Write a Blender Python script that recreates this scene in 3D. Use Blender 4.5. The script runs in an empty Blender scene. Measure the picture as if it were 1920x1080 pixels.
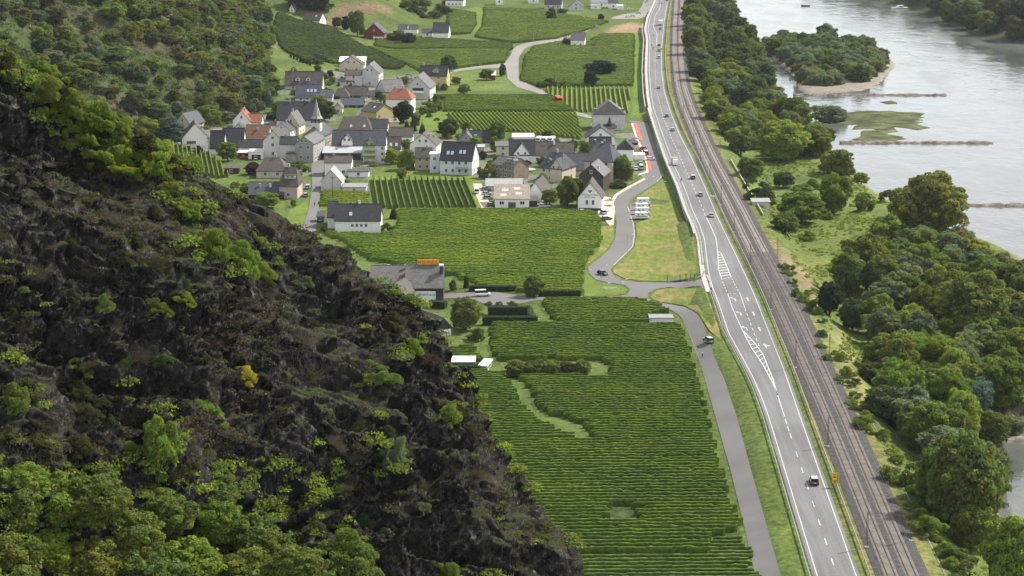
import bpy, math, random
import numpy as np
from mathutils import Vector, Matrix
from mathutils.geometry import delaunay_2d_cdt
R = math.radians
random.seed(7); rng = np.random.default_rng(7)
sc = bpy.context.scene
COL = sc.collection
# ------------------------------------------------------------------ camera, sky, sun, exposure
CH = 146.0; F = 4000.0; PIT = math.atan(890/4000)
cam_d = bpy.data.cameras.new('camera'); cam = bpy.data.objects.new('camera', cam_d); COL.objects.link(cam)
cam.location = (0, 0, CH); cam.rotation_euler = (math.pi/2-PIT, 0, 0)
cam_d.lens = 75.0; cam_d.sensor_width = 36.0; cam_d.clip_start = 1.0; cam_d.clip_end = 30000
sc.camera = cam
SUN_AZ = R(58); SUN_EL = R(44)
w = bpy.data.worlds.new('World'); sc.world = w; w.use_nodes = True
nt = w.node_tree; bg = nt.nodes['Background']
sky = nt.nodes.new('ShaderNodeTexSky'); sky.sky_type = 'NISHITA'; sky.sun_disc = False
sky.sun_elevation = SUN_EL; sky.sun_rotation = SUN_AZ; sky.altitude = 200; sky.dust_density = 2.0
tc = nt.nodes.new('ShaderNodeTexCoord'); mp = nt.nodes.new('ShaderNodeMapping'); mp.inputs['Scale'].default_value = (1, 1, 2.6)
cn = nt.nodes.new('ShaderNodeTexNoise'); cn.inputs['Scale'].default_value = 2.2; cn.inputs['Detail'].default_value = 8
cr = nt.nodes.new('ShaderNodeMapRange'); cr.inputs['From Min'].default_value = .36; cr.inputs['From Max'].default_value = .56
cr.inputs['To Min'].default_value = .35; cr.inputs['To Max'].default_value = .92
mx = nt.nodes.new('ShaderNodeMix'); mx.data_type = 'RGBA'
CLOUD_LUM = 6.2
mx.inputs[7].default_value = (CLOUD_LUM, CLOUD_LUM*1.0, CLOUD_LUM*1.03, 1)
L = nt.links
L.new(tc.outputs['Generated'], mp.inputs['Vector']); L.new(mp.outputs[0], cn.inputs['Vector'])
L.new(cn.outputs['Fac'], cr.inputs['Value']); L.new(cr.outputs[0], mx.inputs[0])
# added brightness low in the sky, strongest opposite the sun, lifting river and fronts
sp = nt.nodes.new('ShaderNodeSeparateXYZ'); L.new(tc.outputs['Generated'], sp.inputs[0])
hz = nt.nodes.new('ShaderNodeMapRange'); hz.interpolation_type = 'SMOOTHSTEP'; hz.inputs['From Min'].default_value = .5; hz.inputs['From Max'].default_value = .05; L.new(sp.outputs['Z'], hz.inputs['Value'])
dt = nt.nodes.new('ShaderNodeVectorMath'); dt.operation = 'DOT_PRODUCT'; dt.inputs[1].default_value = (.55, .83, 0); L.new(tc.outputs['Generated'], dt.inputs[0])
dr = nt.nodes.new('ShaderNodeMapRange'); dr.inputs['From Min'].default_value = -.6; dr.inputs['From Max'].default_value = 1; dr.inputs['To Min'].default_value = 1.5; dr.inputs['To Max'].default_value = .62; L.new(dt.outputs['Value'], dr.inputs['Value'])
mm = nt.nodes.new('ShaderNodeMath'); mm.operation = 'MULTIPLY_ADD'; L.new(hz.outputs[0], mm.inputs[0]); L.new(dr.outputs[0], mm.inputs[1]); mm.inputs[2].default_value = 1.0
sc_ = nt.nodes.new('ShaderNodeVectorMath'); sc_.operation = 'SCALE'; L.new(mx.outputs[2], sc_.inputs[0]); L.new(mm.outputs[0], sc_.inputs['Scale'])
L.new(sky.outputs[0], mx.inputs[6]); L.new(sc_.outputs[0], bg.inputs['Color'])
bg.inputs['Strength'].default_value = .1
sd = bpy.data.lights.new('sun', 'SUN'); sd.energy = 5.0; sd.angle = R(.9); sd.color = (1, .95, .86)
sun = bpy.data.objects.new('sun', sd); COL.objects.link(sun)
SV = Vector((math.sin(SUN_AZ)*math.cos(SUN_EL), math.cos(SUN_AZ)*math.cos(SUN_EL), math.sin(SUN_EL)))
sun.rotation_euler = SV.to_track_quat('Z', 'Y').to_euler(); sun.location = (300, 300, 900)
sc.view_settings.view_transform = 'Standard'; sc.view_settings.look = 'None'
sc.view_settings.exposure = 0.64; sc.view_settings.gamma = 1; sc.view_settings.use_curve_mapping = False

# ------------------------------------------------------------------ materials
def new_mat(name):
    m = bpy.data.materials.new(name); m.use_nodes = True
    n = m.node_tree; p = n.nodes['Principled BSDF']
    p.inputs['Specular IOR Level'].default_value = .06
    return m, n, p
def ramp2(n, fac, c0, c1, lo=.4, hi=.6):
    r = n.nodes.new('ShaderNodeMapRange'); r.inputs['From Min'].default_value = lo; r.inputs['From Max'].default_value = hi
    n.links.new(fac, r.inputs['Value'])
    m = n.nodes.new('ShaderNodeMix'); m.data_type = 'RGBA'; n.links.new(r.outputs[0], m.inputs[0])
    for i, c in ((6, c0), (7, c1)):
        if isinstance(c, (tuple, list)): m.inputs[i].default_value = (*c[:3], 1)
        else: n.links.new(c, m.inputs[i])
    return m.outputs[2]
def noise(n, scale, detail=4, coord='Object', stretch=None, rough=.55):
    if coord == 'World':
        g = n.nodes.new('ShaderNodeNewGeometry'); v = g.outputs['Position']
    else:
        g = n.nodes.new('ShaderNodeTexCoord'); v = g.outputs[coord]
    if stretch:
        q = n.nodes.new('ShaderNodeMapping'); q.inputs['Scale'].default_value = stretch
        n.links.new(v, q.inputs['Vector']); v = q.outputs[0]
    t = n.nodes.new('ShaderNodeTexNoise'); t.inputs['Scale'].default_value = scale; t.inputs['Detail'].default_value = detail
    t.inputs['Roughness'].default_value = rough
    n.links.new(v, t.inputs['Vector']); return t.outputs['Fac']
def bump(n, p, h, s, d=.1):
    b = n.nodes.new('ShaderNodeBump'); b.inputs['Strength'].default_value = s; b.inputs['Distance'].default_value = d
    n.links.new(h, b.inputs['Height']); n.links.new(b.outputs[0], p.inputs['Normal'])
def mul(n, a, b, f=1.0):
    m = n.nodes.new('ShaderNodeMix'); m.data_type = 'RGBA'; m.blend_type = 'MULTIPLY'; m.inputs[0].default_value = f
    for i, c in ((6, a), (7, b)):
        if isinstance(c, (tuple, list)): m.inputs[i].default_value = (*c[:3], 1)
        else: n.links.new(c, m.inputs[i])
    return m.outputs[2]
def simple(name, c, rough=.8, var=.25, scale=.8, metal=0, bmp=0, coord='Object', fine=None):
    m, n, p = new_mat(name)
    f = noise(n, scale, 5, coord)
    c0 = tuple(x*(1-var) for x in c); c1 = tuple(min(1, x*(1+var)) for x in c)
    o = ramp2(n, f, c0, c1, .35, .65)
    if fine:
        o = mul(n, o, ramp2(n, noise(n, fine, 2, coord), (.75,)*3, (1.2,)*3, .35, .65))
    n.links.new(o, p.inputs['Base Color'])
    p.inputs['Roughness'].default_value = rough; p.inputs['Metallic'].default_value = metal
    if rough < .8: p.inputs['Specular IOR Level'].default_value = .35
    if bmp: bump(n, p, f, bmp)
    return m
def objcol(name, rough=.6, metal=0, spec=.3, var=.1, coat=0):
    m, n, p = new_mat(name)
    oi = n.nodes.new('ShaderNodeObjectInfo')
    o = mul(n, oi.outputs['Color'], ramp2(n, noise(n, 1.2, 3), (1-var,)*3, (1+var,)*3))
    n.links.new(o, p.inputs['Base Color'])
    p.inputs['Roughness'].default_value = rough; p.inputs['Metallic'].default_value = metal; p.inputs['Specular IOR Level'].default_value = spec
    p.inputs['Coat Weight'].default_value = coat
    return m
def leaf_mat(name, transl=.40):
    m, n, p = new_mat(name)
    oi = n.nodes.new('ShaderNodeObjectInfo'); at = n.nodes.new('ShaderNodeAttribute'); at.attribute_name = 'cv'
    c = mul(n, oi.outputs['Color'], at.outputs['Color'])
    n.links.new(c, p.inputs['Base Color']); p.inputs['Roughness'].default_value = .6; p.inputs['Specular IOR Level'].default_value = .12
    tr = n.nodes.new('ShaderNodeBsdfTranslucent'); n.links.new(mul(n, c, (1.35, 1.4, .6)), tr.inputs['Color'])
    mxs = n.nodes.new('ShaderNodeMixShader'); mxs.inputs[0].default_value = transl
    n.links.new(p.outputs[0], mxs.inputs[1]); n.links.new(tr.outputs[0], mxs.inputs[2])
    n.links.new(mxs.outputs[0], n.nodes['Material Output'].inputs['Surface'])
    return m
M = {}
M['leaf'] = leaf_mat('leaf_foliage')
M['bark'] = simple('bark', (.07, .055, .04), .9, .3, 3)
def roofm(name, c, var=.22, moss=0):
    m, n, p = new_mat(name)
    f = noise(n, .7, 6)
    o = ramp2(n, f, tuple(x*(1-var) for x in c), tuple(x*(1+var) for x in c), .3, .7)
    o = mul(n, o, ramp2(n, noise(n, 3.5, 2), (.7,)*3, (1.3,)*3, .35, .65))
    wv = n.nodes.new('ShaderNodeTexWave'); wv.bands_direction = 'Z'; wv.inputs['Scale'].default_value = 1.4; wv.inputs['Distortion'].default_value = .5
    t = n.nodes.new('ShaderNodeTexCoord'); n.links.new(t.outputs['Object'], wv.inputs['Vector'])
    o = mul(n, o, ramp2(n, wv.outputs['Fac'], (.78,)*3, (1.1,)*3, .0, .5))
    n.links.new(o, p.inputs['Base Color']); p.inputs['Roughness'].default_value = .62; p.inputs['Specular IOR Level'].default_value = .2
    bump(n, p, wv.outputs['Fac'], .4, .05)
    return m
RM = dict(slate=roofm('slate_roof', (.055, .06, .072)), dark=roofm('dark_slate_roof', (.035, .036, .042)), brown=roofm('brown_tile_roof', (.075, .065, .058)),
          grey=roofm('grey_roof', (.115, .112, .11)), red=roofm('red_tile_roof', (.23, .085, .055)), rust=roofm('rust_tile_roof', (.15, .08, .055)),
          tan=roofm('tan_sheet_roof', (.22, .19, .16)), pale=roofm('pale_metal_roof', (.36, .37, .38), .1), blue=roofm('blue_slate_roof', (.07, .078, .10)),
          white=roofm('white_roof', (.7, .7, .68), .06), light=roofm('light_grey_slab', (.28, .28, .28), .12))
def wallm(name, c, var=.1):
    m, n, p = new_mat(name)
    o = ramp2(n, noise(n, .5, 5), tuple(x*(1-var) for x in c), tuple(min(.9, x*(1+var*.5)) for x in c), .3, .7)
    st = noise(n, 1.5, 4, 'Object', (1, 1, .15))
    o = mul(n, o, ramp2(n, st, (.94, .935, .92), (1, 1, 1), .35, .6))
    n.links.new(o, p.inputs['Base Color']); p.inputs['Roughness'].default_value = .85
    return m
WM = dict(white=wallm('white_plaster', (.86, .86, .85), .04), offwhite=wallm('off_white_plaster', (.72, .71, .68)), cream=wallm('cream_plaster', (.60, .55, .43)),
          yellow=wallm('yellow_plaster', (.50, .42, .22)), grey=wallm('grey_plaster', (.33, .33, .33)), lgrey=wallm('light_grey_plaster', (.55, .55, .55)),
          slate=wallm('slate_cladding', (.06, .065, .075), .25), pink=wallm('pink_plaster', (.48, .39, .35)), brick=wallm('brown_brick', (.17, .12, .09), .3),
          stone=wallm('tan_stone', (.30, .25, .18), .3), red=wallm('red_cladding', (.16, .05, .04)), green=wallm('green_plaster', (.33, .40, .10)),
          beige=wallm('beige_plaster', (.45, .39, .28)), wood=wallm('dark_wood', (.06, .045, .035), .3), bluew=wallm('blue_white_plaster', (.62, .66, .72), .05),
          dbrick=wallm('dark_brick', (.075, .065, .06), .3))
M['frame'] = simple('window_frame', (.6, .6, .58), .5, .05)
m, n, p = new_mat('window_glass'); p.inputs['Base Color'].default_value = (.025, .03, .035, 1); p.inputs['Roughness'].default_value = .12; p.inputs['Specular IOR Level'].default_value = .5; M['glass'] = m
m, n, p = new_mat('skylight_glass'); p.inputs['Base Color'].default_value = (.5, .55, .6, 1); p.inputs['Roughness'].default_value = .1; p.inputs['Metallic'].default_value = .6; M['skylight'] = m
M['door'] = simple('door_wood', (.10, .06, .04), .6)
M['metal'] = simple('galvanised_metal', (.42, .43, .43), .45, .12, 1, .6)
M['dmetal'] = simple('dark_metal', (.10, .10, .10), .5, .15, 1, .4)
def road_mat(name, c):
    m, n, p = new_mat(name)
    o = ramp2(n, noise(n, .9, 4, 'World', (1, .03, 1)), tuple(x*.86 for x in c), tuple(x*1.12 for x in c), .35, .65)
    o = mul(n, o, ramp2(n, noise(n, .05, 4, 'World', (1, .5, 1)), (.90,)*3, (1.06,)*3, .42, .56))
    o = mul(n, o, ramp2(n, noise(n, 2.2, 4, 'World'), (.9,)*3, (1.1,)*3, .35, .65))
    n.links.new(o, p.inputs['Base Color']); p.inputs['Roughness'].default_value = .8; p.inputs['Specular IOR Level'].default_value = .2; return m
M['asphalt'] = road_mat('asphalt', (.145, .143, .147))
M['asphalt2'] = simple('side_road_asphalt', (.155, .15, .148), .9, .09, .04, 0, 0, 'World')
M['asphalt3'] = simple('pale_asphalt', (.235, .225, .21), .9, .08, .05, 0, 0, 'World')
M['paving'] = simple('pale_paving', (.50, .45, .38), .9, .1, .3, 0, 0, 'World', 2)
m, n, p = new_mat('yard_paving'); o = ramp2(n, noise(n, .045, 5, 'World', None, .6), (.080, .115, .035), (.17, .165, .15), .48, .58); o = mul(n, o, ramp2(n, noise(n, .8, 4, 'World'), (.6,)*3, (1.35,)*3, .35, .65)); n.links.new(o, p.inputs['Base Color']); p.inputs['Roughness'].default_value = .95; M['yard'] = m
M['gravel'] = simple('gravel_track', (.27, .22, .17), .95, .2, .3, 0, 0, 'World', 2)
M['paint'] = simple('road_paint', (.48, .48, .46), .6, .08, 2)
M['paint_y'] = simple('yellow_paint', (.50, .40, .20), .6, .1, 2)
M['redp'] = simple('red_road_coating', (.55, .13, .10), .8, .08, 1)
M['concrete'] = simple('concrete', (.38, .37, .35), .85, .15, .6, 0, 0, 'World', 3)
M['ballast'] = simple('railway_ballast', (.075, .07, .07), .95, .25, .8, 0, 0, 'World', 4)
M['trackbed'] = simple('rusty_track_bed', (.205, .185, .165), .95, .22, .35, 0, 0, 'World', 3)
M['rail'] = simple('rail_steel', (.12, .09, .075), .4, .2, .5, .5)
M['soil'] = simple('vineyard_floor', (.045, .065, .022), .95, .4, .4, 0, 0, 'World', 1.5)
M['soil2'] = simple('bright_vineyard_grass', (.115, .155, .032), .95, .25, .3, 0, 0, 'World', 1.5)
M['lawn'] = simple('bright_lawn', (.118, .165, .034), .95, .18, .09, 0, 0, 'World', 1.3)
M['lawn2'] = simple('dull_lawn', (.085, .122, .032), .95, .25, .12, 0, 0, 'World', 1.3)
m, n, p = new_mat('mown_meadow')
o = ramp2(n, noise(n, .07, 6, 'World', None, .65), (.125, .16, .034), (.205, .175, .07), .46, .62)
o = mul(n, o, ramp2(n, noise(n, .5, 5, 'World', (1, .4, 1), .7), (.7, .72, .7), (1.3, 1.28, 1.3), .35, .65)); n.links.new(o, p.inputs['Base Color']); p.inputs['Roughness'].default_value = .95; M['meadow'] = m
M['dry'] = simple('dry_meadow', (.24, .17, .10), .95, .22, .08, 0, 0, 'World', 1.1)
M['sand'] = simple('river_sand', (.21, .19, .155), .95, .15, .2, 0, 0, 'World', 1)
M['mud'] = simple('weedy_mud', (.075, .085, .035), .9, .5, .12, 0, 0, 'World', 1)
M['rockpile'] = simple('groyne_stone', (.17, .15, .13), .9, .4, .5, 0, 0, 'World', 2)
M['car'] = objcol('car_paint', .3, .3, .5, .03, .6)
M['tyre'] = simple('tyre_rubber', (.02, .02, .02), .9)
M['rim'] = simple('wheel_rim', (.35, .35, .36), .35, .1, 1, .7)
m, n, p = new_mat('car_glass'); p.inputs['Base Color'].default_value = (.015, .018, .02, 1); p.inputs['Roughness'].default_value = .08; M['carglass'] = m
M['lamp'] = simple('lamp_lens', (.7, .7, .68), .3)
M['tail'] = simple('tail_lens', (.4, .02, .02), .4)
M['white'] = simple('white_panel', (.78, .78, .77), .5, .04)
M['orange'] = simple('orange_sign', (.80, .33, .02), .5, .05)
M['ored'] = simple('red_brown_letter', (.30, .05, .01), .5, .05)
M['yellow'] = simple('yellow_sign', (.75, .48, .02), .45, .04)
M['black'] = simple('black_print_and_shade', (.03, .03, .03), .6)
M['obj'] = objcol('object_colour', .7)
M['skin'] = simple('skin', (.45, .28, .2), .6)
# vine rows
m, n, p = new_mat('vine_leaves')
oi = n.nodes.new('ShaderNodeObjectInfo')
o = mul(n, oi.outputs['Color'], ramp2(n, noise(n, 1.3, 3, 'World'), (.55, .6, .5), (1.5, 1.4, 1.2), .3, .7))
o = mul(n, o, ramp2(n, noise(n, .045, 4, 'World'), (.85, .9, .8), (1.35, 1.2, .9), .4, .68))
n.links.new(o, p.inputs['Base Color']); p.inputs['Roughness'].default_value = .6; p.inputs['Specular IOR Level'].default_value = .1
tr = n.nodes.new('ShaderNodeBsdfTranslucent'); n.links.new(mul(n, o, (1.3, 1.4, .5)), tr.inputs['Color'])
ms = n.nodes.new('ShaderNodeMixShader'); ms.inputs[0].default_value = .25
n.links.new(p.outputs[0], ms.inputs[1]); n.links.new(tr.outputs[0], ms.inputs[2]); n.links.new(ms.outputs[0], n.nodes['Material Output'].inputs['Surface'])
M['vine'] = m

# ------------------------------------------------------------------ object helpers
def tag(o, label=None, cat=None, group=None, kind=None):
    if label and not 4 <= len(label.split()) <= 16: print('LABEL LENGTH', len(label.split()), label)
    if label: o['label'] = label
    if cat: o['category'] = cat
    if group: o['group'] = group
    if kind: o['kind'] = kind
    return o
def empty(name, loc=(0, 0, 0), rz=0):
    o = bpy.data.objects.new(name, None); COL.objects.link(o); o.location = loc; o.rotation_euler = (0, 0, rz)
    o.empty_display_size = .5; return o
class MB:
    def __init__(s): s.v = []; s.f = []; s.m = []
    def add(s, vs, fs, mi=0):
        b = len(s.v); s.v += [tuple(x) for x in vs]; s.f += [tuple(b+i for i in f) for f in fs]; s.m += [mi]*len(fs)
    def box(s, x0, x1, y0, y1, z0, z1, mi=0, T=None):
        v = [(x, y, z) for z in (z0, z1) for y in (y0, y1) for x in (x0, x1)]
        if T: v = [T(*q) for q in v]
        s.add(v, [(0, 2, 3, 1), (4, 5, 7, 6), (0, 1, 5, 4), (1, 3, 7, 5), (3, 2, 6, 7), (2, 0, 4, 6)], mi)
    def cyl(s, a, b, r0, r1=None, n=8, mi=0, cap=True):
        r1 = r0 if r1 is None else r1
        a = Vector(a); b = Vector(b); d = (b-a).normalized(); t = d.orthogonal().normalized(); u = d.cross(t)
        vs = []
        for c, r in ((a, r0), (b, r1)):
            for i in range(n):
                q = 2*math.pi*i/n; vs.append(c+t*math.cos(q)*r+u*math.sin(q)*r)
        fs = [(i, (i+1) % n, n+(i+1) % n, n+i) for i in range(n)]
        if cap: fs += [tuple(range(n-1, -1, -1)), tuple(range(n, 2*n))]
        s.add(vs, fs, mi)
    def prism(s, prof, y0, y1, mi=0):          # profile in xz, extruded along y
        n = len(prof); v = [(x, y0, z) for x, z in prof]+[(x, y1, z) for x, z in prof]
        s.add(v, [tuple(range(n)), tuple(range(2*n-1, n-1, -1))]+[(i, n+i, n+(i+1) % n, (i+1) % n) for i in range(n)], mi)
    def build(s, name, mats, parent=None, smooth=False):
        me = bpy.data.meshes.new(name); me.from_pydata(s.v, [], s.f)
        mats = mats if isinstance(mats, (list, tuple)) else [mats]
        for q in mats: me.materials.append(q)
        me.polygons.foreach_set('material_index', s.m)
        if smooth: me.polygons.foreach_set('use_smooth', [True]*len(me.polygons))
        me.update()
        o = bpy.data.objects.new(name, me); COL.objects.link(o)
        if parent: o.parent = parent
        return o
def np_mesh(name, V, Fc, mat, parent=None, smooth=False, cols=None, link=True):
    """V (n,3); Fc (m,k) with constant k"""
    me = bpy.data.meshes.new(name); V = np.ascontiguousarray(V, dtype=np.float32); Fc = np.ascontiguousarray(Fc, dtype=np.int32)
    k = Fc.shape[1]
    me.vertices.add(len(V)); me.vertices.foreach_set('co', V.ravel())
    me.loops.add(Fc.size); me.loops.foreach_set('vertex_index', Fc.ravel())
    me.polygons.add(len(Fc)); me.polygons.foreach_set('loop_start', np.arange(0, Fc.size, k, dtype=np.int32))
    me.polygons.foreach_set('loop_total', np.full(len(Fc), k, dtype=np.int32))
    if smooth: me.polygons.foreach_set('use_smooth', np.ones(len(Fc), dtype=bool))
    if cols is not None:
        a = me.color_attributes.new('cv', 'FLOAT_COLOR', 'POINT')
        c = np.ones((len(V), 4), dtype=np.float32); c[:, :3] = cols; a.data.foreach_set('color', c.ravel())
    me.update(calc_edges=True); me.validate()
    for q in (mat if isinstance(mat, (list, tuple)) else [mat]): me.materials.append(q)
    if not link: return me
    o = bpy.data.objects.new(name, me); COL.objects.link(o)
    if parent: o.parent = parent
    return o
def inst(me, name, parent=None, loc=(0, 0, 0), rot=(0, 0, 0), scale=(1, 1, 1), color=None):
    o = bpy.data.objects.new(name, me); COL.objects.link(o); o.location = loc; o.rotation_euler = rot; o.scale = scale
    if color: o.color = (*color[:3], 1)
    if parent: o.parent = parent
    return o
# ------------------------------------------------------------------ noise
def _h(ix, iy, s):
    a = (ix.astype(np.int64)*374761393+iy.astype(np.int64)*668265263+s*974634777) & 0x7fffffff
    a = ((a ^ (a >> 13))*1274126177) & 0x7fffffff
    return ((a ^ (a >> 16)) & 0xffff)/65535.0
def vn(x, y, s=0):
    x = np.asarray(x, float); y = np.asarray(y, float)
    ix = np.floor(x); iy = np.floor(y); fx = x-ix; fy = y-iy
    fx = fx*fx*(3-2*fx); fy = fy*fy*(3-2*fy); ix = ix.astype(np.int64); iy = iy.astype(np.int64)
    a = _h(ix, iy, s); b = _h(ix+1, iy, s); c = _h(ix, iy+1, s); d = _h(ix+1, iy+1, s)
    return (a*(1-fx)+b*fx)*(1-fy)+(c*(1-fx)+d*fx)*fy
def fbm(x, y, s=0, o=4):
    t = 0; a = 1; k = 0
    for i in range(o): t = t+a*vn(x*2**i, y*2**i, s+i); k += a; a *= .5
    return t/k
def worley(x, y, s=0):
    ix = np.floor(x).astype(np.int64); iy = np.floor(y).astype(np.int64)
    best = np.full(x.shape, 9.0); val = np.zeros(x.shape); gx = np.zeros(x.shape); gy = np.zeros(x.shape); second = np.full(x.shape, 9.0)
    for dx in (-1, 0, 1):
        for dy in (-1, 0, 1):
            cx = ix+dx; cy = iy+dy
            px = cx+_h(cx, cy, s); py = cy+_h(cx, cy, s+1); d = (px-x)**2+(py-y)**2
            k = d < best
            second = np.where(k, best, np.minimum(second, d))
            best = np.where(k, d, best); val = np.where(k, _h(cx, cy, s+2), val)
            gx = np.where(k, (x-px)*(_h(cx, cy, s+3)-.5)*2, gx); gy = np.where(k, (y-py)*(_h(cx, cy, s+4)-.5)*2, gy)
    return val, gx+gy, np.sqrt(second)-np.sqrt(best)
def sst(a, b, x):
    t = np.clip((x-a)/(b-a), 0, 1); return t*t*(3-2*t)
# ------------------------------------------------------------------ survey: photograph pixel (1920 wide) -> point of the real ground
FW = np.array([0, math.cos(PIT), -math.sin(PIT)]); UP = np.array([0, math.sin(PIT), math.cos(PIT)]); RT = np.array([1, 0, 0])
def ray(px, py):
    px = np.asarray(px, float); py = np.asarray(py, float)
    d = FW*F+RT*(px-960)[..., None]-UP*(py-540)[..., None]
    return d/d[..., 1:2]                       # per metre of y
def on_z(px, py, z=0):
    d = ray(px, py); t = (z-CH)/d[..., 2]; return np.stack([d[..., 0]*t, t], -1)
def curve(pts, z, y):
    q = on_z([a for a, b in pts], [b for a, b in pts], z); i = np.argsort(q[:, 1]); return np.interp(y, q[i, 1], q[i, 0])
ROAD_L = [(1240, -60), (1233, 0), (1219, 33), (1215, 54), (1219, 75), (1218, 104), (1217.5, 135), (1221, 177), (1226, 205), (1245, 260), (1263, 308), (1283, 351), (1299.5, 397), (1312.5, 424), (1321, 449), (1325, 484), (1329, 515), (1336.5, 540), (1345, 562), (1354, 588), (1366, 625), (1388, 664), (1411, 706), (1427, 743), (1442, 785), (1532, 1080), (1575, 1230)]
ROAD_R = [(1256, -60), (1252, 0), (1245, 42), (1240, 94), (1240, 129), (1245, 171), (1257, 210), (1274, 253), (1294, 291), (1311, 328), (1327, 364), (1345, 408), (1371, 461), (1396, 513), (1416, 558), (1440, 620), (1468, 689), (1499, 779), (1605, 1080), (1657, 1230)]
TR1 = [(1274, -60), (1268, 0), (1265, 50), (1264.5, 104), (1270, 160), (1281, 200), (1302, 250), (1323, 300), (1346, 345), (1369, 390), (1410, 475), (1453, 560), (1500, 665), (1551, 780), (1672, 1080), (1734, 1230)]
TR2 = [(1284, -60), (1279, 0), (1276, 50), (1276, 104), (1282.5, 160), (1296, 200), (1318, 250), (1341, 300), (1366, 345), (1391, 390), (1435, 475), (1482, 560), (1530, 665), (1582, 780), (1711, 1080), (1775, 1230)]
SHORE = [(1330, -60), (1362, 0), (1392, 40), (1408, 80), (1420, 120), (1448, 168), (1490, 186), (1515, 212), (1560, 268), (1600, 318), (1640, 352), (1700, 388), (1780, 425), (1825, 446), (1860, 453), (1925, 480), (1990, 560), (1990, 680), (1935, 770), (1880, 835), (1862, 900), (1880, 950), (1950, 1030), (2080, 1200)]
FAR = [(1520, -40), (1600, -18), (1700, 14), (1747, 28), (1800, 50), (1862, 72), (1920, 82), (2050, 88), (2300, 90)]
YR = 2.2; WZ = -7.0
_ya = np.arange(330, 3400, 2.0)
def smooth(a, k=7):
    p_ = np.pad(a, k, mode='edge'); ker = np.hanning(2*k+3)[1:-1]; ker /= ker.sum(); return np.convolve(p_, ker, 'valid')
_tab = {}
for nm_, pts_, z_, k_ in (('L', ROAD_L, YR, 5), ('R', ROAD_R, YR, 12), ('T1', TR1, YR+.4, 22), ('T2', TR2, YR+.4, 22), ('S', SHORE, WZ, 5)):
    _tab[nm_] = smooth(curve(pts_, z_, _ya), k_)
def XC(n, y): return np.interp(y, _ya, _tab[n])
def XFAR(y):
    q = on_z([a for a, b in FAR], [b for a, b in FAR], WZ); i = np.argsort(q[:, 1])
    return np.interp(y, q[i, 1], q[i, 0])
_fy = on_z([a for a, b in FAR], [b for a, b in FAR], WZ); _i = np.argsort(_fy[:, 1]); _FY = _fy[_i, 1]; _FX = _fy[_i, 0]
HB_Y = [0, 400, 600, 744, 850, 973, 1053, 1147, 1272, 1540, 1900, 3000]
HB_X = [-80, -80, -95, -112, -142, -166, -130, -133, -146, -176, -230, -400]
def H(x, y):
    x = np.asarray(x, float); y = np.asarray(y, float)
    xl = XC('L', y); xt = XC('T2', y); xs = XC('S', y)
    rw = np.where(y > 760, .6, 7.0); w0 = np.where(y > 760, 2.9, 4.2)
    z = YR*sst(0, 1, (x-(xl-w0-rw))/rw)
    # riverside
    k = sst(0, 13, x-(xt+5.5)); z = z-(YR+3.3)*k
    ds = xs-x
    k2 = 1-sst(-1, 12, ds)
    z = np.where(x > xt+5.5, z*(1-k2)+(-7.8)*k2, z)
    z = np.where(ds < -1, -7.8-2.5*sst(0, 20, -ds), z)
    # far bank
    xf = np.interp(y, _FY, _FX, left=2000); df = x-xf+ (y < _FY[0])*0
    z = np.where((df > -20) & (x > xs+30), np.maximum(z, -9.5+3*sst(-20, 2, df)+3.5*sst(0, 14, df)+.32*np.clip(df-10, 0, 300)), z)
    # western hill
    x0 = np.interp(y, HB_Y, HB_X)
    d = x0-x+14*(fbm(y/60., x/60., 3, 3)-.5)
    dd = np.clip(d, 0, None)
    hs = .78*dd*dd/(dd+12); hs = 170*(1-np.exp(-hs/170))*1.12
    hs = hs+sst(10, 60, dd)*(16*(fbm(x/55., y/38., 11, 4)-.5)+5*(fbm(x/14., y/14., 21, 3)-.5))
    # gentle rise of the upper village and vineyards
    g = .15*np.clip(-.055*y-x, 0, 140)*sst(1020, 1200, y)
    mnd = .30*np.clip(y-1470, 0, 600)*(1-sst(-.075*y, -.04*y, x))
    return np.where(x < xl-20, z+hs*(x < x0+10)+g+mnd, z)
_T = np.concatenate([np.arange(330, 2300, 2.5), np.arange(2300, 5000, 25)])
def G(px, py):
    """first ground point seen along the sight line of a photograph pixel"""
    d = ray(px, py); X = d[0]*_T; Z = CH+d[2]*_T; e = Z-H(X, _T)
    i = np.argmax(e < 0)
    if i == 0: i = len(_T)-1
    a = _T[i-1]; b = _T[i]
    for _ in range(14):
        m_ = .5*(a+b)
        if CH+d[2]*m_ < H(d[0]*m_, m_): b = m_
        else: a = m_
    return np.array([d[0]*b, b, CH+d[2]*b])
def GP(pts): return [G(*p_) for p_ in pts]
def ppm(y, z=0):                                # pixels of the photograph per metre at a ground point
    return F/(y*math.cos(PIT)+(CH-z)*math.sin(PIT))
def inside(P, poly):
    P = np.asarray(P); x, y = P[:, 0], P[:, 1]; r = np.zeros(len(P), bool); n_ = len(poly)
    for i in range(n_):
        x1, y1 = poly[i][:2]; x2, y2 = poly[(i+1) % n_][:2]
        if y1 == y2: continue
        c = ((y1 > y) != (y2 > y)) & (x < (x2-x1)*(y-y1)/(y2-y1)+x1); r ^= c
    return r
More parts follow.
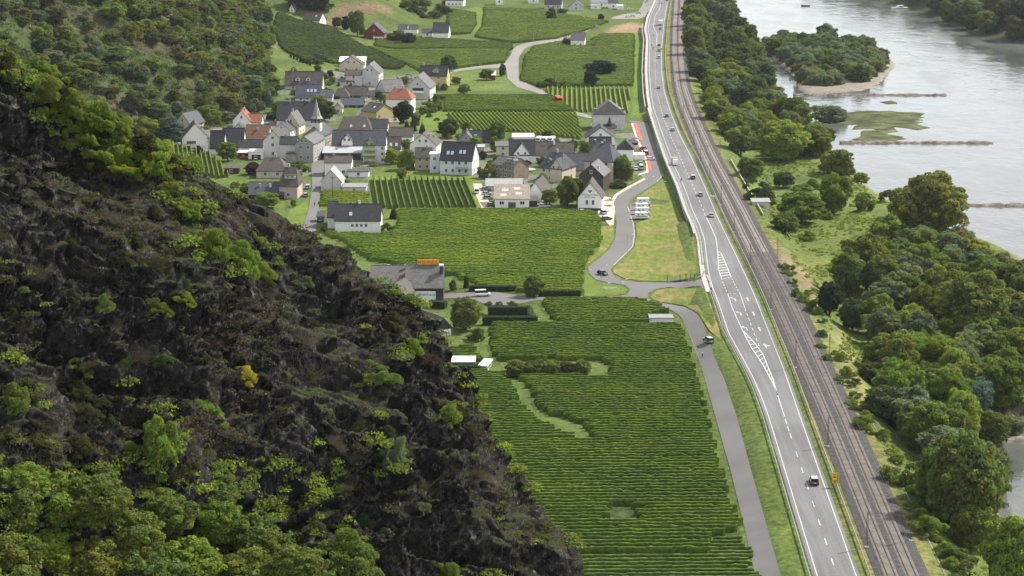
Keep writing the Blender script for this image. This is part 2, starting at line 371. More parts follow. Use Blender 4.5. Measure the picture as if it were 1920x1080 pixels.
def sheet(name, poly, mat, off=.1, cell=12, world=False, flat=None, kind='structure', label=None, densify=None):
    W = [np.array(q[:2]) for q in (poly if world else GP(poly))]
    pts = []; dn = densify or cell
    for i, a in enumerate(W):
        b = W[(i+1) % len(W)]; k = max(1, int(np.linalg.norm(b-a)/dn))
        for j in range(k): pts.append(a+(b-a)*j/k)
    nb = len(pts); A = np.array(pts); lo = A.min(0); hi = A.max(0)
    gx, gy = np.meshgrid(np.arange(lo[0], hi[0], cell), np.arange(lo[1], hi[1], cell)); Q = np.stack([gx.ravel(), gy.ravel()], 1)+rng.uniform(-.1, .1, (gx.size, 2))
    if len(Q): Q = Q[inside(Q, pts)]
    allp = [Vector(q) for q in pts]+[Vector(q) for q in Q]
    r = delaunay_2d_cdt(allp, [(i, (i+1) % nb) for i in range(nb)], [], 1, 1e-4)
    V = np.array([[q[0], q[1]] for q in r[0]]); Z = (H(V[:, 0], V[:, 1]) if flat is None else np.full(len(V), flat))+off
    fs = [f for f in r[2]]
    if not len(fs): return None
    Fc = np.array(fs); a, b, c = V[Fc[:, 0]], V[Fc[:, 1]], V[Fc[:, 2]]
    cr_ = (b[:, 0]-a[:, 0])*(c[:, 1]-a[:, 1])-(b[:, 1]-a[:, 1])*(c[:, 0]-a[:, 0])
    Fc[cr_ < 0] = Fc[cr_ < 0][:, ::-1]
    o = np_mesh(name, np.column_stack([V, Z]), Fc, mat, smooth=True)
    if kind: o['kind'] = kind
    if label: o['label'] = label
    return o
def resample(P, step):
    P = np.asarray(P, float); s = np.concatenate([[0], np.cumsum(np.linalg.norm(np.diff(P[:, :2], axis=0), axis=1))])
    n_ = max(2, int(s[-1]/step)+1); t = np.linspace(0, s[-1], n_)
    return np.stack([np.interp(t, s, P[:, i]) for i in range(P.shape[1])], 1), t
def spline(P, step=3):
    P = np.asarray(P, float); Q = []
    E = np.vstack([2*P[0]-P[1], P, 2*P[-1]-P[-2]])
    for i in range(1, len(E)-2):
        for t in np.linspace(0, 1, 8, endpoint=False):
            a, b, c, d = E[i-1], E[i], E[i+1], E[i+2]
            Q.append(.5*((2*b)+(-a+c)*t+(2*a-5*b+4*c-d)*t*t+(-a+3*b-3*c+d)*t**3))
    Q.append(P[-1]); return resample(np.array(Q), step)[0]
def path_box(mb, P, w_, z0, z1, mi=0, zbase=None):
    """band of width w_ along path P (x,y,z) from z0 to z1 above it"""
    P = np.asarray(P, float); n_ = len(P); T = np.gradient(P[:, :2], axis=0); T /= np.linalg.norm(T, axis=1)[:, None]+1e-9
    N = np.stack([-T[:, 1], T[:, 0]], 1)*w_/2
    vs = []
    for i in range(n_):
        for sgn, z in ((1, z0), (1, z1), (-1, z1), (-1, z0)):
            vs.append((P[i, 0]+sgn*N[i, 0], P[i, 1]+sgn*N[i, 1], P[i, 2]+z))
    fs = []
    for i in range(n_-1):
        a = 4*i; b = 4*(i+1); fs += [(a, a+1, b+1, b), (a+1, a+2, b+2, b+1), (a+2, a+3, b+3, b+2), (a+3, a, b, b+3)]
    fs += [(0, 3, 2, 1), (4*n_-4, 4*n_-3, 4*n_-2, 4*n_-1)]
    mb.add(vs, fs, mi)
def flat_strip(mb, P, w_, z, mi=0):
    P = np.asarray(P, float); T = np.gradient(P[:, :2], axis=0); T /= np.linalg.norm(T, axis=1)[:, None]+1e-9
    N = np.stack([-T[:, 1], T[:, 0]], 1)*w_/2; vs = []
    for i in range(len(P)): vs += [(P[i, 0]-N[i, 0], P[i, 1]-N[i, 1], P[i, 2]+z), (P[i, 0]+N[i, 0], P[i, 1]+N[i, 1], P[i, 2]+z)]
    mb.add(vs, [(2*i, 2*i+2, 2*i+3, 2*i+1)[::1] for i in range(len(P)-1)], mi)
def drape(P): P = np.asarray(P)[:, :2]; return np.column_stack([P, H(P[:, 0], P[:, 1])])
# ------------------------------------------------------------------ ground
HAZE = .000022
def terrain():
    xs = np.unique(np.concatenate([np.arange(-3000, -500, 250), np.arange(-500, -260, 8), np.arange(-260, 300, 2.5), np.arange(300, 620, 8), np.arange(620, 3700, 250)]))
    ys = np.unique(np.concatenate([np.arange(-400, 330, 30), np.arange(330, 2100, 3.5), np.arange(2100, 2600, 20), np.arange(2600, 6400, 300)]))
    X, Y = np.meshgrid(xs, ys); Z = H(X, Y)
    nx = len(xs); ny = len(ys); V = np.stack([X.ravel(), Y.ravel(), Z.ravel()], 1)
    i, j = np.meshgrid(np.arange(nx-1), np.arange(ny-1)); a = (j*nx+i).ravel()
    Fc = np.stack([a, a+1, a+1+nx, a+nx], 1)
    # natural cover by place: meadow, hill scrub, river margin, verge
    x = X.ravel(); y = Y.ravel(); z = Z.ravel()
    grass = np.array([.080, .112, .032]); n1 = fbm(x/40, y/40, 5, 4)[:, None]; n2 = fbm(x/9, y/9, 9, 3)[:, None]
    C = grass*(.6+.9*n1)*(.75+.5*n2)
    gy_, gx_ = np.gradient(Z, ys, xs); sl = np.hypot(gx_, gy_).ravel()[:, None]
    x0 = np.interp(y, HB_Y, HB_X)
    hill = sst(0, 14, x0-x)[:, None]
    rock = sst(.46, .62, fbm(x/45, y/22, 31, 4))[:, None]*sst(.25, .6, sl)
    scrub = np.array([.042, .060, .022])*(.5+n2)*(1-rock)+np.array([.065, .060, .038])*(.5+.9*n2)*rock
    C = C*(1-hill)+scrub*hill
    riv = sst(0, 6, x-(XC('T2', y)+6))[:, None]
    C = C*(1-riv)+(np.array([.10, .135, .038])*(.45+1.0*n1)*(.6+.8*n2))*riv
    ds = (XC('S', y)-x)[:, None]
    sh = (1-sst(3, 9, ds))*riv; C = C*(1-sh)+np.array([.20, .17, .13])*(.7+.6*n2)*sh
    fb = (sst(-12, -4, x-np.interp(y, _FY, _FX, left=4000)))[:, None]; C = C*(1-fb)+np.array([.045, .055, .03])*(.7+.6*n2)*fb
    mid = (sst(0, 1, x-(XC('R', y)+1.5))*(1-sst(0, 1, x-(XC('T2', y)+5))))[:, None]
    C = C*(1-mid)+np.array([.15, .15, .055])*(.5+.5*n1+.5*n2)*mid
    def patch(poly, col, soft=2.0, amt=1.0):
        nonlocal C
        Wp = [np.array(q[:2]) for q in GP(poly)]; k = np.stack([x+soft*3*(fbm(x/9, y/9, 61, 2)-.5), y+soft*5*(fbm(x/9, y/9, 67, 2)-.5)], 1)
        acc = 0
        for ox, oy in ((0, 0), (soft, 0), (-soft, 0), (0, soft*1.5), (0, -soft*1.5)): acc = acc+inside(k+np.array([ox, oy]), Wp)*.2
        acc = (acc*amt)[:, None]; C = C*(1-acc)+np.array(col)*(.75+.5*n2)*(.8+.4*n1)*acc
    patch([(1400, 345), (1450, 350), (1560, 380), (1640, 400), (1600, 470), (1540, 500), (1500, 490), (1440, 440), (1410, 395)], (.10, .13, .034))
    patch([(1470, 470), (1560, 480), (1560, 560), (1530, 560), (1490, 510)], (.13, .15, .045))
    patch([(1540, 628), (1590, 640), (1620, 650), (1605, 680), (1625, 730), (1650, 800), (1620, 770), (1580, 690)], (.14, .17, .05))
    patch([(1440, 452), (1452, 445), (1485, 480), (1524, 530), (1548, 582), (1535, 592), (1505, 545), (1468, 500)], (.20, .17, .095), 1.0)
    patch([(1560, 610), (1575, 612), (1600, 680), (1640, 780), (1625, 790), (1590, 720)], (.20, .19, .09), 1.0)
    patch([(1330, 560), (1350, 600), (1372, 650), (1395, 700), (1412, 740), (1520, 1100), (1480, 1100), (1440, 960), (1395, 800), (1350, 680), (1325, 610)], (.085, .115, .030), 1)
    patch([(615, 25), (640, 8), (690, 5), (740, 18), (738, 28), (700, 25), (660, 35), (628, 55), (606, 45)], (.145, .11, .07))
    patch([(505, 55), (522, 52), (517, 75), (510, 95), (496, 105), (490, 95)], (.22, .16, .11))
    patch([(1130, 64), (1150, 50), (1180, 42), (1205, 44), (1208, 60), (1195, 66)], (.25, .18, .11))
    patch([(1204, 70), (1212, 60), (1213, 140), (1217, 190), (1221, 215), (1208, 222), (1205, 150)], (.24, .18, .10), 1)
    patch([(1188, 62), (1206, 62), (1204, 120), (1205, 190), (1207, 222), (1182, 222), (1184, 160), (1188, 110)], (.11, .17, .035), 1)
    patch([(530, 120), (640, 120), (760, 150), (950, 100), (960, 160), (850, 190), (700, 230), (480, 240), (500, 200)], (.11, .15, .04), 3, .8)
    m, n, p = new_mat('ground_cover')
    at = n.nodes.new('ShaderNodeAttribute'); at.attribute_name = 'cv'
    o = mul(n, at.outputs['Color'], ramp2(n, noise(n, .6, 5, 'World', None, .65), (.6, .6, .6), (1.4, 1.4, 1.3), .35, .65))
    n.links.new(o, p.inputs['Base Color']); p.inputs['Roughness'].default_value = .95
    bump(n, p, noise(n, .8, 5, 'World'), .6, .5)
    o = np_mesh('ground', V, Fc, m, smooth=True, cols=C); o['kind'] = 'structure'
terrain()
# river
def water():
    m, n, p = new_mat('river_water')
    p.inputs['Base Color'].default_value = (.045, .055, .04, 1); p.inputs['Roughness'].default_value = .06; p.inputs['IOR'].default_value = 1.33
    p.inputs['Specular IOR Level'].default_value = .5
    f1 = noise(n, .55, 5, 'World', (.8, .45, 1)); f2 = noise(n, .03, 6, 'World', (1, .45, 1), .62); f3 = noise(n, .11, 5, 'World', (.6, .5, 1), .6)
    n.links.new(ramp2(n, f2, (.07, .078, .07), (.13, .135, .125), .35, .65), p.inputs['Base Color'])
    prev = None
    for f_, s_, d_ in ((f1, .28, .22), (f3, .45, .75), (f2, .4, 1.6)):
        b1 = n.nodes.new('ShaderNodeBump'); b1.inputs['Strength'].default_value = s_; b1.inputs['Distance'].default_value = d_; n.links.new(f_, b1.inputs['Height'])
        if prev: n.links.new(prev, b1.inputs['Normal'])
        prev = b1.outputs[0]
    n.links.new(prev, p.inputs['Normal'])
    r = n.nodes.new('ShaderNodeMapRange'); r.inputs['From Min'].default_value = .4; r.inputs['From Max'].default_value = .62; r.inputs['To Min'].default_value = .03; r.inputs['To Max'].default_value = .2; n.links.new(f2, r.inputs['Value']); n.links.new(r.outputs[0], p.inputs['Roughness'])
    v = [(20, 200, WZ), (1500, 200, WZ), (1500, 5800, WZ), (20, 5800, WZ)]
    mb = MB(); mb.add(v, [(0, 1, 2, 3)]); tag(mb.build('river', m), kind='structure')
water()
# ------------------------------------------------------------------ rock spur in front
NS = np.array([.55, -.45, .7]); NS /= np.linalg.norm(NS)
_c = np.array([0, 0, CH])
def pd(px, py): return FW*F+RT*(px-960)-UP*(py-540)
_A = pd(1098, 1080)/F*185+_c
E1 = np.cross(np.array([0, 0, 1.]), NS); E1 /= np.linalg.norm(E1); E2 = np.cross(NS, E1)
if E1[0] < 0: E1 = -E1
if E2[2] < 0: E2 = -E2
E1, E2 = .431*E1-.902*E2, .902*E1+.431*E2
def onplane(px, py):
    d = pd(px, py); t = NS@(_A-_c)/(NS@d); return _c+d*t
def ab(P): q = P-_A; return q@E1, q@E2
RIDGE = [(-900, -560), (-500, -260), (-260, -100), (-100, 0), (0, 72), (60, 118), (120, 160), (200, 205), (260, 243), (330, 296), (420, 350), (500, 396), (560, 437), (625, 462), (700, 528), (760, 563), (812, 625), (838, 690), (885, 734), (903, 790), (950, 858), (1000, 928), (1045, 998), (1088, 1046), (1102, 1090), (1130, 1180), (1200, 1330), (1300, 1500)]
_R = np.array([ab(onplane(*q)) for q in RIDGE]); _o = np.argsort(_R[:, 0]); _R = _R[_o]
ROCKLINE = [(-500, -100), (-100, 90), (0, 160), (35, 185), (60, 240), (130, 290), (200, 300), (260, 270), (330, 300), (430, 358), (520, 410), (560, 438), (625, 464), (700, 530), (760, 565), (815, 626), (840, 690), (905, 790), (1000, 928), (1090, 1046), (1130, 1200), (1300, 1600)]
def spur_disp(a, b):
    """height of the rock relief above the mean slope"""
    u = a*.82+b*.57; v = -a*.57+b*.82                      # strata run diagonally
    u = u+3*(fbm(a/8, b/8, 91, 3)-.5)*2; v = v+3*(fbm(a/8, b/8, 95, 3)-.5)*2
    r1 = 1-np.abs(2*fbm(u/24, v/11, 40, 3)-1)
    r2 = 1-np.abs(2*fbm(u/8+3, v/3.2, 50, 5)-1)
    r3 = 1-np.abs(2*fbm(u/2.2, v/1.0, 57, 4)-1)
    wv, wg, we = worley(u/4.2, v/1.5, 61)
    w2, wg2, we2 = worley(u/1.7, v/.6, 71)
    w3, wg3, we3 = worley(u/.55, v/.36, 81)
    rocky = sst(.40, .62, fbm(a/10, b/10, 133, 4))
    big = 6.0*(r1-.55)+5*(fbm(a/40, b/40, 33, 2)-.5)+1.9*(r2-.6)
    return big+(.25+.75*rocky)*(1.9*(wv-.5)+1.6*wg+1.0*(w2-.5)+.9*wg2+.42*(w3-.5)+.35*wg3)+.55*(r3-.6)
def spur_pt(a, b, off=0):
    a = np.atleast_1d(np.asarray(a, float)); b = np.atleast_1d(np.asarray(b, float))
    rb = np.interp(a, _R[:, 0], _R[:, 1]); fade = .45+.55*sst(0, 9, rb-b)
    g = spur_disp(a, b)*fade+off
    return _A+a[:, None]*E1+b[:, None]*E2+g[:, None]*NS
def spur():
    a0, a1 = _R[0, 0]+4, _R[-1, 0]-4
    st = .165
    A_ = np.arange(a0, a1, st); bmin = -64
    nb = 400; na = len(A_)
    rb = np.interp(A_, _R[:, 0], _R[:, 1])
    T = np.linspace(0, 1, nb)**1.0
    Bm = rb[None, :]-(rb[None, :]-bmin)*T[:, None]; Am = np.repeat(A_[None, :], nb, 0)
    P = spur_pt(Am.ravel(), Bm.ravel()).reshape(nb, na, 3)
    # behind the crest: falls away down to the valley floor
    back = []
    for s_ in (1.2, 3, 6, 11, 20, 34, 55, 85, 120):
        q = P[0]+np.array([-.72*s_, .4*s_, -1.0*s_])
        q = q+(rng.uniform(-.1, .1, q.shape))*min(s_, 3); back.append(q)
    P = np.concatenate([np.array(back[::-1]), P]); nr = P.shape[0]
    V = P.reshape(-1, 3); i, j = np.meshgrid(np.arange(na-1), np.arange(nr-1)); q = (j*na+i).ravel()
    Fc = np.stack([q, q+na, q+na+1, q+1], 1)
    m, n, p = new_mat('slate_cliff')
    geo = n.nodes.new('ShaderNodeNewGeometry'); sep = n.nodes.new('ShaderNodeSeparateXYZ'); n.links.new(geo.outputs['True Normal'], sep.inputs[0])
    nz = sep.outputs['Z']
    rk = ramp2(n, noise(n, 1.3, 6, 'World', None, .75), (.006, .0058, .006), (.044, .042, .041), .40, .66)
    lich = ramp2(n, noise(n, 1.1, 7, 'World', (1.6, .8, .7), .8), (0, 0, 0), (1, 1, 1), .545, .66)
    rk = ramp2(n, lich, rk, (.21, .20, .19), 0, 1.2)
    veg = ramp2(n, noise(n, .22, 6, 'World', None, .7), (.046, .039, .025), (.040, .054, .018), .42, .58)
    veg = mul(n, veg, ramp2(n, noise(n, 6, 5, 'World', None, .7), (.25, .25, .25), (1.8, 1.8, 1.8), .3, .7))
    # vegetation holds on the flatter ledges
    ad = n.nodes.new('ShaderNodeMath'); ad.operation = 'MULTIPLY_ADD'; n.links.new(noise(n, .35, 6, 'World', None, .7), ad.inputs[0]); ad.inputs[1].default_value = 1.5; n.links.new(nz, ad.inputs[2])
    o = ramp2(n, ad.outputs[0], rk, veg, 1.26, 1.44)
    n.links.new(o, p.inputs['Base Color']); p.inputs['Roughness'].default_value = .8
    bump(n, p, noise(n, 6, 7, 'World', None, .75), 1.0, .25)
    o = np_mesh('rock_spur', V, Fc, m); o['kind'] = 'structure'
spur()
# ------------------------------------------------------------------ roads
def line_w(name, z, y0=330, y1=3200, step=3, dx=0):
    y = np.arange(y0, y1, step); return np.column_stack([XC(name, y)+dx, y, np.full(len(y), z)])
YN, YF = 345, 2300
def band(name, lf, rt, dl, dr, z, mat, step=4, **k):
    y = np.arange(YN, YF, step); a = XC(lf, y)+dl; b = XC(rt, y)+dr; n_ = len(y)
    V = np.concatenate([np.column_stack([a, y, np.full(n_, z)]), np.column_stack([b, y, np.full(n_, z)])])
    i = np.arange(n_-1); Fc = np.stack([i, i+n_, i+n_+1, i+1], 1)
    o = np_mesh(name, V, Fc, mat, smooth=True); o['kind'] = 'structure'; return o
ZR = YR+.14
band('main_road', 'L', 'R', -.9, .8, ZR, M['asphalt'])
mk = MB()
for nm, dx in (('L', 0), ('R', 0)):
    flat_strip(mk, line_w(nm, ZR, YN, YF), .19, .02)
def pxline(pts, z): q = on_z([a for a, b in pts], [b for a, b in pts], z); return np.column_stack([q, np.full(len(q), z)])
def paint(pts, w_=.15, dash=None, mb=mk, z=ZR, zz=.022):
    P, t = resample(pxline(pts, z) if z is not None else drape(GP(pts)), .5)
    if dash is None: flat_strip(mb, resample(P, 4)[0], w_, zz); return
    L_, per = dash; n_ = int(per/.5); k = max(1, int(L_/.5))
    for i in range(0, len(P)-k, n_): flat_strip(mb, P[[i, i+k]], w_, zz)
CEN = [(1243, -40), (1243, 0), (1240, 33), (1238, 42)]
paint([(1231, 84), (1229, 96), (1228, 125), (1230, 167), (1235.5, 188), (1244, 221), (1259.5, 259), (1275.8, 296), (1290.4, 329.5), (1306.8, 366), (1319.6, 396), (1323, 406)], .2, (4.5, 9))
# ghost island far end
paint([(1231, 84), (1232, 64), (1225, 50), (1228, 30), (1236, 18), (1241, 0)], .25)
paint([(1324, 407), (1333, 425), (1342.5, 447), (1345.8, 473), (1347, 505), (1353.5, 523.7)], .25)
paint([(1345.8, 471), (1350.5, 471), (1361, 495), (1370.8, 519.6)], .3)
def hatch(A, B, n_, w_=.55):
    PA = resample(pxline(A, ZR), .25)[0]; PB = resample(pxline(B, ZR), .25)[0]
    for i in range(1, n_):
        a = PA[int(i/n_*(len(PA)-1))]; b = PB[int(i/n_*(len(PB)-1))]
        T = Vector((PA[min(len(PA)-1, int(i/n_*(len(PA)-1))+4)]-a)).normalized()*w_/2; a = Vector(a); b = Vector(b)
        mk.add([a-T, b-T, b+T, a+T], [(0, 1, 2, 3)])
    for q in mk.v[-1:]: pass
nv0 = len(mk.v)
hatch([(1347, 474), (1347, 500), (1353.5, 523)], [(1351, 474), (1361, 495), (1370.8, 520)], 10, .95)
paint([(1353.5, 523.7), (1362, 525), (1370.8, 519.6)], .3)
hatch([(1392.5, 620), (1409, 652), (1430, 683), (1451, 722)], [(1393.5, 620), (1415, 643), (1430.5, 664), (1450, 712)], 14, .5)
for i in range(nv0, len(mk.v)):
    if abs(mk.v[i][2]-ZR) < .001: mk.v[i] = (mk.v[i][0], mk.v[i][1], ZR+.021)
paint([(1392.5, 620), (1409, 652), (1430, 683), (1451, 722), (1458, 741)], .25)
paint([(1393, 620), (1415, 643), (1430.5, 664), (1449, 710), (1458, 741)], .25)
paint([(1355, 528), (1362, 546), (1364.6, 551)], .2, (2, 4))
paint([(1372, 522), (1380, 538), (1387.5, 551)], .2, (2, 4))
paint([(1364.6, 551), (1387.5, 551)], .35, (1, 1.6))
paint([(1364.6, 551), (1374, 580), (1384, 602), (1392.5, 620)], .2)
paint([(1387.5, 551), (1397, 578)], .2)
paint([(1397, 579), (1406, 603), (1413, 623), (1421, 643), (1428, 658)], .2, (3, 6))
paint([(1458, 741), (1471, 781)], .2)
paint([(1472.3, 786), (1477, 801), (1486, 828)], .2, (4, 6))
paint([(1492.5, 847), (1504, 881), (1513.6, 911), (1523.7, 941), (1534.4, 974), (1545.6, 1007), (1557.5, 1043), (1568.7, 1076), (1600, 1170)], .2, (4.2, 12))
paint([(1325.5, 516), (1332, 530), (1337, 543)], .5, (1.2, 2.2))
def arrow(px, py, turn, mb=mk):
    c = on_z(px, py, ZR); y = c[1]; x = c[0]; dx = XC('L', y+5)-XC('L', y-5); h = math.atan2(dx, 10)
    def T(a, b): return (x+a*math.cos(h)+b*math.sin(h), y-a*math.sin(h)+b*math.cos(h), ZR+.022)
    S = 1.4
    mb.add([T(-.12*S, -2.4), T(.12*S, -2.4), T(.12*S, .8), T(-.12*S, .8)], [(0, 1, 2, 3)])
    if 's' in turn: mb.add([T(-.45*S*.8, .8), T(.45*S*.8, .8), T(0, 2.6)], [(0, 1, 2)])
    if 'l' in turn: mb.add([T(-.12*S, .8), T(.12*S, .8), T(-.7, 2.1), T(-1.0, 1.6)], [(0, 1, 2, 3)]); mb.add([T(-.5, 2.9), T(-1.5, 1.8), T(-.75, .9)][::-1], [(2, 1, 0)][::1])
    if 'r' in turn: mb.add([T(.05, -.6), T(.7, -.2), T(.7, .2), T(.05, .1)], [(0, 1, 2, 3)]); mb.add([T(.7, -.7), T(1.5, 0), T(.7, .6)], [(0, 1, 2)])
for q in ((1378, 561, 'l'), (1402, 561, 's'), (1389, 588, 'l'), (1413, 588, 's'), (1400, 616, 'l'), (1424, 617, 's'), (1435, 648.5, 'sr')): arrow(*q)
tag(mk.build('road_markings', M['paint']), kind='structure')
# side roads
S1 = [(1100, 561), (1104, 548.5)]
sheet('junction_road', [(820, 560), (830, 552), (880, 549), (930, 548.5), (985, 556), (1040, 558), (1100, 558), (1162, 556), (1177, 552), (1181, 543), (1171, 535), (1142, 531), (1117, 525), (1103, 512), (1103, 502), (1121, 487), (1142, 469), (1153, 449), (1156, 418), (1152, 398), (1149, 379), (1156, 366), (1181, 350), (1200, 340), (1204, 330), (1196, 327), (1212, 323), (1213, 309), (1206, 286), (1195, 262), (1184, 233), (1180, 225.5), (1212, 230), (1219, 242), (1228, 262), (1239, 295), (1247, 313), (1245, 328), (1233, 342), (1212, 355), (1189, 370), (1178, 386), (1178, 393), (1188, 418), (1191, 440), (1187, 463), (1171, 481), (1150, 499), (1145, 507), (1152, 519), (1169, 526.5), (1200, 530), (1252, 531), (1290, 528.5), (1312, 525), (1323, 520), (1329, 524), (1338, 545), (1329, 543), (1300, 537.5), (1254, 539), (1229, 543), (1215, 551), (1215, 559), (1226, 566), (1262, 572), (1285, 577), (1305, 587), (1316, 602), (1326, 631), (1344, 681), (1359, 714), (1380, 777), (1411, 892), (1439, 991), (1464, 1080), (1500, 1210), (1440, 1210), (1416, 1080), (1398, 1000), (1370, 884), (1342, 785), (1330, 742), (1313, 683), (1297, 640), (1286, 616), (1281, 603), (1272, 590), (1254, 580), (1225, 570), (1193, 566), (1170, 563.5), (1100, 563.5), (1040, 563), (1005, 564), (960, 573), (915, 573), (880, 560)], M['asphalt2'], .14, 9, densify=5)
sheet('parking_bay', [(1180, 385), (1200, 374), (1216, 374), (1216, 411), (1187, 412), (1180, 400)], M['asphalt2'], .17, 20)
sheet('sidewalk', [(1150, 420), (1146, 395), (1145, 378), (1152, 366), (1176, 351), (1207, 335), (1211, 337), (1182, 352.5), (1158, 367), (1151, 379), (1153, 398)], M['paving'], .2, 20)
sheet('sidewalk', [(1183, 232), (1187, 232), (1197, 262), (1208, 285), (1215, 309), (1216, 324), (1197, 330), (1197, 327), (1211, 322), (1211.5, 309), (1204, 286), (1193, 263)], M['paving'], .2, 20)
for q in ([(1187.5, 232), (1193, 232), (1205.5, 264), (1199, 264)], [(1206, 276), (1211, 276), (1222, 320), (1215.5, 322), (1214, 309)]): sheet('red_parking_lane', q, M['redp'], .27, 20)
sheet('terrace_paving', [(1121, 404), (1122, 380), (1131, 369), (1146, 371), (1149, 400), (1151, 422), (1143, 424), (1133, 412)], M['paving'], .18, 20)
ml = MB()
paint([(1296, 614), (1308, 640), (1323.7, 654), (1338, 697.5), (1357, 741), (1370.6, 784), (1380, 814), (1402.5, 892), (1425, 988), (1427, 994)][2:], .12, None, ml, None, .17)
tag(ml.build('yellow_road_line', M['paint_y']), kind='structure')
ml = MB()
for pts in ([(1288, 616), (1299, 640), (1315, 683), (1332, 742), (1344, 785), (1372, 884), (1391, 950)], [(1177, 388), (1187, 418), (1190, 440), (1186, 463), (1150, 498.5)], [(1186, 234), (1226, 262)][:0] or [(1219, 243), (1228, 264), (1239, 297), (1246, 314), (1244, 328), (1232, 341)]):
    paint(pts, .3, None, ml, None, .165)
tag(ml.build('kerb_line', M['concrete']), kind='structure')
# local road of the upper village
sheet('village_road', [(1234, -15), (1226, 0), (1222, 14), (1210, 32), (1195, 36), (1146, 36), (1130, 44), (1098, 61), (1050, 77), (1000, 85), (983, 92), (973, 108), (972, 128), (973, 146), (990, 158), (1018, 170), (1043, 188), (1073, 208), (1100, 215), (1112, 222), (1102, 222), (1072, 214), (1040, 195), (1008, 175), (970, 164), (952, 148), (949, 128), (900, 129), (860, 134), (832, 143), (800, 149), (798, 146), (830, 139), (858, 130), (900, 124), (945, 120), (956, 106), (963, 91), (975, 84), (997, 79), (1050, 71), (1095, 56), (1143, 38), (1150, 32), (1170, 27), (1195, 24), (1203, 12), (1208, 0), (1210, -15)], M['asphalt3'], .16, 12, densify=8)
sheet('village_street', [(560, 445), (568, 428), (580, 387), (585, 353), (584, 308), (597, 290), (603, 270), (607, 250), (618, 250), (614, 275), (610, 297), (604, 337), (600, 373), (593, 427), (588, 450)], M['asphalt2'], .16, 12, densify=8)
sheet('village_yard', [(470, 300), (400, 288), (330, 270), (340, 235), (450, 225), (530, 150), (620, 130), (840, 140), (830, 190), (770, 240), (830, 245), (930, 262), (1100, 258), (1110, 225), (1180, 225), (1195, 260), (1212, 320), (1180, 345), (1125, 395), (1000, 392), (985, 380), (925, 395), (893, 375), (890, 330), (820, 325), (700, 310), (690, 360), (605, 362), (612, 300), (582, 300), (583, 350), (560, 400), (535, 395), (530, 330)], M['yard'], .08, 14, densify=10)
sheet('farm_track', [(887, 345), (903, 345), (912, 370), (925, 391), (903, 391), (890, 360)], M['paving'], .16, 20)
# kerb strip / cycle lane beside the main road
y = np.arange(640, 1700, 4); P = np.column_stack([XC('L', y)-1.9, y, np.full(len(y), ZR-.02)]); mb = MB(); path_box(mb, P, 1.5, -.3, .1)
tag(mb.build('cycle_path', M['concrete']), kind='structure')
# ------------------------------------------------------------------ field grounds
LAWN = dict(
 lawn=[(905, 610), (925, 610), (935, 680), (950, 700), (985, 720), (1000, 745), (1010, 775), (1060, 790), (1095, 800), (1115, 835), (1085, 832), (1040, 815), (1000, 790), (965, 740), (925, 705), (895, 690)],)
sheet('grass_path', LAWN['lawn'], M['lawn2'], .12, 15)
sheet('garden_lawn', [(690, 330), (760, 318), (823, 327), (890, 330), (905, 345), (888, 350), (905, 395), (745, 395), (740, 380), (690, 345)], M['lawn'], .13, 15)
sheet('garden_lawn', [(760, 205), (820, 200), (850, 212), (850, 245), (800, 250), (760, 240)], M['lawn'], .13, 15)
sheet('garden_lawn', [(545, 395), (575, 375), (578, 392), (566, 430), (552, 440), (530, 420)], M['lawn'], .13, 15)
sheet('meadow', [(1192, 420), (1217, 410), (1219, 384), (1250, 384), (1262, 372), (1300, 440), (1306, 480), (1305, 515), (1290, 524), (1252, 528), (1200, 527), (1170, 522), (1150, 513), (1150, 503), (1175, 484), (1190, 464), (1194, 440)], M['meadow'], .15, 12)
sheet('meadow', [(1192, 372), (1213, 357), (1236, 342), (1248, 330), (1256, 360), (1262, 378), (1216, 373)], M['meadow'], .13, 15)
sheet('meadow', [(1099, 505), (1104, 515), (1118, 527), (1142, 533), (1168, 536), (1175, 543), (1172, 551), (1150, 555), (1095, 556), (1093, 540)], M['lawn'], .13, 15)
sheet('meadow', [(1125, 425), (1143, 425), (1150, 420), (1151, 448), (1138, 468), (1104, 495), (1097, 497), (1122, 470)], M['meadow'], .13, 15)
sheet('meadow', [(1220, 556), (1232, 545), (1255, 541), (1300, 541), (1325, 546), (1345, 590), (1352, 640), (1330, 620), (1310, 588), (1285, 574), (1240, 567), (1222, 562)], M['meadow'], .13, 12)
sheet('garden_lawn', [(838, 10), (868, 18), (900, 12), (905, 20), (912, 45), (898, 60), (885, 60), (895, 45), (892, 25), (850, 22)], M['lawn'], .15, 15)
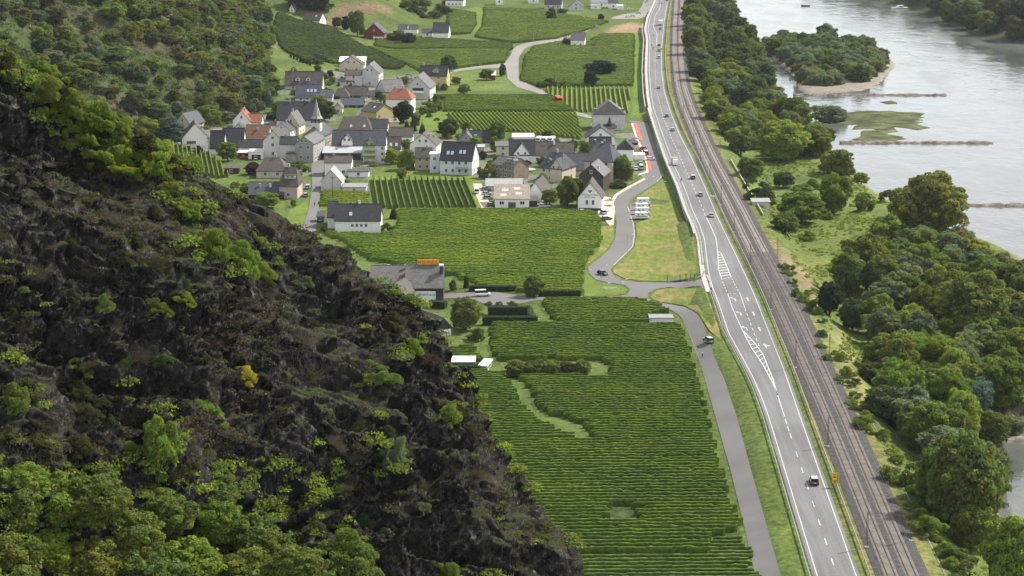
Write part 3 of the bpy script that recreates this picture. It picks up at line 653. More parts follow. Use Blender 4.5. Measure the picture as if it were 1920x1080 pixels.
# ------------------------------------------------------------------ railway
y = np.arange(YN, 2300, 4)
def zz(v): return np.full(len(y), v)
def ridge_strip(name, mat, offs, yy, mats=None):
    n_ = len(yy); k = len(offs); V = []
    for nm, dx, z in offs: V.append(np.column_stack([XC(nm, yy)+dx, yy, np.full(n_, z)]))
    V = np.concatenate(V); F_ = []
    for j in range(k-1):
        i = np.arange(n_-1); F_.append(np.stack([j*n_+i, (j+1)*n_+i, (j+1)*n_+i+1, j*n_+i+1], 1))
    return np_mesh(name, V, np.concatenate(F_), mat)
yr = np.arange(YN, 2300, 3.)
M['sleeper'] = simple('weathered_sleeper', (.225, .205, .185), .9, .2, .5)
tag(ridge_strip('railway_ballast', M['ballast'], [('T1', -3.0, YR+.06), ('T1', -2.1, YR+.28), ('T2', 2.1, YR+.28), ('T2', 3.5, YR+.06)], yr), kind='structure')
for nm, lab in (('T1', 'left of the two railway tracks, nearer the main road'), ('T2', 'right of the two railway tracks, nearer the riverside trees')):
    t = tag(empty('railway_track', (0, 0, 0)), lab, 'railway track', 'railway tracks')
    o = ridge_strip('track_bed', M['trackbed'], [(nm, -1.35, YR+.31), (nm, 1.35, YR+.31)], yr); o.parent = t
    for dx in (-.75, .75):
        mb = MB(); path_box(mb, np.column_stack([XC(nm, yr)+dx, yr, np.full(len(yr), YR+.34)]), .09, 0, .17); mb.build('rail', M['rail'], t)
    mb = MB()
    for q in np.arange(YN, 700, .62):
        x = float(XC(nm, q)); mb.box(x-1.25, x+1.25, q-.13, q+.13, YR+.32, YR+.38)
    tag(mb.build('sleeper', M['sleeper'], t), kind='stuff')
# guard rails, noise wall, railway wall
def guard(name, P, lab, step=4):
    t = tag(empty(name, tuple(P[0])), lab, 'guard rail')
    P = np.asarray(P, float)-P[0]; mb = MB(); path_box(mb, P, .12, .45, .78); mb.build('beam', M['metal'], t)
    Q, _ = resample(P, step); mb = MB()
    for q in Q: mb.box(q[0]-.06, q[0]+.06, q[1]-.06, q[1]+.06, q[2]-.2, q[2]+.72)
    tag(mb.build('post', M['metal'], t), kind='stuff')
yy = np.arange(350, 1700, 5.)
guard('guard_rail', np.column_stack([XC('R', yy)+2.6, yy, np.full(len(yy), YR+.1)]), 'long steel guard rail along the railway side of the main road')
yj = on_z(1338, 548, YR)[1]
yy = np.arange(350, yj, 5.)
guard('guard_rail', np.column_stack([XC('L', yy)-1.6, yy, np.full(len(yy), YR+.1)]), 'steel guard rail on the grass bank side of the main road, below the junction')
yj2 = on_z(1326, 505, YR)[1]
yy = np.arange(yj2+6, 1050, 5.)
guard('guard_rail', np.column_stack([XC('L', yy)-1.35, yy, np.full(len(yy), YR+.1)]), 'steel guard rail on the meadow side of the main road, above the junction')
# curved rail at the junction mouth
P = drape(GP([(1322, 508), (1318, 519), (1305, 524), (1280, 527.5), (1252, 531)])); guard('guard_rail', spline(P, 3), 'curved steel guard rail round the meadow corner at the junction')
# noise barrier wall
yy = np.arange(yj2+55, on_z(1226, 205, YR)[1], 6.)
t = tag(empty('retaining_wall', (float(XC('L', yy[0]))-3, yy[0], 0)), 'long grey retaining wall holding up the main road beside the village road', 'wall')
P = np.column_stack([XC('L', yy)-3.1, yy, zz(0)[:len(yy)] if False else np.zeros(len(yy))])-np.array([float(XC('L', yy[0]))-3, yy[0], 0])
mb = MB(); path_box(mb, P, .5, -1, YR+.95); mb.build('wall_face', M['concrete'], t)
mb = MB(); path_box(mb, P, .7, YR+.953, YR+1.1); mb.build('coping', M['light'] if 'light' in M else M['metal'], t)
yy = np.arange(1060, 1500, 8.)
mb = MB(); path_box(mb, np.column_stack([XC('L', yy)-4.2, yy, np.zeros(len(yy))]), .4, -1, 3.1)
tag(mb.build('retaining_wall', M['concrete']), 'low dark retaining wall between the far main road and the dry meadow', 'wall')
# wall right of the tracks
q0 = on_z(1613, 780, 0)[1]; yy = np.arange(350, q0+40, 6.)
mb = MB(); path_box(mb, np.column_stack([XC('T2', yy)+6.6, yy, np.full(len(yy), .6)]), .2, -4, 1.5)
tag(mb.build('trackside_wall', M['trackbed']), 'pale low wall along the river side of the railway in the foreground', 'wall')
q1 = on_z(1418, 415, 0)[1]; yy = np.arange(q1, q1+130, 6.)
mb = MB(); path_box(mb, np.column_stack([XC('T2', yy)+6.6, yy, np.full(len(yy), .8)]), .3, -4, 2.2)
tag(mb.build('trackside_wall', M['concrete']), 'pale low wall along the river side of the railway beside the allotment trees', 'wall')
# groynes and islets
def water_sheet(name, pts, mat, h=.35, kind='structure', rag=0):
    W = on_z([a for a, b in pts], [b for a, b in pts], WZ)
    P = spline(np.column_stack([np.vstack([W, W[:1]]), np.zeros(len(W)+1)]), 5)[:-1, :2]
    c = P.mean(0); P = c+(P-c)*(1+rag*(fbm(P[:, 0]/11, P[:, 1]/16, 19, 3)-.5))[:, None]; P += rng.normal(0, .8+rag, P.shape); R_ = [(1.0, -1.2), (.97, .02), (.9, h), (.6, h*1.3), (.3, h*1.5)]; V = []; n_ = len(P)
    for s_, z in R_: V.append(np.column_stack([c+(P-c)*s_, np.full(n_, WZ+z)+rng.uniform(-.1, .1, n_)*h]))
    V.append(np.array([[c[0], c[1], WZ+h*1.5]])); V = np.concatenate(V); F_ = []
    mb = MB(); i = np.arange(n_)
    for j in range(4):
        for a in range(n_): F_.append((j*n_+a, j*n_+(a+1) % n_, (j+1)*n_+(a+1) % n_, (j+1)*n_+a))
    for a in range(n_): F_.append((4*n_+a, 4*n_+(a+1) % n_, 5*n_))
    mb.add(V, F_); o = mb.build(name, mat, smooth=True)
    if kind: o['kind'] = kind
    return o
ISL = [(1430, 96), (1465, 88), (1520, 84), (1580, 90), (1630, 98), (1662, 106), (1680, 119), (1668, 140), (1652, 156), (1618, 171), (1560, 176), (1504, 176), (1490, 150), (1464, 122), (1438, 104)]
water_sheet('river_island', ISL, M['sand'], 1.0)
water_sheet('river_islet', [(1562, 214), (1600, 209), (1680, 208), (1728, 213), (1738, 232), (1725, 244), (1690, 248), (1640, 243), (1600, 242), (1575, 232)], M['mud'], .22, rag=1.1)
water_sheet('river_islet', [(1600, 262), (1628, 243), (1665, 250), (1692, 258), (1690, 266), (1640, 268)], M['mud'], .2, rag=1.0)
water_sheet('river_islet', [(1650, 191), (1668, 190), (1686, 193), (1670, 195)], M['mud'], .15, rag=1)
water_sheet('river_beach', [(1390, 55), (1398, 50), (1414, 52), (1420, 55), (1405, 60), (1392, 62)], M['sand'], .4)
def groyne(px0, px1, py, lab, py1=None):
    a = on_z(px0, py, WZ); b = on_z(px1, py1 or py, WZ); n_ = int(np.linalg.norm(b-a)/1.5); mb = MB(); rows_ = []
    P = np.array([a+(b-a)*t for t in np.linspace(0, 1, n_)])
    V = []
    for off, z in ((-3.0, -1.0), (-1.6, .25), (-.7, .75), (.7, .8), (1.7, .2), (3.0, -1.0)):
        V.append(np.column_stack([P[:, 0]+rng.normal(0, .3, n_), P[:, 1]+off*(.75+.6*fbm(P[:, 0]/6, P[:, 1]*0, 5, 3))+3*(fbm(P[:, 0]/30, P[:, 1]*0, 6, 2)-.5)+rng.normal(0, .45, n_), WZ+z*(.5+fbm(P[:, 0]/5, P[:, 1]*0, 9, 3))+rng.normal(0, .22, n_)]))
    V = np.concatenate(V); F_ = []
    for j in range(5):
        i = np.arange(n_-1); F_.append(np.stack([j*n_+i, j*n_+i+1, (j+1)*n_+i+1, (j+1)*n_+i], 1))
    tag(np_mesh('stone_groyne', V, np.concatenate(F_), M['rockpile']), lab, 'groyne')
groyne(1488, 1774, 178.5, 'long stone groyne running into the river from the island tip, upper of the groynes')
groyne(1575, 1862, 268, 'stone groyne in mid river below the weedy mud islet')
groyne(1815, 2000, 385, 'stone groyne at the right edge of the river behind the big olive tree')
groyne(1885, 1990, 824, 'short stone groyne in the small inlet at the lower right', 823)

# air between the camera and the far hills
def haze():
    m = bpy.data.materials.new('haze'); m.use_nodes = True; n = m.node_tree; n.nodes.remove(n.nodes['Principled BSDF'])
    v = n.nodes.new('ShaderNodeVolumePrincipled'); v.inputs['Color'].default_value = (.86, .92, 1, 1); v.inputs['Density'].default_value = HAZE; v.inputs['Anisotropy'].default_value = .2
    n.links.new(v.outputs[0], n.nodes['Material Output'].inputs['Volume'])
    mb = MB(); mb.box(-3100, 3800, -600, 6500, -14, 260); tag(mb.build('haze', m), kind='stuff', label='thin blue haze filling the valley air')
haze()
# ------------------------------------------------------------------ vines
nrow = 0
def row_mesh(segs, ca, sa, h, w_, step):
    V = []; Fs = []; base = 0
    for (u0, u1, v) in segs:
        n_ = max(3, int((u1-u0)/step)); u = np.linspace(u0, u1, n_)+rng.uniform(-.15, .15, n_)*step
        hh = h*(1+.10*(rng.random(n_)-.5)+.14*(vn(u/2.2, np.full(n_, v), 3)-.5)); ww = w_*(1+.35*(rng.random(n_)-.5))
        gap = (vn(u/2.5, np.full(n_, v*3.1), 8) > .93); hh = np.where(gap, hh*.8, hh)
        prof = [(-.35, .0), (-.5, .5), (-.5, .88), (-.22, 1.0), (.22, 1.0), (.5, .88), (.5, .5), (.35, .0)]; k = len(prof)
        W = np.zeros((n_, k, 3))
        for j, (a, b) in enumerate(prof):
            vv = v+a*ww+rng.normal(0, .04, n_); uu = u+rng.normal(0, .06, n_)
            x = uu*ca-vv*sa; y = uu*sa+vv*ca
            W[:, j, 0] = x; W[:, j, 1] = y; W[:, j, 2] = H(x, y)+b*hh+(rng.normal(0, .05, n_) if b > 0 else -.1)
        W[0, :, 2] -= (W[0, :, 2]-H(W[0, :, 0], W[0, :, 1]))*.3
        i, j = np.meshgrid(np.arange(n_-1), np.arange(k-1)); q = base+(i*k+j).ravel()
        Fs.append(np.stack([q, q+1, q+1+k, q+k], 1)); V.append(W.reshape(-1, 3)); base += n_*k
    return np.concatenate(V), np.concatenate(Fs)
def vineyard(poly, name, label, col, ang=None, sp=2.05, h=1.7, w_=.55, step=.6, each=True, group=None, holes=(), soil='soil', along=None):
    global nrow
    W = np.array([q[:2] for q in GP(poly)]); HW = [np.array([q[:2] for q in GP(hl)]) for hl in holes]
    th = 0.0
    if along is not None:
        a, b = GP(along); th = math.atan2(b[1]-a[1], b[0]-a[0])
    if ang is not None: th = R(ang)
    ca, sa = math.cos(th), math.sin(th)
    U = np.stack([W[:, 0]*ca+W[:, 1]*sa, -W[:, 0]*sa+W[:, 1]*ca], 1)
    HU = [np.stack([w1[:, 0]*ca+w1[:, 1]*sa, -w1[:, 0]*sa+w1[:, 1]*ca], 1) for w1 in HW]
    def cuts(Up, v):
        r = []
        for i in range(len(Up)):
            a, b = Up[i], Up[(i+1) % len(Up)]
            if (a[1] > v) != (b[1] > v): r.append(a[0]+(b[0]-a[0])*(v-a[1])/(b[1]-a[1]))
        r.sort(); return [(r[i], r[i+1]) for i in range(0, len(r)-1, 2)]
    sheet('vineyard_ground', [tuple(q) for q in W], M[soil], .07, 14, world=True)
    allseg = []; v = U[:, 1].min()+sp*.5
    while v < U[:, 1].max():
        sg = cuts(U, v)
        for hu in HU:
            new = []
            for (a, b) in sg:
                for (c, d) in cuts(hu, v):
                    if c < b and d > a:
                        if c-a > 2: new.append((a, c))
                        a = max(a, d)
                if b-a > 2: new.append((a, b))
            sg = new
        sg = [(a+rng.uniform(-1.1, 1.1), b+rng.uniform(-1.1, 1.1), v) for a, b in sg if b-a > 3]
        if sg:
            for one in (sg if each and nrow < 298 else []):
                V, Fc = row_mesh([one], ca, sa, h, w_, step); nrow += 1
                c0 = V.mean(0); c0[2] = V[:, 2].min()
                o = np_mesh(name, V-c0, Fc, M['vine'], smooth=True); o.location = c0
                k = 1+.14*(rng.random()-.5); o.color = (col[0]*k, col[1]*k, col[2]*k, 1)
                tag(o, label, 'vine row', group or label)
            if not (each and nrow < 299): allseg += sg
        v += sp*(1+.02*(rng.random()-.5))
    if allseg:
        V, Fc = row_mesh(allseg, ca, sa, h, w_, step)
        o = np_mesh('vine_rows' if not each else 'vine_rows', V, Fc, M['vine'], smooth=True); o.color = (*col, 1)
        tag(o, label+' (whole plot)' if False else label, 'vineyard', None, 'stuff')
DG_CLOUD_SHADE = (.082, .138, .024); BG = (.13, .20, .032); MG = (.09, .145, .024); YG = (.155, .215, .035); FG = (.105, .158, .036)  # first green carries the cloud shade over the near vineyard in its colour
cl = [(1140, 953), (1200, 955), (1196, 985), (1138, 983)]; gp = [(1115, 688), (1140, 688), (1140, 712), (1110, 712)]
vineyard([(920, 612), (1272, 612), (1288, 655), (1300, 700), (1318, 760), (1340, 850), (1362, 930), (1383, 985), (1389, 1003), (1330, 1006), (1330, 1042), (1040, 1042), (980, 990), (880, 880), (860, 830), (1110, 833), (1098, 800), (1060, 788), (1012, 774), (1002, 745), (985, 722), (952, 700), (1140, 715), (1150, 690), (1130, 680), (1040, 676), (945, 678), (925, 676)], 'vine_row', 'green vine row, darkened for cloud shade, in the large near vineyard beside the side road', DG_CLOUD_SHADE, ang=1.2, sp=2.2, holes=(cl,), step=.55)
vineyard([(872, 700), (945, 706), (962, 738), (1000, 790), (1085, 829), (850, 829), (840, 760)], 'vine_row', 'short vine row between the rock spur and the grass path', DG_CLOUD_SHADE, ang=1.2, sp=2.2)
vineyard([(845, 655), (880, 650), (898, 668), (905, 680), (840, 680), (825, 660)], 'vine_row', 'short vine row on the small slope above the flat white pavilion', MG, ang=1.2, sp=2.4, h=1.3)
vineyard([(1013, 566), (1195, 566), (1240, 577), (1252, 590), (1216, 592), (1214, 609), (1046, 609), (1030, 590)], 'vine_row', 'green vine row below the junction lane, left of the small white pump house', MG, ang=1.2, sp=2.2)
vineyard([(745, 397), (1000, 397), (1118, 402), (1128, 452), (1112, 475), (1092, 500), (1090, 553), (1000, 553), (905, 543), (850, 520), (700, 492), (620, 445), (600, 432), (625, 440), (715, 445), (745, 430)], 'vine_row', 'bright green vine row in the broad sunlit vineyard behind the hotel', BG, ang=1.0, sp=2.3, soil='soil2')
vineyard([(691, 338), (875, 338), (893, 391), (708, 391)], 'vine_row', 'bright vine row running away from the viewer in the plot behind the white house', MG, along=[(760, 391), (747, 338)], sp=2.45, h=1.9, w_=.6, soil='soil2')
vineyard([(1018, 167), (1181, 166), (1182, 212), (1075, 210), (1040, 186)], 'vine_row', 'widely spaced bright vine row beside the village road bend and the red bus', YG, along=[(1127, 212), (1122, 166)], sp=2.55, h=1.7, w_=.6, soil='soil2')
vineyard([(840, 214), (1080, 214), (1092, 262), (975, 250), (960, 247), (880, 247), (850, 232)], 'vine_row', 'slanting vine row in the sunlit plot above the motorhomes', YG, along=[(1006, 252), (966, 215)], sp=2.0, h=1.6, w_=.6, soil='soil2', each=False)
vineyard([(604, 358), (688, 364), (690, 388), (600, 388)], 'vine_row', 'low garden vines below the grey shed', YG, ang=0, sp=2.2, h=1.2, each=False, soil='soil2')
vineyard([(816, 182), (1030, 182), (1075, 211), (835, 211)], 'vine_row', 'bright vineyard plot between the village gardens and the red bus road', (.085, .135, .025), ang=3, sp=2.1, each=False, step=.9)
vineyard([(975, 152), (985, 108), (1000, 90), (1045, 81), (1100, 82), (1126, 66), (1188, 66), (1186, 162), (1010, 163)], 'vine_row', 'large dull green vineyard around the dark bush clump and the lone white house', FG, ang=2, sp=2.2, each=False, step=1.2)
vineyard([(690, 90), (830, 95), (955, 95), (945, 118), (860, 128), (800, 142), (760, 120)], 'vine_row', 'dull green vineyard between the village road and the three white houses', FG, ang=4, sp=2.2, each=False, step=1.2)
vineyard([(715, 68), (840, 76), (960, 84), (960, 94), (830, 94), (700, 88)], 'vine_row', 'yellowish vineyard strip below the white houses on the slope', (.075, .115, .028), ang=5, sp=2.2, each=False, step=1.2)
vineyard([(842, 18), (890, 26), (893, 46), (880, 64), (845, 66), (838, 40)], 'vine_row', 'small vineyard left of the light green grass track', FG, ang=0, sp=2.3, each=False, step=1.2)
vineyard([(908, 16), (1000, 20), (1140, 42), (1100, 58), (1040, 74), (960, 82), (890, 70), (905, 50)], 'vine_row', 'wide green vineyard below the upper village houses', FG, ang=1, sp=2.2, each=False, step=1.2)
vineyard([(520, 22), (560, 40), (620, 52), (680, 88), (760, 122), (750, 130), (690, 128), (560, 110), (530, 95), (512, 60)], 'vine_row', 'steep vineyard on the hillside between the chapel and the village', (.055, .09, .028), ang=-20, sp=2.3, each=False, step=1.2)
vineyard([(310, 268), (345, 275), (405, 296), (432, 332), (405, 335), (330, 310), (285, 285)], 'vine_row', 'bright young staked vineyard beside the rock spur', (.17, .22, .05), along=[(372, 325), (366, 290)], sp=1.9, h=1.9, w_=.45, each=False, soil='soil2', step=.5)
vineyard([(1000, 1052), (1090, 1046), (1325, 1046), (1335, 1010), (1392, 1008), (1440, 1150), (1050, 1150)], 'vine_row', 'light green netted vine rows at the bottom edge of the near vineyard', (.085, .14, .035), ang=1.2, sp=2.1, h=1.0, w_=.6, each=False, soil='lawn2')
print('rows', nrow)

# ------------------------------------------------------------------ trees
def quads(C, N, s, aspect=1.0):
    n_ = len(C); r = rng.normal(size=(n_, 3)); t = np.cross(N, r); t /= np.linalg.norm(t, axis=1)[:, None]+1e-9; u = np.cross(N, t)
    s = np.asarray(s).reshape(-1, 1)
    t = t*s*aspect; u = u*s
    V = np.stack([C-t, C-u*.7, C+t, C+u*.7], 1).reshape(-1, 3); Fc = np.arange(n_*4).reshape(-1, 4); return V, Fc
def crown(name, clumps, per, leaf, nj=.7, tint=.25, droop=0, flat=1.0, sat=4):
    """clumps: list of (centre, radius, z-squash)"""
    Cs = []; Ns = []; Col = []; g_ = np.random.default_rng(len(clumps)*7+int(per)); ex = []
    if sat:
        for (c, r, sq) in clumps:
            ex.append((c, r*.86, sq))
            for _ in range(sat):
                d = g_.normal(size=3); d /= np.linalg.norm(d); d[2] = abs(d[2])*.9-.15; q = r*g_.uniform(.22, .48)
                ex.append((tuple(np.array(c)+d*r*g_.uniform(.75, 1.12)*np.array([1, 1, sq])), q, .8))
        clumps = ex
    for (c, r, sq) in clumps:
        k = max(8, int(per*r*r))
        d = rng.normal(size=(k, 3)); d /= np.linalg.norm(d, axis=1)[:, None]; d[:, 2] = np.where(d[:, 2] < -.62, -d[:, 2], d[:, 2])
        lump = .78+.44*vn(d[:, 0]*2.3+c[0]*3, d[:, 1]*2.3+d[:, 2]*2+c[1]*3, 5)
        rad = r*lump*(1-.28*rng.random(k)**2)
        p_ = np.array(c)+d*rad[:, None]*np.array([1, 1, sq]); p_[:, 2] -= droop*rng.random(k)*r
        n_ = d+rng.normal(size=(k, 3))*nj; n_ /= np.linalg.norm(n_, axis=1)[:, None]
        Cs.append(p_); Ns.append(n_)
        b = 1+tint*(rng.random()-.5)*2; hue = (rng.random()-.5)*.22
        cc = np.array([b*(1+hue), b, b*(1-hue)])*(1+.35*(rng.random((k, 1))-.5))
        Col.append(np.clip(cc, .25, 2))
    C = np.concatenate(Cs); N = np.concatenate(Ns); cc = np.repeat(np.concatenate(Col), 4, 0)
    V, Fc = quads(C, N, leaf*(.7+.6*rng.random(len(C))), .8)
    return np_mesh(name, V, Fc, M['leaf'], cols=cc, link=False)
def trunk_mesh(h, r, limbs=5, spread=.24, top=.7):
    mb = MB(); p_ = Vector((0, 0, -1.0)); rr = r; n_ = 5; pts = [p_]
    for i in range(n_):
        q = Vector((random.uniform(-.03, .03)*h, random.uniform(-.03, .03)*h, h*top*(i+1)/n_)); mb.cyl(pts[-1], q, rr, rr*.8, 6, cap=False); rr *= .8; pts.append(q)
    for i in range(limbs):
        a = 2*math.pi*i/limbs+random.random(); s_ = pts[2+i % 3]; L_ = h*spread*random.uniform(.8, 1.2)
        e = s_+Vector((math.cos(a)*L_, math.sin(a)*L_, L_*.8)); mb.cyl(s_, e, r*.4, r*.12, 5, cap=False)
        for k in range(2):
            f = s_.lerp(e, .5+.2*k); g = f+Vector((random.uniform(-1, 1), random.uniform(-1, 1), .9))*L_*.35; mb.cyl(f, g, r*.18, r*.06, 4, cap=False)
    me = bpy.data.meshes.new('trunk'); me.from_pydata(mb.v, [], mb.f); me.materials.append(M['bark']); return me
def round_clumps(n_, rx, rz, zc, rc, jit=.25, seed=0):
    L_ = []; g = random.Random(seed)
    for i in range(n_):
        t = (i+.5)/n_; ph = i*2.399963; z = 1-1.85*t; s_ = math.sqrt(max(0, 1-z*z)); k = g.uniform(1-jit, 1.0+jit*.4)
        q = g.uniform(.62, 1.25)
        L_.append(((math.cos(ph)*s_*rx*k*.72, math.sin(ph)*s_*rx*k*.72, zc+z*rz*k*.74), rc*q, .9))
    L_.append(((0, 0, zc), rc*1.3, .9)); return L_
PRO = {}
# unit trees: height 1 (crown+trunk) scaled per placement; built at real size 10 m
def mk_round(seed, n_=20, rx=4.2, rz=4.9, zc=4.4, rc=1.9, per=170, leaf=.30, **k):
    random.seed(seed); return crown('crown', round_clumps(n_, rx, rz, zc, rc, .3, seed), per, leaf, **k), trunk_mesh(10, .35)
PRO['round'] = [mk_round(s) for s in (1, 2, 3, 4)]+[mk_round(5, 28, 4.4, 4.9, 4.4, 1.5, 230, .27)]
PRO['big'] = [mk_round(s, 56, 4.3, 5.1, 4.3, 1.2, 330, .19) for s in (11, 12)]
PRO['oval'] = [mk_round(s, 24, 3.0, 5.0, 4.5, 1.6, 200, .27) for s in (21, 22)]
def mk_willow(seed):
    random.seed(seed); cl_ = round_clumps(30, 4.3, 4.9, 4.3, 1.5, .2, seed); return crown('crown', cl_, 260, .20, nj=1.0, droop=.9, tint=.14), trunk_mesh(9, .3)
PRO['willow'] = [mk_willow(31), mk_willow(32)]
def mk_conifer(seed, rad=2.4, n_=15):
    g = random.Random(seed); L_ = []
    for i in range(n_):
        t = i/(n_-1); z = .8+8.6*t; r = rad*(1-t)**.85
        k = max(1, int(7*(1-t)))
        for j in range(k):
            a = j*2*math.pi/k+i*.9; L_.append(((math.cos(a)*r*.62, math.sin(a)*r*.62, z-.15*r), max(.28, r*.42), .5))
    random.seed(seed); return crown('crown', L_, 300, .17, nj=.8, tint=.12, sat=0), trunk_mesh(9.5, .2, 0)
PRO['conifer'] = [mk_conifer(41), mk_conifer(42)]
PRO['column'] = [mk_conifer(45, .95, 16)]
def mk_shrub(seed, n_=9, leaf=.2, per=260, nj=.9, tw=True):
    g = random.Random(seed); L_ = []; n_ = int(n_*1.7)
    for i in range(n_):
        a = g.random()*6.28; r = g.random()**.6*4.0; L_.append(((math.cos(a)*r, math.sin(a)*r*.8, g.uniform(.5, 4.6)*(1-r/6.5)), g.uniform(.5, 1.7), .85))
    random.seed(seed); return crown('crown', L_, per, leaf, nj=nj, tint=.2), trunk_mesh(4, .18, 6, .4, .5)
PRO['shrub'] = [mk_shrub(s) for s in (51, 52, 53, 54)]
PRO['bush'] = [mk_shrub(s, 14, .14, 420) for s in (61, 62, 63)]
def mk_dry(seed):
    g = np.random.default_rng(seed); k = 900; a = g.normal(size=(k, 3)); a /= np.linalg.norm(a, axis=1)[:, None]; a[:, 2] = np.abs(a[:, 2])
    V = []; o0 = g.normal(size=(k, 3))*np.array([1.2, 1.2, .2]); e = o0+a*g.uniform(1.0, 3.6, (k, 1))*np.array([1.2, 1.2, .7])
    e += g.normal(size=(k, 3))*.6; s_ = .02
    side = np.cross(a, g.normal(size=(k, 3))); side /= np.linalg.norm(side, axis=1)[:, None]
    V = np.stack([o0-side*s_*2, o0+side*s_*2, e+side*s_*.8, e-side*s_*.8], 1).reshape(-1, 3)
    C, N = e[:500], a[:500]+g.normal(size=(500, 3)); N /= np.linalg.norm(N, axis=1)[:, None]
    V2, F2 = quads(C, N, np.full(500, .10), .8)
    return np_mesh('crown', np.concatenate([V, V2]), np.concatenate([np.arange(k*4).reshape(-1, 4), F2+k*4]), M['leaf'], cols=np.ones((k*4+2000, 3)), link=False), trunk_mesh(3, .12, 6, .4, .5)
PRO['dry'] = [mk_dry(71), mk_dry(72)]
WDT = dict(round=9.2, big=10.4, oval=7.0, willow=10.0, conifer=4.6, column=2.0, shrub=8.6, bush=8.6, dry=8.0)
HGT = dict(round=10, big=10.2, oval=10.5, willow=9.8, conifer=9.8, column=9.8, shrub=5.4, bush=5.4, dry=4.4)
def tree(kind, P, width, height, col, name, label, cat, group=None, sink=0, trunk=True):
    cm, tm = random.choice(PRO[kind]); k = random.uniform(.88, 1.12); h = random.uniform(-.08, .08)
    t = empty(name, (P[0], P[1], P[2]-sink), random.uniform(0, 6.28)); s_ = (width/WDT[kind], width/WDT[kind], height/HGT[kind])
    inst(cm, 'crown', t, scale=s_, color=(col[0]*k*(1+h), col[1]*k, col[2]*k*(1-h)))
    if trunk and kind not in ('shrub', 'bush'): inst(tm, 'trunk', t, scale=s_)
    return tag(t, label, cat, group)
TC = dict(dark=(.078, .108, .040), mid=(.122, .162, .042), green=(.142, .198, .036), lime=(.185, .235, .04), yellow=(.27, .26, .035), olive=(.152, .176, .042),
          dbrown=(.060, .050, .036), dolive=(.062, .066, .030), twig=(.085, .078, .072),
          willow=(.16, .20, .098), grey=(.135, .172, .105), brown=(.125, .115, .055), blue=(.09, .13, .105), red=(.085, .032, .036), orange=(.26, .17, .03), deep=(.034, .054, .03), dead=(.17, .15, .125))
CN = dict(dbrown='dark brown', dolive='dark olive', twig='leafless grey', dark='dark green', mid='mid green', green='fresh green', lime='light yellowish green', yellow='yellow leaved', olive='olive green', willow='pale grey green', grey='grey green', brown='brownish', blue='blue green', red='dark purple red', orange='orange yellow', deep='very dark green', dead='leafless grey')
def ptree(kind, px, py, wpx, hpx, c, label, name='tree', cat='tree', group=None):
    """one measured tree: foot at a pixel, crown width and height in pixels"""
    P = G(px, py); s_ = ppm(P[1], P[2]); ang = math.atan2(CH-P[2], P[1])
    hh = (hpx/s_-wpx/s_*.25*math.sin(ang))/math.cos(ang)
    return tree(kind, P, wpx/s_, max(hh, .5*wpx/s_), TC[c], name, label, cat, group)
def wood(poly, n_, kinds, cols, wr, hr, labf, name='tree', cat='tree', sep=.62, jit=1, zmin=None, maxtry=30):
    W = np.array([q[:2] for q in GP(poly)]); lo, hi = W.min(0), W.max(0); out = []; tries = 0
    while len(out) < n_ and tries < n_*maxtry:
        tries += 1; q = rng.uniform(lo, hi)
        if not inside([q], W)[0]: continue
        wd = rng.uniform(*wr)
        if any((q[0]-a[0])**2+(q[1]-a[1])**2 < (sep*.5*(wd+a[2]))**2 for a in out): continue
        z = float(H(q[0], q[1]))
        if zmin is not None and z < zmin: continue
        out.append((q[0], q[1], wd))
        c = random.choice(cols); k = random.choice(kinds)
        lb = labf % CN[c]
        tree(k, (q[0], q[1], z), wd, wd*rng.uniform(*hr), TC[c], name, lb, cat, lb)
    return out
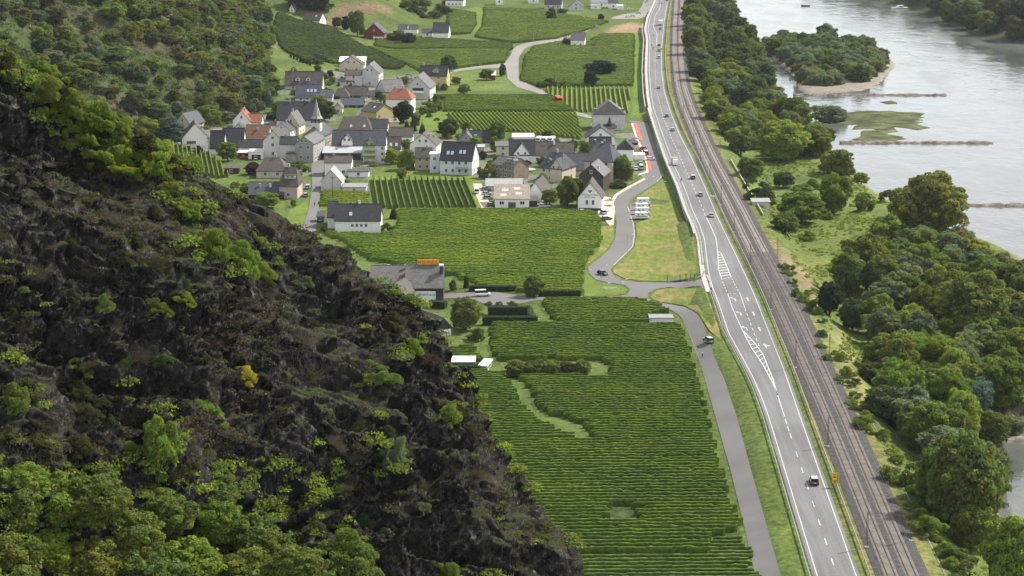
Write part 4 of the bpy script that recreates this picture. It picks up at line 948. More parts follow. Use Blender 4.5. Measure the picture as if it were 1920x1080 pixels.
# ------------------------------------------------------------------ trees of the riverside
RB = 'trees of the riverside wood'
for q in [
 # kind px py w h colour label
 ('big', 1740, 455, 172, 158, 'olive', 'huge olive green tree standing at the river edge above the groyne'),
 ('round', 1502, 418, 98, 66, 'green', 'fresh green round tree between the allotments and the olive trees'),
 ('big', 1562, 400, 88, 88, 'green', 'bright green tree next to the dark shadowed gap in the meadow'),
 ('round', 1471, 438, 54, 46, 'mid', 'dark small tree alone on the trackside meadow'),
 ('shrub', 1514, 450, 38, 24, 'green', 'small round bush on the meadow below the fresh green tree'),
 ('round', 1408, 338, 48, 52, 'green', 'slim light tree beside the railway above the white garden shed'),
 ('conifer', 1437, 372, 34, 42, 'dark', 'small dark pointed tree behind the white garden shed'),
 ('shrub', 1418, 375, 50, 30, 'deep', 'dark bush cluster left of the white garden shed'),
 ('round', 1468, 352, 40, 36, 'dark', 'dark round tree on the allotment meadow'),
 ('big', 1467, 300, 130, 92, 'lime', 'broad yellow green tree group overlooking the railway bend'),
 ('big', 1522, 292, 92, 70, 'olive', 'olive tree at the edge of the inlet with weedy water'),
 ('round', 1568, 325, 70, 56, 'olive', 'olive brown tree near the shore below the weedy islet'),
 ('round', 1352, 178, 70, 56, 'lime', 'yellow green tree high beside the railway'),
 ('round', 1345, 228, 60, 50, 'green', 'green tree close to the railway curve'),
 ('round', 1388, 290, 60, 62, 'olive', 'brownish green tree by the railway curve'),
 ('big', 1395, 255, 70, 60, 'willow', 'pale willow like tree behind the railway trees'),
 ('willow', 1450, 205, 70, 44, 'grey', 'grey green willow on the narrow river inlet'),
 ('willow', 1552, 232, 80, 30, 'grey', 'low grey willow scrub reaching into the weedy water'),
 ('big', 1625, 545, 120, 130, 'olive', 'tall yellowish olive tree left of the huge river edge tree'),
 ('oval', 1588, 560, 60, 110, 'mid', 'narrow olive green tree at the left end of the wood'),
 ('oval', 1660, 470, 60, 80, 'lime', 'slender yellow green tree under the huge olive tree'),
 ('big', 1555, 590, 62, 76, 'deep', 'very dark tree leaning over the trackside path'),
 ('big', 1598, 622, 70, 78, 'dark', 'dark green tree at the edge of the small meadow'),
 ('shrub', 1614, 560, 34, 24, 'yellow', 'small yellow topped bush inside the dark trees'),
 ('big', 1666, 600, 120, 96, 'willow', 'pale green bushy tree with a red brown left side'),
 ('big', 1705, 590, 80, 90, 'mid', 'mid green tree in the middle of the wood'),
 ('big', 1690, 690, 112, 88, 'lime', 'light olive dome shaped tree in the middle of the wood'),
 ('big', 1825, 640, 170, 160, 'olive', 'big dark olive tree on the right of the wood'),
 ('big', 1760, 600, 100, 120, 'olive', 'tall olive tree beside the big dark olive tree'),
 ('oval', 1795, 490, 46, 70, 'orange', 'orange yellow autumn tree in front of the sand bank'),
 ('oval', 1830, 500, 60, 62, 'yellow', 'yellow tinted tree beside the orange tree'),
 ('big', 1845, 545, 80, 82, 'green', 'round green tree below the sand bank'),
 ('big', 1905, 560, 90, 85, 'mid', 'green tree cut by the right picture edge'),
 ('round', 1790, 540, 60, 60, 'green', 'small bright tree left of the round green tree'),
 ('willow', 1790, 730, 90, 60, 'brown', 'greyish brown thicket in the wood'),
 ('willow', 1885, 770, 120, 110, 'blue', 'blue green willow at the right edge of the wood'),
 ('willow', 1820, 775, 110, 80, 'blue', 'blue green willow left of the larger willow'),
 ('willow', 1770, 790, 70, 60, 'willow', 'grey willow bush in front of the blue green willows'),
 ('willow', 1895, 812, 70, 44, 'grey', 'pale grey green bush near the small inlet'),
 ('big', 1745, 850, 140, 120, 'green', 'bright green tree at the left front of the wood'),
 ('round', 1668, 790, 90, 80, 'dark', 'dark green tree beside the trackside meadow'),
 ('round', 1640, 720, 60, 50, 'dark', 'small dark tree above the narrow trackside meadow'),
 ('round', 1700, 745, 80, 50, 'green', 'light green bushy tree under the dome shaped tree'),
 ('big', 1805, 1000, 190, 232, 'mid', 'very large green tree overhanging the small inlet'),
 ('big', 1760, 960, 130, 150, 'green', 'large green tree left of the very large one'),
 ('willow', 1858, 930, 90, 120, 'grey', 'drooping grey green tree leaning to the water'),
 ('big', 1895, 1110, 150, 175, 'lime', 'light green tree at the lower right corner'),
 ('shrub', 1700, 905, 90, 60, 'mid', 'green thicket beside the trackside wall'),
 ('shrub', 1735, 1000, 80, 50, 'green', 'low green bushes in front of the large tree trunks'),
 ('shrub', 1790, 1060, 90, 50, 'mid', 'low green bushes at the bottom of the picture beside the wall'),
 ('shrub', 1620, 800, 50, 34, 'green', 'green bush right behind the trackside wall end'),
]:
    ptree(*q[:6], q[6], 'riverside_tree' if q[0] not in ('shrub',) else 'bush', 'tree' if q[0] != 'shrub' else 'bush', RB if q[0] != 'shrub' else 'bushes of the riverside')
wood([(1296, -30), (1345, -30), (1360, 5), (1385, 40), (1400, 75), (1412, 120), (1440, 170), (1480, 205), (1440, 215), (1370, 215), (1325, 190), (1302, 140), (1297, 90), (1292, 40)], 78, ['round', 'round', 'oval', 'willow'], ['dark', 'mid', 'mid', 'grey', 'dark', 'olive'], (11, 17), (.95, 1.25), '%s tree in the dense belt between railway and upper river', 'riverside_tree', sep=.5)
wood([(1328, 190), (1440, 205), (1500, 225), (1540, 250), (1575, 285), (1590, 310), (1540, 300), (1470, 295), (1400, 290), (1365, 262)], 56, ['round', 'big', 'willow', 'big'], ['mid', 'olive', 'green', 'lime', 'willow'], (9, 14), (.9, 1.15), '%s tree in the wood between railway curve and weedy inlet', 'riverside_tree', sep=.46)
wood([(1612, 500), (1700, 470), (1800, 480), (1900, 520), (1990, 580), (1970, 740), (1900, 800), (1850, 860), (1830, 960), (1860, 1060), (1830, 1060), (1760, 930), (1690, 850), (1660, 740), (1640, 660), (1610, 580)], 98, ['big', 'big', 'round', 'willow', 'oval'], ['mid', 'olive', 'green', 'lime', 'willow', 'mid', 'grey'], (9, 14), (.9, 1.15), '%s tree inside the big riverside wood on the right', 'riverside_tree', sep=.46)
wood([(1450, 400), (1560, 300), (1620, 340), (1700, 400), (1690, 440), (1640, 430), (1600, 400), (1560, 420)], 16, ['round', 'shrub', 'bush'], ['mid', 'green', 'lime', 'dark'], (5, 9), (.6, .9), '%s bush on the grassy shore above the huge olive tree', 'bush', 'bush', sep=.8)
wood([(1385, 330), (1440, 350), (1465, 390), (1440, 395), (1400, 372), (1375, 330)], 12, ['shrub', 'bush'], ['mid', 'green', 'dark'], (3, 6), (.5, .8), '%s bush around the allotments by the railway', 'bush', 'bush', sep=.8)
wood([(1480, 500), (1540, 590), (1590, 700), (1680, 860), (1790, 1075), (1760, 1075), (1670, 890), (1570, 720), (1515, 600), (1460, 500)], 45, ['shrub', 'bush'], ['mid', 'green', 'lime', 'lime'], (2.2, 5), (.45, .7), '%s bush on the weedy slope between railway and wood', 'bush', 'bush', sep=.8)
# island
wood([(1436, 98), (1465, 91), (1520, 88), (1580, 94), (1630, 102), (1650, 112), (1652, 132), (1638, 155), (1612, 168), (1555, 174), (1506, 174), (1492, 150), (1466, 120), (1442, 104)], 135, ['round', 'willow', 'willow', 'big'], ['grey', 'willow', 'dark', 'mid', 'grey'], (11, 17), (.8, 1.1), '%s tree of the wooded river island', 'island_tree', 'tree', sep=.40)
# far bank
wood([(1500, -60), (1600, -24), (1700, 8), (1752, 30), (1808, 54), (1866, 76), (1935, 86), (2000, 84), (2000, -60)], 135, ['round', 'round', 'oval'], ['dark', 'mid', 'deep', 'olive', 'brown', 'dark'], (13, 20), (.95, 1.25), '%s tree on the far bank of the river', 'far_bank_tree', 'tree', sep=.5)
# ------------------------------------------------------------------ western hillside
for q in [('conifer', 585-270+5, 262, 74, 66, 'blue', 'wide blue grey cedar standing left of the village houses'),
          ('round', 278, 262, 54, 50, 'lime', 'bright lime tree on the crest beside the cedar'),
          ('conifer', 502, 200, 26, 50, 'blue', 'blue spruce on the hillside foot by the long brown roof'),
          ('conifer', 470, 202, 24, 40, 'deep', 'dark spruce on the hillside foot'), ('conifer', 486, 206, 22, 36, 'deep', 'dark spruce beside the blue spruce'),
          ('big', 670, 68, 46, 56, 'mid', 'broad green tree beside the red brown farmhouse'),
          ('round', 842, 134, 32, 36, 'dark', 'dark round tree at the village road bend'),
          ('round', 632, 52, 22, 22, 'dark', 'dark tree left of the broad green tree'), ('round', 650, 56, 20, 26, 'deep', 'narrow dark tree touching the broad green tree'),
          ('round', 724+20, 80, 40, 24, 'dark', 'dark hedge tree in front of the small white gabled house'),
          ('round', 766, 84, 34, 26, 'deep', 'dark tree between the two white hillside houses'),
          ('round', 595, 20, 60, 40, 'deep', 'large dark tree mass above the chapel slope'), ('round', 560, 12, 50, 40, 'deep', 'dark tree right of the chapel'),
          ('round', 1033, 38, 22, 24, 'dark', 'dark tree in front of the upper gabled house'), ('round', 1127, 40, 13, 16, 'deep', 'small dark tree at the upper road'),
          ('round', 1054, 28, 18, 14, 'dark', 'small round tree beside the upper gabled house'),
          ('conifer', 1060, 86, 16, 26, 'deep', 'pair of dark firs left of the lone white house'), ('conifer', 1067, 87, 16, 22, 'deep', 'lower dark fir touching the lone white house'),
          ('round', 1112, 90, 12, 9, 'dark', 'small bush right of the lone white house'),
          ('round', 1108, 162, 30, 32, 'deep', 'dark bush at the lower side of the big bush clump'), ('round', 1128, 142, 52, 34, 'deep', 'wide dark bush in the dull vineyard'), ('round', 1106, 134, 26, 18, 'dark', 'small bush left of the wide dark bush'),
          ('shrub', 1030, 164, 38, 24, 'dark', 'dark shrub at the left end of the field hedge'), ('shrub', 1060, 164, 34, 18, 'mid', 'green shrub in the field hedge'), ('conifer', 1010, 163, 9, 16, 'deep', 'thin dark cypress in the field hedge'),
          ('round', 913, 150, 28, 24, 'mid', 'green tree at the garden left of the road fork'), ('round', 942, 143, 14, 24, 'dark', 'slim dark tree at the road fork'),
          ('round', 870, 176, 24, 22, 'green', 'garden tree beside the vineyard plot'), ('round', 855, 158, 20, 16, 'dark', 'dark garden shrub beside the yellow house')]:
    ptree(*q[:6], q[6], 'tree')
wood([(-60, -20), (120, -30), (300, -30), (500, -25), (508, 60), (500, 120), (515, 170), (490, 215), (430, 232), (350, 240), (250, 225), (140, 170), (40, 120), (-40, 60)], 285, ['round', 'round', 'shrub', 'bush', 'oval', 'round'], ['dark', 'mid', 'olive', 'mid', 'green', 'grey', 'dark', 'brown'], (5.5, 13), (.6, .95), '%s tree or tall bush on the steep western hillside', 'hillside_tree', sep=.6, maxtry=25)
wood([(620, -10), (760, -20), (860, 10), (840, 40), (780, 30), (740, 10), (690, 0)], 36, ['round', 'shrub', 'bush'], ['dark', 'mid', 'brown', 'deep'], (6, 11), (.5, .8), '%s scrub tree on the rocky slope above the upper vineyards', 'hillside_tree', sep=.7)
# hillside undergrowth: one mass of low brush
def brush(name, label, pts, leaf, per, rad, cols, zsq=.6):
    Vs = []; Fs = []; Cs = []; b = 0
    for P in pts:
        k = int(per*rng.uniform(.6, 1.3)); r = rad*rng.uniform(.5, 1.5); d = rng.normal(size=(k, 3)); d /= np.linalg.norm(d, axis=1)[:, None]; d[:, 2] = np.abs(d[:, 2])
        C = np.array(P)+d*np.array([r, r, r*zsq])*(1-.4*rng.random((k, 1))); N = d+.8*rng.normal(size=(k, 3)); N /= np.linalg.norm(N, axis=1)[:, None]
        V, Fc = quads(C, N, leaf*rng.uniform(.6, 1.3, k)); Vs.append(V); Fs.append(Fc+b); b += len(V)
        c = np.array(TC[random.choice(cols)])*rng.uniform(.8, 1.2); Cs.append(np.repeat(c*(1+.3*(rng.random((k, 1))-.5)), 4, 0))
    o = np_mesh(name, np.concatenate(Vs), np.concatenate(Fs), M['leaf'], cols=np.concatenate(Cs)); tag(o, label, 'undergrowth', None, 'stuff'); return o
W = np.array([q[:2] for q in GP([(-60, -30), (500, -30), (512, 60), (505, 120), (520, 170), (480, 225), (350, 250), (250, 235), (140, 180), (-40, 80)])])
Q = rng.uniform(W.min(0), W.max(0), (9000, 2)); Q = Q[inside(Q, W)]; Q = Q[fbm(Q[:, 0]/30, Q[:, 1]/16, 31, 3) < .74][:7600]
brush('hillside_brush', 'low scrub and brush covering the steep western hillside', np.column_stack([Q, H(Q[:, 0], Q[:, 1])]), .42, 46, 2.4, ['dark', 'olive', 'dark', 'mid', 'dark'])
yb_ = rng.uniform(360, 960, 5000); Q = np.column_stack([np.interp(yb_, HB_Y, HB_X)-rng.uniform(-6, 130, 5000)**1.0, yb_])
brush('hillside_brush', 'low scrub on the hill slope hidden behind the rock spur', np.column_stack([Q, H(Q[:, 0], Q[:, 1])]), .5, 30, 2.4, ['dark', 'olive', 'dark', 'mid', 'dark'])
W = np.array([q[:2] for q in GP([(1395, 340), (1460, 440), (1530, 560), (1600, 720), (1700, 920), (1800, 1090), (1900, 1090), (1860, 1000), (1700, 800), (1640, 640), (1620, 500), (1700, 420), (1560, 300), (1440, 290)])])
Q = rng.uniform(W.min(0), W.max(0), (7000, 2)); Q = Q[inside(Q, W)]; Q = Q[fbm(Q[:, 0]/14, Q[:, 1]/14, 37, 3) > .45][:2600]
brush('riverside_weeds', 'weeds and brambles covering the ground between railway and wood', np.column_stack([Q, H(Q[:, 0], Q[:, 1])]), .2, 40, .7, ['green', 'lime', 'lime', 'green', 'olive'], .9)
# ------------------------------------------------------------------ village trees and hedges
for q in [('round', 428, 302, 40, 42, 'green', 'bright green round tree in the left part of the village'),
          ('round', 474, 327, 34, 26, 'red', 'dark purple leaved tree beside the brown hipped roof'),
          ('shrub', 520, 308, 34, 20, 'lime', 'lime green garden bush below the white gabled house'),
          ('round', 609, 228, 42, 44, 'dark', 'broad dark tree right of the church spire'), ('round', 596, 200, 34, 24, 'lime', 'lime topped tree behind the church'),
          ('big', 757, 230, 48, 48, 'deep', 'large very dark tree before the white house with the red roof'),
          ('round', 762, 318, 38, 46, 'green', 'tall bright green tree in the garden behind the vine plot'), ('round', 735, 308, 30, 32, 'lime', 'yellow green round tree beside the tall garden tree'),
          ('round', 753, 335, 20, 24, 'green', 'small round tree on the lawn beside the orange play frame'),
          ('big', 842, 258, 46, 42, 'dark', 'dark green tree at the edge of the slanting vineyard'), ('conifer', 792, 250, 13, 28, 'deep', 'dark cypress like conifer in the middle garden'), ('conifer', 775, 246, 14, 30, 'deep', 'dark narrow conifer in the gardens'),
          ('conifer', 763, 243, 11, 26, 'deep', 'thin dark conifer beside the grey roof'), ('conifer', 741, 236, 11, 22, 'deep', 'small dark conifer in the grey yard'), ('conifer', 805, 205, 9, 34, 'deep', 'tall thin dark cypress beside the big grey house'),
          ('conifer', 711, 232, 9, 22, 'deep', 'thin dark cypress beside the yellow house wall'),
          ('big', 932, 268, 46, 48, 'mid', 'dark green tree behind the cream house with flat grey roof'),
          ('big', 1064, 388, 52, 66, 'mid', 'tall dense green tree in front of the slate roofed hall'), ('round', 1082, 384, 30, 58, 'dark', 'dark right half of the tree pair at the slate roofed hall'), ('round', 1030, 384, 34, 32, 'olive', 'small olive garden tree left of the dense tree pair'),
          ('willow', 1167, 345, 48, 64, 'mid', 'weeping willow beside the three storey cream building'), ('shrub', 1160, 352, 40, 16, 'dark', 'dark hedge bushes under the weeping willow'),
          ('round', 921, 320, 20, 22, 'green', 'green bush tree beside the brick house'), ('shrub', 912, 334, 30, 40, 'mid', 'climbing green bushes at the brick gable'), ('shrub', 975, 326, 16, 12, 'green', 'small bush in the courtyard'),
          ('round', 500, 390, 54, 34, 'lime', 'bright bush tree on the crest in front of the dark slab roof'), ('shrub', 462, 362, 60, 40, 'olive', 'olive bushes at the crest of the spur'),
          ('round', 550, 388, 12, 16, 'green', 'small round lawn tree beside the two parked cars'),
          ('shrub', 728, 436, 26, 26, 'dark', 'dark bush at the right corner of the white house with the black roof'), ('conifer', 738, 410, 16, 34, 'deep', 'dark conifer at the right corner of the white house'),
          ('big', 873, 618, 78, 76, 'mid', 'large round green tree beside the hotel'), ('shrub', 886, 636, 34, 26, 'green', 'bright shrub under the large hotel tree'), ('round', 898, 640, 24, 30, 'mid', 'slim green tree below the large hotel tree'),
          ('conifer', 874, 540, 11, 40, 'deep', 'thin dark cypress behind the hotel'), ('round', 849, 545, 16, 22, 'mid', 'small tree beside the hotel terrace'), ('round', 1000, 556, 40, 42, 'mid', 'lone round tree at the lower edge of the bright vineyard'),
          ('shrub', 917, 572, 16, 10, 'brown', 'reddish shrub by the hotel car park'), ('shrub', 936, 572, 14, 11, 'green', 'green shrub by the hotel car park'), ('shrub', 959, 573, 22, 13, 'olive', 'round olive shrub at the end of the hotel car park'),
          ('round', 968, 706, 44, 34, 'olive', 'olive bush at the left of the strip inside the vineyard'), ('round', 1003, 706, 46, 38, 'mid', 'grey green bush left of the middle of the strip inside the vineyard'), ('round', 1036, 706, 40, 36, 'olive', 'tall bush in the middle of the strip inside the vineyard'), ('round', 1066, 705, 34, 34, 'brown', 'autumn coloured bush in the strip inside the vineyard'), ('round', 1092, 705, 36, 34, 'olive', 'last bush at the right of the strip inside the vineyard'),
          ('shrub', 640, 345, 30, 18, 'mid', 'garden bush beside the grey shed'), ('shrub', 670, 318, 26, 12, 'green', 'green bushes on the white terrace wall'), ('shrub', 700, 312, 20, 14, 'lime', 'lime garden bush under the glass balconies'),
          ('shrub', 535+25, 318, 30, 22, 'mid', 'garden bushes beside the grey church house'), ('shrub', 575, 322, 20, 16, 'green', 'yellow green garden bush at the street corner'), ('shrub', 558, 330, 20, 12, 'lime', 'bright low garden bush at the drive'),
          ('shrub', 372, 288, 22, 20, 'deep', 'dark round hedge bush below the white corner house'), ('shrub', 352, 280, 12, 10, 'dark', 'small dark bush at the white corner house'),
          ('round', 690, 146, 16, 14, 'dark', 'dark tree right of the grey gabled house'), ('round', 815, 172, 20, 16, 'dark', 'dark shrub beside the yellow house'), ('shrub', 800, 210, 50, 16, 'mid', 'row of garden shrubs below the red roofed house'),
          ('shrub', 560, 178, 30, 18, 'mid', 'shrubs in front of the long brown roof'), ('shrub', 590, 118, 50, 22, 'dark', 'dark shrubs behind the upper houses'), ('shrub', 620, 118, 24, 12, 'lime', 'pale bush left of the glass roofed house'),
          ('conifer', 571, 200, 7, 20, 'deep', 'thin cypress by the blue slate roof'), ('shrub', 850, 240, 20, 14, 'green', 'small green tree by the slanting vineyard'), ('shrub', 862, 262, 20, 16, 'green', 'round bush behind the dark roofed white house')]:
    ptree(*q[:6], q[6], 'tree' if q[0] not in ('shrub',) else 'bush', 'tree' if q[0] != 'shrub' else 'bush')
for i in range(7): ptree('conifer', 545+i*6, 108+i*2.5, 5, 13, 'deep', 'small dark cypress in the diagonal row on the slope above the village', 'cypress', 'tree', 'row of small cypresses')
def hedge(pts, w_, h, lab, c='deep'):
    P = drape([q[:2] for q in GP(pts)]); P, _ = resample(P, .5); o0 = P[0].copy(); k = 700; V = []; n_ = len(P)
    Tn = np.gradient(P[:, :2], axis=0); Tn /= np.linalg.norm(Tn, axis=1)[:, None]; Nn = np.stack([-Tn[:, 1], Tn[:, 0]], 1)
    tot = int(n_*.5*60); i = rng.integers(0, n_, tot); f = rng.integers(0, 3, tot); a = rng.uniform(-1, 1, tot); b = rng.random(tot)
    off = np.where(f == 0, a, np.where(f == 1, -1, 1))*w_/2; z = np.where(f == 0, 1.0, b)*h
    C = np.column_stack([P[i, 0]+Nn[i, 0]*off, P[i, 1]+Nn[i, 1]*off, P[i, 2]+z])+rng.normal(0, .09, (tot, 3))
    N = np.column_stack([Nn[i, 0]*np.where(f == 1, -1, 1)*(f > 0), Nn[i, 1]*np.where(f == 1, -1, 1)*(f > 0), (f == 0)*1.0])+rng.normal(0, .5, (tot, 3)); N /= np.linalg.norm(N, axis=1)[:, None]
    V, Fc = quads(C-o0, N, np.full(tot, .17)); cc = np.repeat(1+.4*(rng.random((tot, 1))-.5), 4, 0)*np.ones(3)
    t = tag(empty('hedge', tuple(o0)), lab, 'hedge')
    o = np_mesh('foliage', V, Fc, M['leaf'], cols=cc); o.parent = t; o.color = (*TC[c], 1)
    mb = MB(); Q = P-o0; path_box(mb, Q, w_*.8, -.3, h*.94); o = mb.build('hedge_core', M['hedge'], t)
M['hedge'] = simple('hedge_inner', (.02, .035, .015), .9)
hedge([(915, 590), (992, 590)], 2.5, 2.6, 'back clipped hedge of the rectangular hedge garden')
hedge([(905, 609), (1008, 609)], 2.5, 2.6, 'front clipped hedge of the rectangular hedge garden')
hedge([(992, 588), (998, 606)], 1.6, 2.3, 'short right hand hedge of the rectangular hedge garden', 'dark')
hedge([(880, 546), (970, 546)], 1.8, 1.8, 'clipped hedge between hotel car park and bright vineyard')
hedge([(1010, 556), (1088, 555)], 1.2, 1.8, 'clipped hedge under the lone tree by the junction lane')
hedge([(858, 698), (900, 699)], 3, 2.2, 'dark clipped hedge in front of the white pavilion')
hedge([(806, 576), (836, 578)], 3, 2.2, 'dark hedge between the hotel and the slate roofed barn')
hedge([(700, 455), (620, 441), (605, 432)], 1.2, 1.3, 'low hedge at the foot of the white house with the black roof', 'dark')
hedge([(625, 186), (690, 184)], 1.6, 1.6, 'dark hedge line above the blue roofed bungalow')
# ------------------------------------------------------------------ growth on the spur
def spur_at(px, py):
    """point of the rock surface seen at a photograph pixel"""
    P = onplane(px, py); a, b = ab(P); q = spur_pt(a, b)[0]; d = pd(px, py); t = NS@(q-_c)/(NS@d)
    for _ in range(3):
        P = _c+d*t; a, b = ab(P-NS*0); q = spur_pt(a, b)[0]; t = NS@(q-_c)/(NS@d)
    return _c+d*t
def spur_plant(kind, px, py, wpx, hpx, c, label, name='shrub', cat='shrub', group=None, sink=.35):
    P = spur_at(px, py); D = (P-_c)@FW; s_ = F/D; wd = wpx/s_; hh = hpx/s_
    t = tree(kind, P-NS*sink, wd, hh, TC[c], name, label, cat, group, trunk=kind in ('big', 'round', 'dry'))
    if kind != 'big': t.rotation_euler = (random.uniform(-.35, .35), random.uniform(.0, .6), random.uniform(-.6, .6)); t.scale = (random.uniform(.7, 1.15), random.uniform(.8, 1.5), random.uniform(.8, 1.15))
    return t
SP = 'shrubs growing on the rock spur'
def on_spur(px, py): return py > np.interp(px, [q[0] for q in RIDGE], [q[1] for q in RIDGE])+6
ck = 0
for (x0, x1, y0, y1, n_, kinds, cols, wr, lab) in [
    (-40, 140, 85, 190, 30, ['bush', 'shrub'], ['mid', 'olive', 'green', 'lime', 'brown'], (40, 85), '%s shrub at the top left above the dark rock'),
    (120, 330, 165, 330, 46, ['bush', 'shrub'], ['green', 'lime', 'mid', 'olive', 'dead'], (34, 75), '%s shrub on the upper crest of the spur'),
    (190, 520, 280, 600, 34, ['bush', 'shrub', 'dry'], ['mid', 'green', 'olive', 'dead', 'brown'], (26, 60), '%s shrub high on the face of the spur'),
    (-20, 400, 300, 700, 52, ['bush', 'dry', 'bush', 'dry'], ['olive', 'mid', 'brown', 'dead', 'dark'], (24, 60), '%s shrub on the left rock face'),
    (400, 900, 480, 1000, 66, ['bush', 'dry', 'dry'], ['olive', 'mid', 'brown', 'dead', 'grey', 'dead'], (24, 58), '%s shrub on the middle rock face'),
    (600, 1080, 760, 1090, 24, ['bush', 'dry'], ['olive', 'dark', 'brown', 'dead'], (20, 46), '%s shrub low on the right rock face'),
    (-20, 420, 700, 900, 26, ['bush', 'shrub', 'dry'], ['mid', 'olive', 'green', 'brown'], (30, 70), '%s shrub on the lower left rock face')]:
    for _ in range(n_):
        px, py = rng.uniform(x0, x1), rng.uniform(y0, y1)
        if not on_spur(px, py): continue
        c = random.choice(cols); k = random.choice(kinds)
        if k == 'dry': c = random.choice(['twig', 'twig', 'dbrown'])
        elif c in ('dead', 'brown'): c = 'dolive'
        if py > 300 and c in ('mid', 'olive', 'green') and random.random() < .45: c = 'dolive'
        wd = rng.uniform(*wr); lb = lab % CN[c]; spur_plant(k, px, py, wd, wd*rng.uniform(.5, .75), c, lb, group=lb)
for q in [('bush', 445, 500, 90, 60, 'green', 'large yellow green bush in the upper middle of the spur'), ('bush', 400, 470, 80, 50, 'green', 'green bush left of the large yellow green bush'), ('bush', 485, 515, 60, 40, 'lime', 'yellow tipped end of the bush band on the spur'),
          ('bush', 350, 400, 60, 40, 'lime', 'lime bush on the upper ridge line'), ('bush', 455, 712, 54, 36, 'yellow', 'small vivid yellow bush in the middle of the rock face'),
          ('big', 305, 905, 100, 150, 'green', 'tall ivy green bush in the gully at the lower left'), ('bush', 220, 690, 76, 60, 'mid', 'round green bush on the left rock ledge'), ('bush', 200, 610, 60, 60, 'mid', 'ivy patch climbing the left rock wall'),
          ('bush', 735, 870, 80, 90, 'grey', 'grey green bush in the central gully of the spur'), ('bush', 700, 720, 110, 60, 'mid', 'wide green bush right of the centre gully'), ('bush', 840, 790, 60, 50, 'green', 'green bush near the right rock edge'), ('bush', 770, 655, 54, 40, 'green', 'green bush below the rocky right edge'),
          ('dry', 590, 700, 95, 70, 'twig', 'large pale leafless shrub in the centre of the spur'), ('dry', 640, 800, 80, 50, 'twig', 'pale leafless shrub below the large one'), ('dry', 570, 640, 70, 50, 'twig', 'pale leafless shrub above the large one'),
          ('bush', 95, 215, 80, 60, 'lime', 'autumn yellow bush behind the black rock head'), ('bush', 180, 235, 90, 60, 'green', 'dense green bush on the upper crest'), ('bush', 230, 245, 80, 50, 'lime', 'bright yellow green bush on the upper crest'),
          ('bush', 275, 330, 90, 60, 'green', 'bright bush between the two upper rock heads'), ('bush', 300, 290, 70, 44, 'lime', 'lime bush at the right upper crest'),
          ('bush', 30, 760, 80, 60, 'mid', 'green bush at the left edge of the rock'), ('bush', 640, 1080, 150, 110, 'mid', 'green bush mass at the lower middle of the spur'), ('bush', 840, 1090, 90, 60, 'mid', 'green bush at the lower right of the spur')]:
    spur_plant(*q[:6], q[6])
k = 0
for px, py, wd, hh, c in [(30, 1010, 170, 150, 'mid'), (120, 1000, 150, 140, 'green'), (190, 985, 150, 120, 'mid'), (255, 1060, 170, 130, 'mid'), (90, 1090, 150, 120, 'lime'), (180, 1110, 160, 130, 'olive'), (330, 1000, 120, 90, 'mid'),
                          (410, 1020, 140, 110, 'green'), (480, 1060, 150, 120, 'mid'), (360, 1110, 170, 130, 'green'), (470, 1130, 160, 130, 'olive'), (560, 1110, 150, 110, 'mid'), (20, 1130, 180, 160, 'olive'), (280, 1150, 200, 150, 'mid'), (-60, 1000, 170, 160, 'mid'), (-40, 930, 120, 100, 'mid'), (50, 940, 120, 90, 'green'), (300, 960, 90, 60, 'olive'), (-50, 1160, 200, 160, 'green'), (600, 1180, 170, 130, 'mid'), (420, 960, 90, 70, 'mid')]:
    spur_plant('big', px, py, wd, hh, c, '%s small oak in the thicket at the lower left' % CN[c], 'small_oak', 'tree', 'small oaks at the lower left'); k += 1
def pix(P):
    d = np.asarray(P)-_c; z = d@FW; return 960+F*d[..., 0]/z, 540-F*(d@UP)/z
N0 = 15000
a = rng.uniform(_R[0, 0]+10, _R[-1, 0]-10, N0); b = rng.uniform(-62, 30, N0); k = b < np.interp(a, _R[:, 0], _R[:, 1])+.3; a, b = a[k], b[k]
P = spur_pt(a, b, -.12); px, py = pix(P); rl = np.interp(px, [q[0] for q in ROCKLINE], [q[1] for q in ROCKLINE]); top = py < rl+15*(fbm(a/5, b/5, 3, 2)-.5)*6
f = fbm(a/7., b/7., 55, 4); f2 = fbm(a/16., b/10., 77, 3); thick = (px-80)*.0+(py-860-60*(f-.5)*4) > 0; low = thick & (px < 640)
k = (f > .47) | top | low; P, top, f2, f, low = P[k], top[k], f2[k], f[k], low[k]
px, py = pix(P); GR = [[(320, 330), (400, 400), (520, 470), (525, 550), (450, 540), (330, 470), (280, 380)], [(170, 560), (260, 600), (275, 720), (200, 720)], [(690, 700), (770, 760), (770, 940), (690, 900)], [(0, 660), (120, 680), (130, 760), (0, 780)], [(740, 620), (800, 630), (810, 690), (750, 680)], [(250, 760), (340, 800), (345, 960), (290, 950)], [(560, 980), (900, 1000), (940, 1100), (560, 1100)]]
PX = np.stack([px+25*(f2-.5), py+60*(f-.5)], 1); sel = top | low
for g_ in GR: sel = sel | inside(PX, g_)
keep = sel | (f > .50); P, sel, f2 = P[keep], sel[keep], f2[keep]; dryk = (~sel) & (f2 < .52)
brush('green_ledge_growth', 'green bushes and brambles matted over the crest and ledges of the rock spur', P[sel], .13, 110, .85, ['green', 'mid', 'olive', 'mid', 'green', 'lime'], .5)
brush('dry_ledge_growth', 'brown and grey dry brush clinging to the rock spur', P[dryk], .10, 70, .7, ['dbrown', 'twig', 'dbrown', 'dolive'], .4)
brush('ledge_growth', 'olive grass tufts and low growth on the ledges of the rock spur', P[~(sel | dryk)], .11, 70, .65, ['dolive', 'dolive', 'dark', 'olive'], .4)
